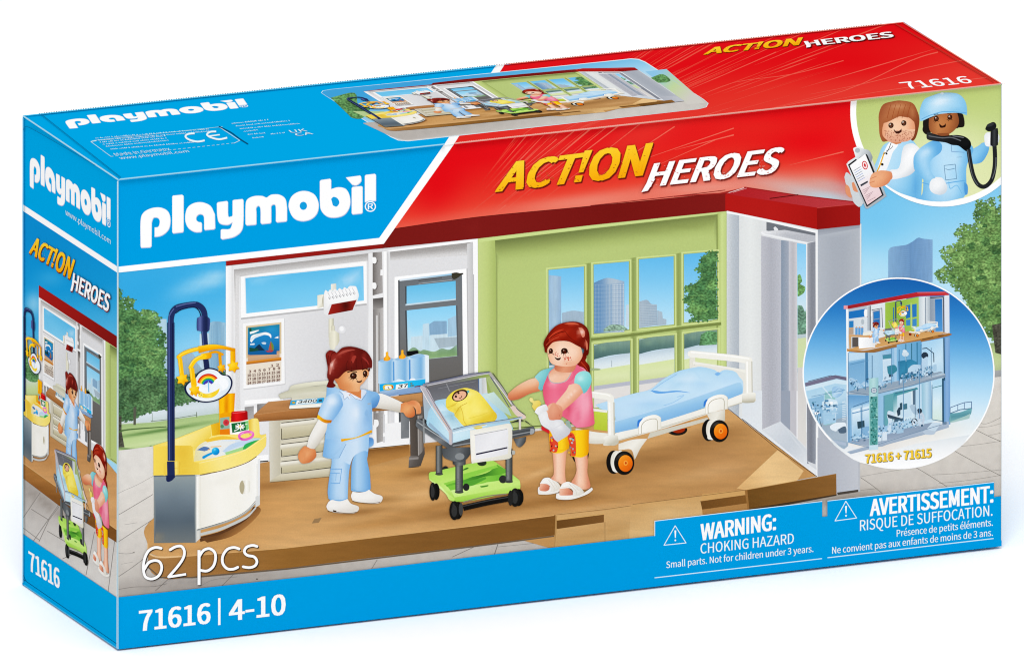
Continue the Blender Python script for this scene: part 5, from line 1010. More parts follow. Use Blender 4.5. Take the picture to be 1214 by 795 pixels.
# ================================================================== round badge with two figures
s = new('badge'); Z()
s.e(1117, 132.5, 109, 112.5, 'ffffff'); s.e(1117, 132.5, 102, 105.5, ('l', 1100, 110, 1120, 240, 'bfd07c', 'c3d487', 'd5df9f', 'e3e8b4'), b=[(1120, 185, (60, 40), 'e9eec0', .8), (1150, 110, (30, 20), 'bccf78', .5)], st=4)
s = new('badge_doctor'); Z(1000, 95, 5.1316)
bl_ = ('l', 190, 400, 470, 500, '8cc3ea', 'b3d9f4', 'a0cdf0', '7eb6e2')
s.p('185 530c 210 470 240 400 290 370 340 350 400 350 440 390 470 440 480 500 478 600 472 725c 420 712 330 680 250 630c 180 560', bl_, rim=(8, '6aa6d6', .35), b=[(440, 650, (24, 90), '5f9bd0', .7), (250, 560, 30, 'd2e9f8', .6)])
s.p('225 480c 245 440 265 400 290 372 330 370 330 400 300 440 280 500 250 560 205 560', ('l', 230, 400, 320, 500, 'ffffff', 'e9eef3')); s.l('248 440 225 510 205 555', 8, 'e2a93a'); s.l('290 380 270 430 245 450', 4, '3a3a3a'); s.l('300 400 290 415 262 430', 3, '3a3a3a'); s.e(262, 448, 6, 6, '2b2b2b'); s.e(236, 513, 8, 8, '2b2b2b')
s.p('355 440c 370 400 410 385 440 395 470 430 468 500 440 545 400 580 330 600 290 605c 280 580 285 550 290 545c 330 540 345 510 350 480', ('l', 360, 420, 470, 520, 'e9edf0', 'ffffff', 'f4f5f6', 'c3cad2'), rim=(8, 'b5bec8', .5))
s.p('160 600c 175 570 215 552 245 550 280 555 296 570 290 600 270 630 240 645 200 655 170 650 158 630', ('l', 160, 560, 290, 640, 'f0b594', 'e9a683', 'cb8160'), rim=(8, 'bf7556', .45))
s.p('275 590c 268 572 275 560 290 556c 298 580 295 600 280 606', 'c98361')
s.p('230 260c 250 225 430 220 440 260c 445 280 446 300 440 310 440 330 400 365 340 375 300 378 260 370 235 340', ('l', 240, 300, 430, 320, 'e5a385', 'f5c4a6', 'f2bb9c', 'dd997a'), rim=(8, 'c98363', .4)); s.q('275 365 365 355 350 385 320 392 290 380', 'c98866')
s.p('216 280c 215 210 240 150 300 130 350 125 420 140 450 190 462 240 455 300 440 350 420 370 400 350c 430 320 436 290 430 255c 400 230 370 225 340 222 310 235 270 255 245 262c 236 300 240 340 270 370c 240 375 225 350 218 320', ('l', 230, 150, 450, 330, 'a0684a', 'b27a56', '98603f', '7f4c30'), rim=(8, '7d4022', .5), b=[(330, 160, (50, 14), 'c49473', .7), (420, 200, (16, 40), 'b98562', .6)])
for x in (280, 310, 340, 370, 400): s.l(f'{x+8} 150 {x-4} 190 {x-14} 232', 3, '95542f')
s.p('250 330c 290 310 400 300 436 300c 425 345 390 372 330 378 290 378 260 360', ('l', 330, 310, 330, 370, 'eab498', 'd69b84'))
rnd = random.Random(2)
for _ in range(150):
    x, y = rnd.uniform(250, 432), rnd.uniform(306, 372)
    if ((x-342)/96)**2+((y-318)/56)**2 < 1: s.e(x, y, 2.4, 2.4, 'a8705c')
for x, y in ((289, 276), (367, 262)): s.e(x, y, 16, 17, '3d2418'); s.e(x, y, 10, 11, '6b4632'); s.e(x-5, y-6, 4, 4, 'eadccc')
s.p('308 300c 320 312 340 308 354 295c 350 318 322 326 306 304', '4a2218')
s = new('badge_surgeon'); Z(1000, 95, 5.1316)
s.p('770 430c 820 400 850 380 880 390 885 420 870 460 840 500 790 510 750 490c 745 460', ('l', 770, 420, 870, 480, '9fcdf0', '86bce8', '5f9ad0'), rim=(8, '5f9ad0', .4))
s.p('440 720c 480 690 490 560 520 400 560 370 640 340 700 350 770 390 790 430 750 520 748 620 752 680 740 700 730 715c 620 738 520 735', ('l', 480, 500, 770, 500, '79b2e2', 'a6d0f2', 'b4d9f5', '93c4ec', '75aede'), rim=(9, '5f9ad0', .4), b=[(560, 640, (50, 70), '7db4e2', .5), (680, 480, (40, 60), 'c3e1f7', .6), (670, 640, (30, 60), 'aed6f4', .7), (740, 640, (16, 50), '6aa4d8', .6)])
s.l('480 625 560 640 640 625 745 610', 6, '6aa4d8', cap=False); s.p('735 620c 755 640 755 690 740 700c 735 670', '5a94cc')
s.l('655 380 658 435 735 440', 3, '6f8fb5', smooth=False); s.l('612 520 680 512 688 600 622 608 612 520', 4, '6f8fa8', smooth=False); s.l('622 540 640 545 675 538', 4, '6f8fa8'); s.l('690 470 720 468', 3, '7c9cba'); s.l('640 620 650 660 690 640 720 690', 5, '79b0df')
s.p('540 600c 560 590 600 595 622 625 632 655 620 685 590 698 550 690 525 665 525 625', ('l', 540, 600, 610, 690, 'ffffff', 'f4f6f8', 'c9d1d9'), rim=(8, 'b5bfca', .5))
s.p('425 500c 430 460 460 420 500 390 540 370 580 375 600 400 590 440 540 480 520 520 535 560 560 595c 530 605 500 612 490 610c 450 570 430 540', ('l', 430, 500, 580, 440, '7cb5e4', 'a9d2f3', '90c2eb', '6aa5da'), rim=(9, '5c97cd', .4), b=[(500, 440, (30, 20), 'cbe5f8', .7, -30)])
s.p('500 250c 480 300 500 330 530 330c 530 300 520 260', '2a2320'); s.p('700 200c 730 220 735 280 700 290c 690 260', '2a2320'); s.p('485 240c 560 200 700 190 730 215c 728 260 715 280 690 295c 600 260 560 300 530 320c 490 310 483 270', '2b2421')
s.p('520 235c 600 205 680 200 696 215 702 260 680 300 640 330 590 340 540 325 520 290', ('l', 520, 260, 700, 280, '9c6844', 'bd8459', 'b0774d', '8f5d3b'), rim=(8, '7d4d2e', .5)); s.q('570 325 640 322 650 350 580 350', '8a5836')
s.p('463 235c 465 180 490 120 540 95 600 78 680 80 720 100 745 140 752 190 750 215c 700 200 600 205 560 215 520 230 475 250 465 245', ('l', 480, 120, 740, 200, '8fc3ea', 'b9ddf6', 'a3cff0', '86bbe6'), rim=(9, '6aa5d6', .45), b=[(590, 130, (50, 20), 'dff0fb', .8, -10), (500, 210, (20, 16), '7cb2de', .6), (690, 185, (40, 8), '7cb2de', .6)]); s.l('475 238 540 210 620 192 748 200', 5, '6aa2d2', cap=False); s.e(600, 82, 10, 7, 'cfe6f6')
for x, y in ((565, 235), (647, 226)):
    s.e(x, y, 15, 16, '33190f'); s.e(x, y, 9, 10, '6b3f28'); s.e(x-4, y-5, 4, 4, 'd9c4b5')
    for dx, dy in ((-18, 10), (-10, 18), (16, 12)): s.l(f'{x} {y+8} {x+dx} {y+dy+6}', 3, '33190f')
s.p('583 265c 600 278 615 272 622 262c 620 285 590 290 582 268', '3b1a10'); s.l('550 212 575 206', 4, '3b2014'); s.l('632 204 655 202', 4, '3b2014')
s.p('505 325c 515 318 560 330 600 340 660 335 700 335 740 345 770 370 776 400 760 430 740 430 700 400 660 395 620 380 560 372 510 360', ('l', 520, 330, 740, 420, '4a4c4f', '2b2d30', '17191b'), rim=(6, '0d0e10', .5)); s.l('520 340 600 352 660 350 740 380', 6, '6d7074'); s.e(740, 375, 26, 26, '1c1e20'); s.l('665 340 700 345 730 350', 5, '7c7f83')
s.l('760 420 772 500 790 580 820 635 860 648 900 610 918 540 922 470 918 390', 26, '2e3134', cap=False); s.l('755 425 768 505 786 585 818 640', 5, '63676b', cap=False); s.l('905 600 924 540 928 470', 5, '6d7175', cap=False)
s.p('855 340c 870 320 900 318 930 320 948 340 946 370 930 395 890 405 862 395', ('l', 855, 340, 946, 390, 'f4f6f8', 'ffffff', 'c3ccd6'), rim=(7, 'b5bfca', .5))
s.p('895 300c 925 295 940 300 940 395c 920 405 900 400 893 390', ('l', 893, 350, 942, 350, '17191b', '4a4d50', '1c1e20')); s.p('862 300c 870 280 900 258 920 258 930 275 925 295 900 310 880 312', '26282b'); s.e(893, 272, 24, 10, '3f4245', a=-20)
s = new('badge_clipboard'); Z(1000, 95, 5.1316)
s.p('5 590c 20 560 60 600 75 640 110 690 120 740 110 765c 90 770 60 740 50 700 20 650', 'c3c9cd'); s.p('10 655c 15 635 35 650 45 690 50 712 35 712 15 690', 'd58f70'); s.p('50 625c 70 620 90 650 88 680 60 670', 'd58f70')
s.p('22 510c 30 495 70 470 130 430 150 428 170 470 255 690 255 710 160 775 140 780 125 760 25 530', ('l', 30, 500, 250, 720, 'dde1e3', 'b9c0c5', '9fa7ad')); s.q('27 515 140 432 245 700 142 772', '2b2e33'); s.q('38 520 132 448 234 698 145 760', ('l', 60, 500, 180, 740, 'fbfbfc', 'eef0f3', 'e9cfd2', 'e3c3c6'))
s.p('65 440c 60 415 90 405 110 415 150 425 165 440 178 470c 165 500 140 450 100 470 80 485', ('l', 70, 420, 170, 470, 'f0f2f3', 'c1c7cb', '8f969b')); s.e(85, 428, 16, 15, 'a9b0b5')
s.e(130, 518, 17, 27, 'c8303c', a=-15); s.e(130, 518, 12, 21, 'f6e4e4', a=-15); s.e(130, 518, 6, 12, 'c8303c', a=-15)
for i in range(6): s.l(f'{62+i*5} {552+i*13} {104+i*5} {527+i*13}', 3, '7b90c4' if i % 2 else '6c7685', cap=False)
s.q('102 636 146 612 150 622 106 648', '4a4d55'); 
for i in range(7): s.l(f'{115+i*5} {672+i*11} {165+i*5-(i%3)*14} {646+i*11}', 2.5, '9a7f86', cap=False)
s.p('160 600c 175 570 215 552 245 550 280 555 296 570 290 600 270 630 240 645 200 655 170 650 158 630', ('l', 160, 560, 290, 640, 'f0b594', 'e9a683', 'cb8160'), rim=(8, 'bf7556', .45))
s.l('165 600 200 585', 4, 'c47f60'); s.l('160 625 190 615', 4, 'c47f60')

# ================================================================== round inset with the three-storey building
s = new('inset'); Z()
s.e(1065.3, 442.3, 114, 113.6, 'ffffff'); s.up(); s.e(1065.3, 442.3, 112.3, 111.9, ('l', 1068, 335, 1060, 552, '1a63b0', '2e80c8', '62abe0', '9ed2f2', 'cfe9f8', 'f4f9fc', 'ffffff'), b=[(1010, 500, (40, 20), 'c9dcea', .5), (1090, 515, (60, 14), 'e6e0d6', .7, -10), (1030, 525, (40, 10), 'ded7cf', .7, 10)], st=5)
s.p('985 522c 1040 535 1090 525 1150 515c 1135 532 1100 548 1065 553 1020 548 992 530', ('l', 1060, 520, 1062, 552, 'dfe6ea', 'f2f4f5', 'ffffff'))
b1, b2, b3, b4, wh = '9dc6e4', '6fa5cd', '3f7ba6', '2f5f80', 'dcecf6'
s = new('hospital'); Z(945, 320, 3.3125)
# lower left wing
s.p('22 455c 150 425 190 432c 200 440 200 690 120 660 60 620 35 560 24 500', ('l', 60, 450, 120, 660, 'a9d3ea', 'bcdcee', '8db8d6', '9db2c4')); s.q('22 445 150 412 195 420 195 434 155 426 24 460', '6f6a83'); s.q('22 460 155 428 195 436 195 450 150 445 24 478', 'd3e9f4')
s.q('60 610 195 575 195 672 130 662', ('l', 100, 590, 120, 660, '93a7b8', 'a9b9c6')); s.q('108 480 150 470 150 600 108 610', '8fc4c4'); s.q('30 510 105 490 105 560 34 570', '8cbcdc')
Z(955, 440, 6.626)
s.p('135 110 210 210', b1) if False else None
s.l('130 115 205 205', 10, 'd5e9f3'); s.p('205 165c 215 125 260 115 300 130 290 175 250 205 215 200', ('l', 205, 120, 300, 200, '8abbe2', 'b6d9f0', '6fa5d4')); s.l('225 160 260 135 290 145', 4, '5f97c8'); s.l('215 185 250 170 285 170', 3, 'd5e9f5')
s.p('130 240c 180 215 240 225 255 250c 250 290 230 330 200 330 150 320 130 290', 'cfe6f2'); s.q('140 300 240 290 240 400 140 420', 'a5cde6'); 
for i, (x, y, w, h, c) in enumerate(((150, 225, 30, 16, b3), (190, 240, 24, 20, 'ffffff'), (215, 262, 30, 18, b4), (160, 270, 34, 16, b2), (30, 300, 40, 24, 'e6f2f8'), (70, 320, 40, 20, 'ffffff'), (20, 340, 30, 20, b3), (100, 330, 26, 30, b2), (165, 300, 24, 20, b3), (220, 240, 24, 12, 'e6f2f8'), (8, 260, 80, 20, '74aad2'), (150, 340, 60, 6, b1))):
    s.q(f'{x} {y} {x+w} {y-3} {x+w} {y+h-3} {x} {y+h}', c)
for x in (70, 85, 100, 120): s.l(f'{x} 330 {x-8} 380 {x+6} 430', 4, '1f3f55')
s.p('190 430c 230 405 300 400 318 410c 318 450 260 450 240 470 200 455', 'e9f2f8'); s.p('255 460c 280 440 310 430 318 440c 318 480 270 485', '4a6075'); 
for i in range(11): s.l(f'288 {240+i*14} 316 {236+i*14}', 5, 'e6f1f7', cap=False)
s.q('130 520 318 560 318 585 120 535', 'aebdd0')
# main block: left edge column, storeys
Z(955, 325, 6.357)
s.q('305 255 325 250 330 1262 312 1262', 'eef4f8')
# top storey in full colour
s.q('322 262 720 190 760 180 760 520 480 590 322 560', ('l', 330, 300, 740, 300, 'cfd9e0', 'e3e8ec', 'd5dce2')); s.q('325 280 462 256 462 318 326 335', '1f72be'); s.q('322 262 462 238 462 258 325 282', 'b5bfc9')
s.q('328 352 362 350 362 400 328 402', '2a7ec0'); s.q('326 404 362 402 362 408 326 410', 'd39a45'); s.q('326 410 362 408 362 452 326 455', 'b9a08a'); s.e(430, 358, 12, 22, 'b5c0c8')
s.p('440 285c 450 262 480 270 505 290c 500 315 470 320 445 318', 'f3f5f6'); s.q('460 318 488 300 488 318 465 325', '9a1d1b'); s.q('466 240 490 236 490 420 466 425', 'b3bcc5'); s.q('484 238 491 237 491 425 484 426', '2b3238')
s.q('505 278 562 266 565 400 508 405', '8a98a8'); s.q('512 285 558 276 560 330 514 338', '2a7cc4'); s.q('512 345 558 336 560 400 514 404', '2872ba'); s.l('500 270 575 256 580 400', 5, '3b4550', smooth=False)
s.q('600 215 760 190 760 520 600 470', ('l', 600, 300, 760, 300, '9fc24a', '8fb840', 'a5c855')); s.q('660 250 705 242 705 390 660 395', '1d6ab4'); s.q('325 450 325 470 330 560 345 555 345 468', 'c9a272')
Z(1060, 325, 6.358)
s.q('0 205 185 170 188 440 0 480', ('l', 0, 300, 188, 300, '8db83e', 'a9cb5c')); s.q('86 235 122 228 122 325 90 335', '2371bb'); s.q('135 228 170 222 170 320 138 325', '2a78c0'); s.q('90 345 122 340 122 385 92 388', '3f8ac8'); s.q('138 338 170 332 170 390 138 392', '3f8ac8'); s.l('128 215 130 400', 6, 'c3da86', cap=False)
s.q('185 170 270 165 272 440 188 440', ('l', 185, 300, 272, 300, 'c3cfd6', 'e6ecef', 'aab6c0')); s.q('232 175 240 175 240 400 232 400', '8f9dab'); s.q('270 170 380 165 380 450 272 440', ('l', 270, 300, 380, 300, '8b9aab', 'c3ccd6')); s.l('275 178 372 172 375 440', 7, '3a3d4c', smooth=False); s.q('308 190 362 184 366 428 312 430', ('l', 320, 190, 325, 430, '2a74bd', '4f98d6')); s.q('380 155 416 155 418 450 382 450', 'dfe5ee')
s.q('-680 425 -675 430 -670 575 -680 570', 'c59a62')
# floor slab of the top storey
Z(955, 325, 6.357); s.p('312 560c 420 575 470 570 520 560 700 520 860 480 1070 445 1075 440c 1078 465 700 545 540 585 480 592 400 590 312 580c', ('l', 500, 540, 510, 590, 'c78f4c', 'a76f34', '8c5a28')); s.p('328 562c 400 540 560 480 760 430 900 430 1075 438c 900 480 700 520 560 548 480 562 400 572 328 566', ('l', 500, 480, 520, 570, 'c5935a', 'd9a867')); s.l('880 490 960 474', 5, '4e3418'); s.l('1000 467 1040 460', 5, '4e3418')
s.q('325 455 540 455 540 468 520 478 328 470', 'd3a36a'); s.q('400 475 525 475 525 550 402 560', ('l', 400, 500, 525, 500, 'ffffff', 'e6e8ea')); s.q('352 475 398 475 398 545 352 550', '5a5450')
for x in (375, 397, 418): s.q(f'{x} 402 {x+18} 400 {x+18} 455 {x} 458', '5f9fd6'); s.e(x+9, 400, 4, 5, 'e6962a')
s.q('432 440 515 430 515 455 432 462', 'eceadf')
# roof
s.q('288 236 318 235 318 262 288 262', 'e79aa2'); s.q('318 236 840 135 1080 130 1080 158 860 165 318 262', ('l', 330, 250, 1070, 140, 'a02428', 'b3222a', 'c8353a')); s.q('840 135 1084 130 1084 140 845 146', 'd3565a')
# middle storey
Z(955, 325, 6.357)
s.q('322 590 520 590 760 540 760 900 560 960 325 960', ('l', 330, 700, 740, 700, '8fc0e2', 'a9cfe8', '7fb4da')); s.q('322 592 460 590 460 630 325 655', 'c3e0f2'); s.q('325 668 445 640 448 900 325 920', ('l', 330, 660, 340, 900, '6fa8d2', '8dbde0')); s.q('452 590 470 590 475 930 455 940', '3c78a6'); s.q('580 608 648 600 650 800 585 805', 'cfe3f0'); s.q('580 608 648 600 648 632 582 640', '3f8aa0'); s.q('592 655 640 650 640 790 594 795', 'c9e0f0'); s.q('625 720 655 715 657 770 628 775', '2f4b60')
s.q('690 560 1000 520 1040 500 1040 800 900 830 690 880', ('l', 700, 600, 1040, 600, '5fa0cc', '8cc4e8', 'c3e3f6')); s.q('668 555 698 550 700 860 670 870', 'a9cde8')
Z(1060, 325, 6.358)
s.q('20 530 200 500 200 800 20 800', ('l', 20, 600, 200, 600, '7db8de', '5b9fca')); s.q('85 525 92 524 92 780 85 780', '2d6c88'); s.q('128 520 136 518 136 640 128 640', '2d6c88'); s.q('168 515 180 513 180 700 170 700', '3b7fa5')
s.q('30 655 130 640 170 660 170 760 35 800', ('l', 40, 650, 120, 780, '1f6f98', '2f86ad', '1c6286')); s.e(85, 600, 26, 20, 'cfe0ea'); s.e(80, 580, 16, 12, 'dbe9f0'); s.l('85 615 90 655', 5, '9fc0d4')
s.q('208 510 378 480 382 770 210 780', ('l', 220, 560, 380, 760, 'a9d6f2', 'cfe8f6', 'b3d6ec')); s.l('215 560 245 555 298 595 300 660', 7, '2b4458', smooth=False); s.e(232, 612, 26, 26, '1d2c3c'); s.p('215 640c 250 620 255 660 250 710c 220 720 200 700', 'b9d6eb')
s.p('105 710c 150 680 260 690 320 675c 320 720 300 735 130 750 105 745', ('l', 120, 690, 300, 740, 'bcd8ec', 'a9cbe2')); 
for x, y in ((140, 772), (185, 768), (285, 745), (250, 750)): s.e(x, y, 13, 13, '2e4a60'); s.e(x, y, 5, 5, 'b3cde0')
s.q('372 480 420 470 424 1130 375 1135', ('l', 372, 600, 424, 600, '5f93c8', '86b0dc', '6a9bd0')); s.q('370 480 380 478 384 800 374 800', '1f4a66')
# slab of the middle storey
Z(955, 440, 6.626); s.q('318 160 500 165 830 80 1090 15 1100 30 1100 45 840 110 560 180 500 190 330 180', ('l', 500, 130, 510, 180, 'c3cfda', '8b9dae', 'a5b3c0')); s.q('330 160 400 140 700 80 1060 0 1085 10 830 85 500 168', '8fa3b5')
for x, y in ((365, 70), (410, 110), (470, 100), (590, 95)): s.p(f'{x-35} {y}c {x-10} {y-20} {x+25} {y-6} {x+30} {y+10}c {x} {y+22}', 'a9cce6'); s.q(f'{x-4} {y+12} {x+4} {y+12} {x+4} {y+45} {x-4} {y+45}', '2f5f86')
s.p('640 -40c 700 -50 720 -10 690 20c 650 20', '2d7f96')
# ground storey
s.q('330 185 500 192 560 182 840 115 1060 60 1060 380 840 440 590 590 500 590 330 555', ('l', 340, 300, 1050, 300, '7aaed6', '92c1e2', 'b3d6ec', 'd3e8f5')); s.q('330 185 500 192 500 240 335 290', ('l', 400, 190, 405, 280, '5f9acb', '86b7dd'))
s.q('358 290 500 250 500 520 365 545', 'b9d9ee'); s.q('368 305 430 288 432 500 372 520', ('l', 380, 300, 390, 500, 'e9f5fb', '9cc8e4')); s.q('442 285 498 270 498 480 444 500', ('l', 450, 290, 460, 480, 'ddeef8', '8fbde0')); s.l('365 330 500 296', 8, '5b92be', cap=False); s.l('436 280 440 520', 6, '4f86b4', cap=False); s.q('405 395 462 385 465 440 410 450', '22404f')
s.q('340 550 500 520 590 510 840 430 1000 400 1040 420 600 590 500 592', ('l', 500, 520, 510, 590, '8a9db4', 'a3b3c6')); s.e(480, 500, 30, 30, 'b3d3ea'); s.q('445 440 500 430 500 500 450 510', '7fb0d6')
s.q('690 165 860 125 870 370 690 400', ('l', 700, 200, 850, 300, '4f9aa6', 'e3f0f5', 'd3e8f2')); s.q('720 190 830 165 835 350 722 360', 'c9e2f0'); s.q('612 190 690 170 690 420 612 430', '5ea3ad'); s.q('740 250 760 245 760 300 742 305', '2b4a5a')
s.p('640 340c 650 310 690 320 700 350c 680 370 690 420 660 490c 640 480 650 400 640 350', 'cfe2f0'); s.q('640 335 760 370 765 395 650 365', '2c4152'); s.q('670 400 740 385 745 470 675 485', 'a3c6de'); s.q('720 310 745 290 745 340 722 350', '223747'); s.q('560 480 640 470 640 540 570 550', 'dbe8f2'); s.l('600 470 600 560', 4, '5b7f99'); s.q('720 420 762 410 762 470 722 480', '3f6c8c')
Z(1060, 440, 6.625)
s.q('0 175 180 125 190 140 0 195', '3f8f9c'); s.q('145 150 165 145 168 260 148 265', '4f6a80'); s.q('215 95 290 75 300 370 220 390', ('l', 215, 200, 300, 200, '8ec0d6', 'bfdcec', '7faed0')); s.q('300 75 380 55 382 395 300 385', ('l', 310, 90, 315, 380, 'b3dcf2', 'ddf0f6', 'd6eadf')); s.l('302 130 380 110', 6, '3f7f8c', cap=False); s.q('376 55 390 52 392 400 378 398', '1f4a66')
s.e(160, 400, 27, 33, '1b2c3c'); s.e(160, 400, 18, 24, 'dfe9f1'); s.e(160, 400, 6, 8, '1b2c3c'); s.p('190 330c 220 320 240 360 235 420c 200 430 185 380', 'c3d1e0'); s.e(200, 310, 20, 20, '22303f'); s.p('120 270c 150 260 180 300 190 340c 150 330', 'a9c3d6'); s.e(95, 340, 22, 22, 'c9e0f0'); s.q('68 258 102 250 104 295 70 302', '3b6f82'); s.q('15 410 70 400 75 480 20 490', 'a5c6de'); s.p('20 310c 40 280 50 300 45 340c 30 350', '22384a'); s.q('0 380 70 365 70 385 0 400', '35566e')
s.q('375 400 430 395 430 440 300 480 -460 680 -560 660 -560 640 -440 650 200 470 380 420', ('l', 0, 540, 10, 580, 'a9b9cc', '7f93ab')); s.q('240 470 300 400 372 402 320 475', 'c9dcea'); s.p('225 475c 250 455 300 465 330 470c 310 495 250 495', 'b9c9d9'); s.q('380 400 412 395 412 415 385 420', '5f7a94')
# ramp with railing
s.p('440 330c 520 320 600 290 612 296c 600 340 560 360 440 400', ('l', 500, 310, 510, 390, '6fb0b8', '4f8f9c', '7fb3b5')); s.l('440 330 520 300 610 290', 7, '3f6f8c', smooth=False); s.l('440 285 500 262 550 245 608 238 608 290', 6, '56749a', smooth=False); s.l('440 285 440 330', 6, '56749a'); s.l('500 262 500 310', 5, '56749a'); s.l('552 245 552 298', 5, '56749a')
s.q('560 350 600 330 590 370 440 405 440 395', 'a5c8c3')
Z(); rnd = random.Random(21)
PAL = ['bcd8ec', '2f5f86', '5f97c2', 'b9d6ea', '3f7f9c', 'cfe3f2', '7fb0d4', '284c68', '9fc6e0']
def clutter(n, x0, x1, y0, y1, lo, hi):
    for _ in range(n):
        x = rnd.uniform(x0, x1); y = y0+(y1-y0)*(x-x0)/(x1-x0)-rnd.uniform(lo, hi); w, h = rnd.uniform(.5, 2.6), rnd.uniform(.4, 2.2)
        s.q(f'{x} {y} {x+w} {y-w*.12} {x+w} {y+h} {x} {y+h+.2}', rnd.choice(PAL))
clutter(160, 1028, 1092, 524, 507, 3, 16); clutter(30, 1008, 1024, 527, 525, 2, 14); clutter(70, 1008, 1052, 464, 460, 2, 14); clutter(130, 1064, 1104, 458, 446, 3, 14); clutter(50, 960, 992, 500, 502, 4, 26)
for t, w, c in (('1005.6 418 1006.6 523', .9, '5b87ad'), ('1006 464 1033 468 1080 457 1121 445', .9, '5d7d9b'), ('1006 524 1030 530 1080 514 1123 501', .8, '6f8aa5'), ('1011 482 1031 475 1031 518 1012 521', .8, '3f6f98'), ('1022 478 1022 519', .6, '3f6f98'), ('1034 421 1034 465', .9, '39698f'), ('1046 421 1057 419.5 1057 450 1047 452', .7, '4c7ba0'), ('1066 414 1066 456', 1, '3f74a3'), ('1092 408 1092 448', 1, '3f74a3'), ('1061 466 1085 460 1085 495', .8, '2f5f80'), ('1105 456 1105 497 1117 499', .8, '3b6a90'), ('958 452 985 445 1003 449', .8, '4d4a63'), ('962 470 1002 462', .7, '5f93ba'), ('958 486 1002 478', .6, '6f9fc4'), ('1008 432 1030 427', .7, '4f86b0'), ('1104 412 1104 447', .7, '3b6a90')):
    s.l(t, w, c, smooth=False, cap=False)
for t in ('1048 470 1048 505', '1071 445 1071 500', '1090 440 1090 496', '1057 412 1057 455', '1026 418 1026 462'): s.l(t, .8, '4f86b0', cap=False)
# green printed column
Z(955, 440, 6.626); s.q('500 55 572 48 570 610 500 618', ('l', 500, 300, 572, 300, '9fd0cf', 'b9dfe0', '8dc2c6')); s.q('508 200 565 195 565 580 508 585', '4c9a94')
rnd = random.Random(3)
for _ in range(70): x, y = rnd.uniform(512, 562), rnd.uniform(205, 575); s.e(x, y, rnd.uniform(3, 8), rnd.uniform(4, 9), rnd.choice(['1f6b66', '2b7d74', '8ccabf', '17554f']))
s.e(538, 150, 24, 22, '33507c'); s.e(538, 150, 19, 17, 'e9f2f6'); s.e(538, 150, 12, 11, '33507c'); s.e(538, 150, 8, 7, 'e3eef5'); s.l('528 150 548 150', 4, '33507c'); s.q('500 580 570 575 570 612 500 620', 'c9e3ee')
def wash(P, C):     # the lower storeys are printed as a pale blue ghost
    k = ((P[:, 1] > 417.5-.165*(P[:, 0]-1005)) | (P[:, 0] < 1001))[:, None]*.08
    return C*(1-k)+k*srgb('b4c6da')
A['hospital'].post = wash
for k in ('badge_doctor', 'badge_surgeon', 'badge_clipboard'): A[k].con = .05
for k in ('nurse', 'mother', 'cart', 'bed', 'baby', 'table', 'warmer', 'mobile'): A[k].con = .055
A['cart'].con = .03
s = new('inset_numbers'); Z(945, 320, 3.3125)
for d, c in ((3, '8a7a3a'), (1.5, '9a8a4a'), (0, 'fbd23a')): s.line('71616 + 71615', 268, 757, 526, 733, 33, c, .045, 1.0, dx=d, dy=d)
# ================================================================== end panel
s = new('side_back'); Z()
s.q('26.3 249 139 322.5 139 708 26.5 632', ('l', 60, 280, 84, 470, '0d8fd5', '159bdc', '5cbbe8', 'a9dcf4'), b=[(40, 360, (10, 14), 'a9daf3', .7), (60, 330, (16, 10), '3fb0e6', .6)], st=3)
s.q('26.4 395 46 405 46 480 26.4 470', ('l', 30, 400, 34, 475, '7fb3cf', '7aa37c', '4f7f4c')) ; s.q('26.4 443 46 452 46 490 26.4 480', ('l', 30, 445, 34, 480, 'd3dfe4', 'c5d79a', 'b5c98a'))
s.p('26.4 415c 33 412 38 425 46 428c 46 450 36 452 26.4 444c', '5f8f5a', m='foliage'); s.q('40 408 46 406 46 432 40 430', '8fb6d0')
s = new('side_roof'); Z()
s.q('46 338 139 398.8 139 413 46 352', ('l', 46, 345, 139, 405, 'a81d1a', '981916', '7f1714'), m='plaster')
s = new('side_floor'); Z()
s.q('26.5 480 46 487 126 546 139 562 139 629 26.5 549', ('l', 60, 500, 50, 580, 'b07c48', 'c8925a', 'd3a068'), m='wood', b=[(50, 540, (24, 5), 'b37d46', .6, 35), (100, 575, (20, 4), 'dcb07a', .6, 35), (120, 590, (14, 4), 'dfb57f', .6, 35)])
s.q('26.5 548 139 628 139 643 70 599 26.5 566', ('l', 60, 572, 54, 592, 'a9723a', '8f5c2b', '7d4f24'), m='wood')
s.l('26.5 548 139 628', .7, 'ddb27c', cap=False)
s = new('side_pave'); Z()
s.q('26.5 565 70 598 139 642 139 709 26.5 633', ('l', 70, 590, 60, 670, 'b5aea8', 'cdc8c3', 'd9d5d0'), m='stone', b=[(60, 600, (40, 5), '8f867e', .7, 35)])
for t in ('48 583 27 614', '70 597 36 646', '112 630 102 681', '136 640 128 702', '37 603 58 616 46 642', '56 629 95 652 74 662', '58 616 70 600', '27 625 47 640'): s.l(t, .8, '8a847f', cap=False, smooth=False)
s = new('side_blue'); Z()
s.q('26.8 137 140.2 213 139.3 316 26.3 241.8', '00a6e6'); s.q('26.3 241.8 139.3 316 139.2 323.3 26.3 249.4', 'ffffff')
s = new('side_bottom'); Z(); s.q('26.5 632 139.2 708.2 139.3 769 26.4 692.3', '00a7e7')
s.l('27.6 681 31 688 36 692 139 763', .8, '0b5f8e', cap=False); s.l('28 692.5 137.5 767', .9, '5fcaf2', cap=False)
s = new('side_text'); Z(20, 170, 4.416)
s.text('www.playmobil.com', (254, 372), (491, 528), (491, 498), (254, 342), 'e6f7fe', .0)
s = new('side_num'); Z(20, 560, 5.68)
s.text('71616', (86, 657), (286, 778), (284, 650), (80, 528), 'ffffff', .03)
s = new('side_crease_highlight'); Z()  # painted edge highlights in pale strokes, plus the dark flap seam
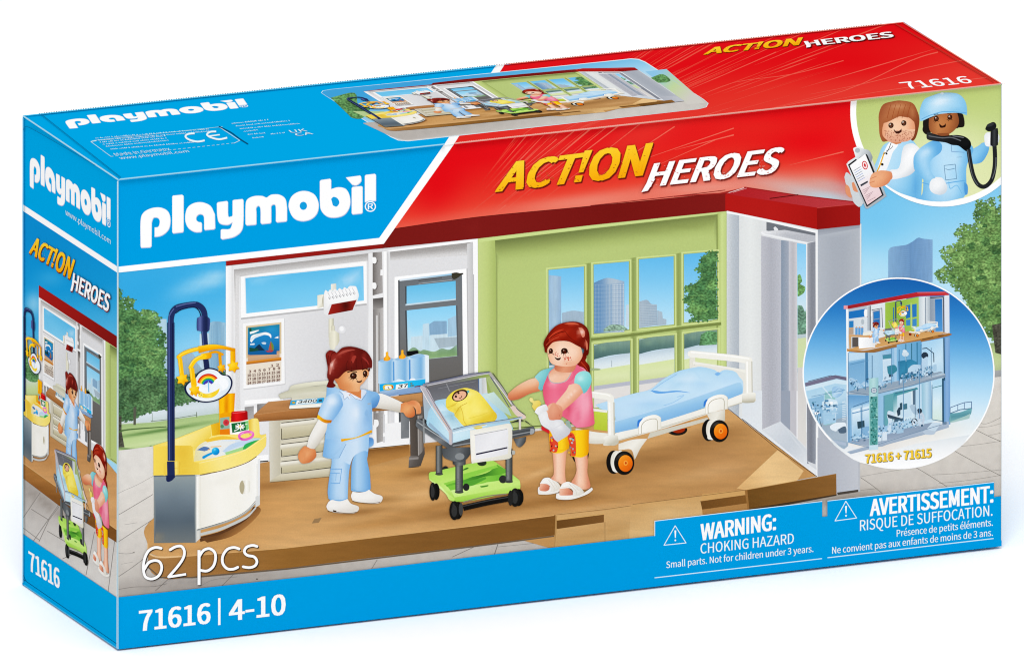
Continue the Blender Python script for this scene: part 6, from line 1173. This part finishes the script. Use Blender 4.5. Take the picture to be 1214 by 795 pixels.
s.l('27 137.4 139.8 213', 1.5, 'b9e6f8', cap=False); s.l('27 140 27 690', 1.1, '9fdcf5', cap=False); s.l('139.2 215 138.6 768', .8, 'd3ecf6', cap=False)
Z(0, 100, 5.68); s.l('157 310 160 294 172 285 185 288 260 325 640 545', 3.5, '0c6d9f', cap=False)

# ================================================================== top panel
s = new('top_blue'); Z()
s.q('26.8 137 588.3 77.2 526.5 171.3 140.2 213', '00a8e8')
s.q('588.3 77.2 598.6 76.1 538.6 170.4 526.5 171.6', 'ffffff')
s = new('top_red'); Z()
s.q('598.6 76.1 1071.2 25.9 1188 99.7 538.6 170.2', ('l', 800, 50, 815, 140, 'e2131b', 'e30d16', 'e5221f', 'e83a30'), b=[(1000, 75, (90, 20), 'e20812', .8), (700, 150, (80, 16), 'e8453a', .5), (880, 115, (90, 14), 'e73428', .6, -8)], st=8)
s.up(); streaks(s, 520, 230, (6, 36), (150, 480), (60, 260), 12, 70, wmax=1.5); streaks(s, 520, 230, (22, 36), (100, 300), (40, 160), 13, 40, wmax=1.1)
for t, w in (('820 150 900 132 1000 108 1080 72 1112 62', 1.3), ('960 112 1030 98 1100 80 1150 70', 1.1), ('820 118 870 98 940 88 1000 72', .9), ('980 120 1060 106 1170 92', .9), ('820 105 860 88 920 62', 1)): s.l(t, (.2, w), 'ee6050', cap=False)
s = new('top_frame'); Z()
P_ = parse('384 112.5 380.6 110 382.5 107.6 392 106 738 70.6 748 69.4 757 70.1 765 73.3 834 117.6 840 122.6 837.5 127.2 828 129.6 500 165.9 484 167.6 472 166.7 463 162.6')[0]
s.shape([P_], 'dff1f8'); TOPCLIP = P_
c_ = P_.mean(0); s.up(); s.shape([c_+(P_-c_)*np.array([.9965, .982])], ('l', 600, 80, 612, 140, '3fa3dd', '7dc3ea', 'b9def3', 'c9c4be'), st=6)
s.p('392 116c 420 110 425 125 440 128c 430 140 418 140 412 135c', '5f8f55', m='foliage'); s.q('418 132 455 132 470 146 440 142', 'b9cf93'); s.q('430 146 470 142 820 118 834 126 826 129 480 166 464 162', ('l', 600, 140, 604, 160, 'b9b3ad', 'cfcac4'), m='stone')
s.q('765 85 790 82 836 122 815 124', ('l', 780, 85, 815, 120, '8fc8ea', 'c3d9a0', 'd3cfc8')); s.p('770 93c 785 88 795 95 790 98c 775 98', '5f9155', m='foliage')
s = new('top_small'); Z(60, 100, 3.679)
s.l('175 250 200 246', 3, 'd5f1fb', cap=False); s.l('175 250 262 314', 2.4, 'bfe9f8', cap=False); s.l('735 186 825 245 800 257', 2.2, 'd5f1fb', smooth=False, cap=False); s.l('180 246 700 190 735 186', 1.8, 'a5e0f5', cap=False)
for i in range(26): s.l(f'{262+i*21} {315-i*2.3} {274+i*21} {313.7-i*2.3}', 1.8, 'bfe9f8', cap=False)
rnd = random.Random(6)
for (x0, y0, x1, y1, sx, sy, n) in ((195, 236, 690, 196, 13, 9, 2), (215, 254, 500, 226, 13, 9, 3), (260, 284, 640, 252, 13, 9, 1), (790, 172, 945, 156, 15, 11, 1), (808, 183, 1040, 160, 15, 11, 1), (825, 195, 1085, 172, 14, 11, 1), (842, 207, 900, 200, 14, 11, 1), (860, 220, 935, 213, 14, 11, 1), (880, 235, 930, 230, 14, 11, 1), (960, 218, 1020, 212, 14, 11, 1)):
    for r in range(n):
        x, y = x0+r*sx, y0+r*sy; k = (y1-y0)/(x1-x0)
        while x < x1+r*sx*.3:
            w = rnd.uniform(2.5, 6); h = rnd.choice([3.5, 5, 6]); s.l(f'{x} {y} {x+w*.7} {y-h*.5} {x+w+2} {y+.5}', 1.5, 'cfeffa', smooth=False, cap=False)
            if rnd.random() < .4: s.l(f'{x+1} {y-4} {x+4} {y}', 1.6, 'e6f8fd', cap=False)
            x += w+rnd.choice([3, 3, 4, 8]); y = y0+r*sy+(x-x0-r*sx)*k
s.text('Made in Germany', (282, 310), (522, 284), (514, 276), (272, 301), 'd9f3fb', 0)
s.text('www.playmobil.com', (306, 327), (606, 296), (596, 286), (294, 317), 'd9f3fb', 0)
s.l('672 245 640 250 605 242 588 228 600 217 628 214', 8, 'e9f8fd', cap=False); s.l('770 233 735 240 700 232 682 220 695 208 722 206', 8, 'e9f8fd', cap=False); s.l('690 226 738 220', 6, 'e9f8fd', cap=False)
s.l('735 184 760 196 790 212 825 238 860 260', 5, '0b4f78'); s.text('UK', (1050, 212), (1120, 204), (1108, 193), (1038, 201), 'dff5fc', .01); s.text('CA', (1075, 226), (1146, 217), (1134, 207), (1060, 215), 'dff5fc', .01)
s = new('top_num'); Z(820, 20, 3.281)
s.text('71616', (842, 281), (1094, 256), (1066, 231), (806, 256), 'ffffff', .035)
s = new('top_crease_highlight'); Z()  # edge highlights painted as pale lines, with dark flap seams and dotted back edge
s.l('142 212.4 527 170.8', 1.1, 'a5def5', cap=False); s.l('27 136.8 140 212.4', .8, 'b3e5f8', cap=False); s.l('540 169.6 1186 99.4', 1.1, 'f3a99b', cap=False)
s.l('49 135.5 143 210', .7, '0c6d9f', cap=False); s.l('1061 28 1100 51 1178 97', .7, 'a33a2a', cap=False); s.l('1070 26.4 1187 99', 1.1, 'f08a76', cap=False); s.l('28 137.2 588 78', .8, '63cdf2', cap=False); s.l('598 76.4 1069 26.6', .8, 'f2a090', cap=False)
for i in range(345): x = 46+i*2.9; s.l(f'{x:.1f} {134.6-(x-46)*.1063:.2f} {x+1.5:.1f} {134.45-(x-46)*.1063:.2f}', .7, '5b6e78' if x < 590 else '8f5a50', cap=False)
FL = [('sky','sky_print'),('park','lawn_print'),('park_right','lawn_print'),('tree_near','tree_print'),('tree_low','tree_print'),('tree_far_right','tree_print'),('pavement','pavement_print'),('white_wall','white_wall_print'),('green_wall','green_wall_print'),('side_wall','side_wall_print')]
OBJ = [('ward_floor','ward_floor_print'),('calendar','calendar_print'),('heat_lamp','heat_lamp_print'),('desk','desk_print'),('scale','baby_scale_print'),('desk_end','desk_leg_print'),('warmer','bottle_warmer_print'),('table','changing_table_print'),('pole','mobile_pole_print'),('mobile','mobile_print'),('nurse','nurse_print'),
 ('bed','bed_print'),('cart','baby_cart_print'),('baby','baby_print'),('mother','mother_print')]
NM = dict(FL+OBJ)
FACE = [(140.2,213.2),(1187.8,100),(1187.4,646),(139.3,768)]
PRINTS = [(k,'front',n,dict(clip=FACE)) for k,n in FL]
PRINTS += [('red_band','front','red_band_print',dict(clip=[(538.3,171),(1188,99.9),(1188,300),(455,300),(455,288.6)])),('roof','front','roof_print')]+[(k,'front',n) for k,n in OBJ]
PRINTS += [('blue_band','front','blue_band_print'),('brand','front','brand_lettering'),('action','front','series_lettering'),('heroes','front','series_lettering')]
FACE = [(140.2,213.2),(1187.8,100),(1187.4,646),(139.3,768)]
PRINTS += [('badge','front','badge_print',dict(clip=FACE)),('badge_doctor','front','doctor_print',dict(clip=FACE)),('badge_surgeon','front','surgeon_print'),('badge_clipboard','front','clipboard_print'),
 ('inset','front','inset_print'),('hospital','front','hospital_print',dict(clip=[(1065.3+111.6*math.cos(t*.0982),442.3+111.2*math.sin(t*.0982)) for t in range(64)]))]
def aff(k,s,d): return (k,'front',NM[k],dict(H=homog(s,d)))
def mini(k,x0,y0,x1,y1,u0,v0,u1,v1): return (k,'front',NM[k],dict(H=homog([(x0,y0),(x1,y0),(x1,y1)],[(u0,v0),(u1,v0),(u1,v1)])))
PRINTS += [mini('pole',200,358,270,570,1061.5,356,1073,384),mini('mobile',212,408,285,478,1064,362.5,1077.5,375.5),mini('bed',700,420,893,568,1081,381,1112,400),mini('nurse',355,412,505,608,1030,381.5,1051,408.6),mini('cart',480,440,636,615,1045.4,388,1066.5,407),mini('baby',528,460,590,506,1057,381,1065,389),mini('mother',602,382,706,592,1060.5,377.7,1073,405.2)]
PRINTS += [('inset_numbers','front','inset_lettering')]
PRINTS += [('bottom_band','front','bottom_band_print'),('warning_text','front','warning_lettering'),('warning_text_fr','front','warning_lettering'),('piece_count','front','piece_count_lettering'),('number_line','front','number_lettering'),('crease_highlights','front','crease_highlight_print')]
# end panel
SC_ = [(26.9,249.6),(138.9,322.6),(138.9,708),(26.6,632.4)]
M1 = np.array([[.2645,0,46-.2645*268],[.2375,.6,350-.2375*268-.6*314],[0,0,1]])
M2 = M1.copy(); M2[1,2] += 9; M2[0,2] += 1
def sd(k,H,clip=SC_): return (k,'side',NM[k],dict(H=H,clip=clip))
PRINTS += [('side_back','side','sky_print'),('side_pave','side','pavement_print'),sd('white_wall',M1),sd('green_wall',M1),('side_roof','side','roof_print'),('side_floor','side','ward_floor_print')]
PRINTS += [sd(k,M1) for k in ('calendar','heat_lamp','desk','scale','desk_end','warmer')]+[sd('table',M2),sd('pole',M1),sd('mobile',M1),sd('nurse',M1)]
HC = homog([(501,456),(538,615),(612,599)],[(65.4,532.5),(79,660),(101.5,669)])
PRINTS += [sd('cart',HC),sd('baby',HC),sd('mother',homog([(677,382),(685,590),(605,470)],[(119.5,528.7),(124.5,683),(98.3,569)]))]
PRINTS += [('side_blue','side','blue_band_print'),('side_bottom','side','bottom_band_print'),('brand','side','brand_lettering',dict(H=homog([(166.6,293.5),(445.7,206.2),(445.7,250.7)],[(35.4,220.5),(131,235.7),(131,270.8)]))),('side_text','side','web_lettering'),('side_num','side','number_lettering')]
def x7(x,y): return (580+x/3.372,165+y/3.372)
def zz(o,x,y): return (o[0]+x/o[2],o[1]+y/o[2])
V8, G5, X8 = (20,170,4.416),(20,330,5.68),(820,20,3.281)
PRINTS += [('action','side','series_lettering',dict(H=homog([x7(30,208),x7(607,143),x7(72,96)],[zz(V8,66,572),zz(V8,275,706),zz(V8,92,490)]))),
 ('heroes','side','series_lettering',dict(H=homog([x7(608,212),x7(1138,134),x7(664,99)],[zz(G5,360,82),zz(G5,612,222),zz(V8,298,680)]))),('side_crease_highlight','side','crease_highlight_print')]
# top panel
TC = [(26.8,137.2),(1071,26.1),(1187.6,99.6),(140.4,212.7)]
HT = homog([(268,314),(1018,582),(1019,241.5),(183,643)],[(430.8,108.4),(811,120.1),(752,80.2),(456.5,150.6)])
HULL = [(384.5,112.3),(381.8,110.1),(383.4,108.3),(392,106.9),(738,71.5),(748,70.3),(757,71),(764.5,74),(833,117.9),(838.6,122.7),(836.5,126.6),(828,128.7),(500,165),(484,166.7),(472.5,165.9),(463.5,162)]
PRINTS += [('top_blue','top','blue_band_print'),('top_red','top','red_band_print',dict(clip=[(598.6,76.3),(1070.8,26.2),(1187.4,99.8),(538.8,170)])),('top_frame','top','ward_picture_print')]
PRINTS += [(k,'top',NM[k] if k in NM else 'roof_print',dict(H=HT,clip=HULL)) for k in ('white_wall','green_wall','side_wall','roof','ward_floor','calendar','heat_lamp','desk','desk_end','warmer','table','pole','mobile','nurse','bed','cart','baby','mother')]
PRINTS += [('brand','top','brand_lettering',dict(H=homog([(166.6,293.5),(445.7,206.2),(445.7,250.7)],[(82.5,152.6),(288.3,116.9),(295,126.8)]))),('top_small','top','small_print_lettering'),
 ('action','top','series_lettering',dict(H=homog([x7(30,208),x7(607,143),x7(72,96)],[zz(X8,50,147),zz(X8,412,110),zz(X8,68,121)]))),
 ('heroes','top','series_lettering',dict(H=homog([x7(608,212),x7(1138,134),x7(664,99)],[zz(X8,446,120),zz(X8,784,79),zz(X8,440,96)]))),('top_num','top','number_lettering'),('top_crease_highlight','top','crease_highlight_print')]
# ================================================================== the carton itself
carton = bpy.data.objects.new('toy_carton', None); COL.objects.link(carton)
carton['label'] = 'blue and red cardboard toy carton printed with a nurse, a mother and a hospital ward'
carton['category'] = 'toy box'
PTS = dict(ftl=F[0], ftr=F[1], fbr=F[2], fbl=F[3], btl=BTL, btr=BTR, bbr=BBR, bbl=BBL)
PTS = {k: np.array(v) for k, v in PTS.items()}
CEN = sum(PTS.values())/8
def inner(p, t=.0012): return p-np.sign(p-CEN)*t
cardm = bpy.data.materials.new('coated_white_board'); cardm.use_nodes = True
_N, _L = cardm.node_tree.nodes, cardm.node_tree.links; _b = _N['Principled BSDF']; _b.inputs['Roughness'].default_value = .5; _b.inputs['Specular IOR Level'].default_value = 0
_t = _N.new('ShaderNodeTexNoise'); _t.inputs['Scale'].default_value = 900; _r = _N.new('ShaderNodeMapRange')
_r.inputs['To Min'].default_value = .97; _r.inputs['To Max'].default_value = 1.0; _L.new(_t.outputs[0], _r.inputs[0])
def board(name, hexc):
    m = cardm.copy(); m.name = name; N, L = m.node_tree.nodes, m.node_tree.links
    v = N.new('ShaderNodeVectorMath'); v.operation = 'SCALE'; c = lin(srgb(hexc))*WHITE; v.inputs[0].default_value = tuple(c)
    L.new([n for n in N if n.type == 'MAP_RANGE'][0].outputs[0], v.inputs['Scale']); L.new(v.outputs[0], N['Principled BSDF'].inputs['Base Color']); return m
def panel(name, keys, mat):
    o4 = [PTS[k] for k in keys]; i4 = [inner(p) for p in o4]
    me = bpy.data.meshes.new(name); me.from_pydata([list(p) for p in o4+i4], [], [(0, 1, 2, 3), (7, 6, 5, 4), (0, 4, 5, 1), (1, 5, 6, 2), (2, 6, 7, 3), (3, 7, 4, 0)])
    me.validate(); me.update()
    import bmesh
    bm = bmesh.new(); bm.from_mesh(me); bmesh.ops.recalc_face_normals(bm, faces=bm.faces); bm.to_mesh(me); bm.free()
    me.materials.append(mat); o = bpy.data.objects.new(name, me); COL.objects.link(o); o.parent = carton; return o
pf = panel('front_panel', ('ftl', 'ftr', 'fbr', 'fbl'), board('blue_board_front', '009fe3'))
ps = panel('end_panel', ('btl', 'ftl', 'fbl', 'bbl'), board('blue_board_end', '00a6e6'))
pt = panel('top_panel', ('ftl', 'ftr', 'btr', 'btl'), board('blue_board_top', '00a8e8'))
panel('end_panel', ('btr', 'ftr', 'fbr', 'bbr'), board('blue_board_far_end', '00a6e6'))
panel('back_panel', ('btl', 'btr', 'bbr', 'bbl'), board('blue_board_back', '009fe3'))
panel('base_panel', ('fbl', 'fbr', 'bbr', 'bbl'), board('blue_board_base', '009fe3'))
PARENT = {'front': pf, 'side': ps, 'top': pt}

for args in PRINTS:
    a, pn, nm = args[:3]; kw = args[3] if len(args) > 3 else {}
    place(A[a] if isinstance(a, str) else a, pn, nm, PARENT[pn], **kw)

# ------------------------------------------------------------------ the white surface it stands on
zmin = min(p[2] for p in (F[2], F[3], BBL, BBR))-.0002
gm = bpy.data.materials.new('matt_white_sweep'); gm.use_nodes = True
gb = gm.node_tree.nodes['Principled BSDF']; gb.inputs['Roughness'].default_value = .9; gb.inputs['Specular IOR Level'].default_value = 0
gn = gm.node_tree.nodes.new('ShaderNodeTexNoise'); gn.inputs['Scale'].default_value = 30
gr = gm.node_tree.nodes.new('ShaderNodeMapRange'); gr.inputs['To Min'].default_value = .95; gr.inputs['To Max'].default_value = .95
gm.node_tree.links.new(gn.outputs[0], gr.inputs[0]); gm.node_tree.links.new(gr.outputs[0], gb.inputs['Base Color'])
me = bpy.data.meshes.new('floor'); me.from_pydata([(-30, -14, zmin), (30, -14, zmin), (30, 60, zmin), (-30, 60, zmin)], [], [(0, 1, 2, 3)]); me.materials.append(gm)
g = bpy.data.objects.new('floor', me); COL.objects.link(g); g['kind'] = 'structure'; g['label'] = 'plain white studio surface under the carton'

# ------------------------------------------------------------------ studio light: a white tent and one soft front lamp
w = bpy.data.worlds.new('World'); SC.world = w; w.use_nodes = True
w.node_tree.nodes['Background'].inputs[0].default_value = (1, 1, 1, 1); w.node_tree.nodes['Background'].inputs[1].default_value = 0.87
def lamp(name, d, e, ang):
    l = bpy.data.lights.new(name, 'SUN'); l.energy = e; l.angle = math.radians(ang); o = bpy.data.objects.new(name, l); COL.objects.link(o)
    o.rotation_euler = Vector(d).to_track_quat('-Z', 'Y').to_euler(); o.location = (0, -2, 2)
lamp('studio_lamp', (math.sin(math.radians(25))*.643, math.cos(math.radians(25))*.643, -.766), 1.65, 25)
SC.view_settings.view_transform = 'Standard'; SC.view_settings.look = 'None'; SC.view_settings.exposure = 0; SC.view_settings.gamma = 1
SC.render.film_transparent = False
SC.cycles.max_bounces = 4
SC.cycles.filter_width = 1.15
SC.cycles.denoising_prefilter = 'FAST'
SC.cycles.use_denoising = True
SC.cycles.denoiser = 'OPENIMAGEDENOISE'
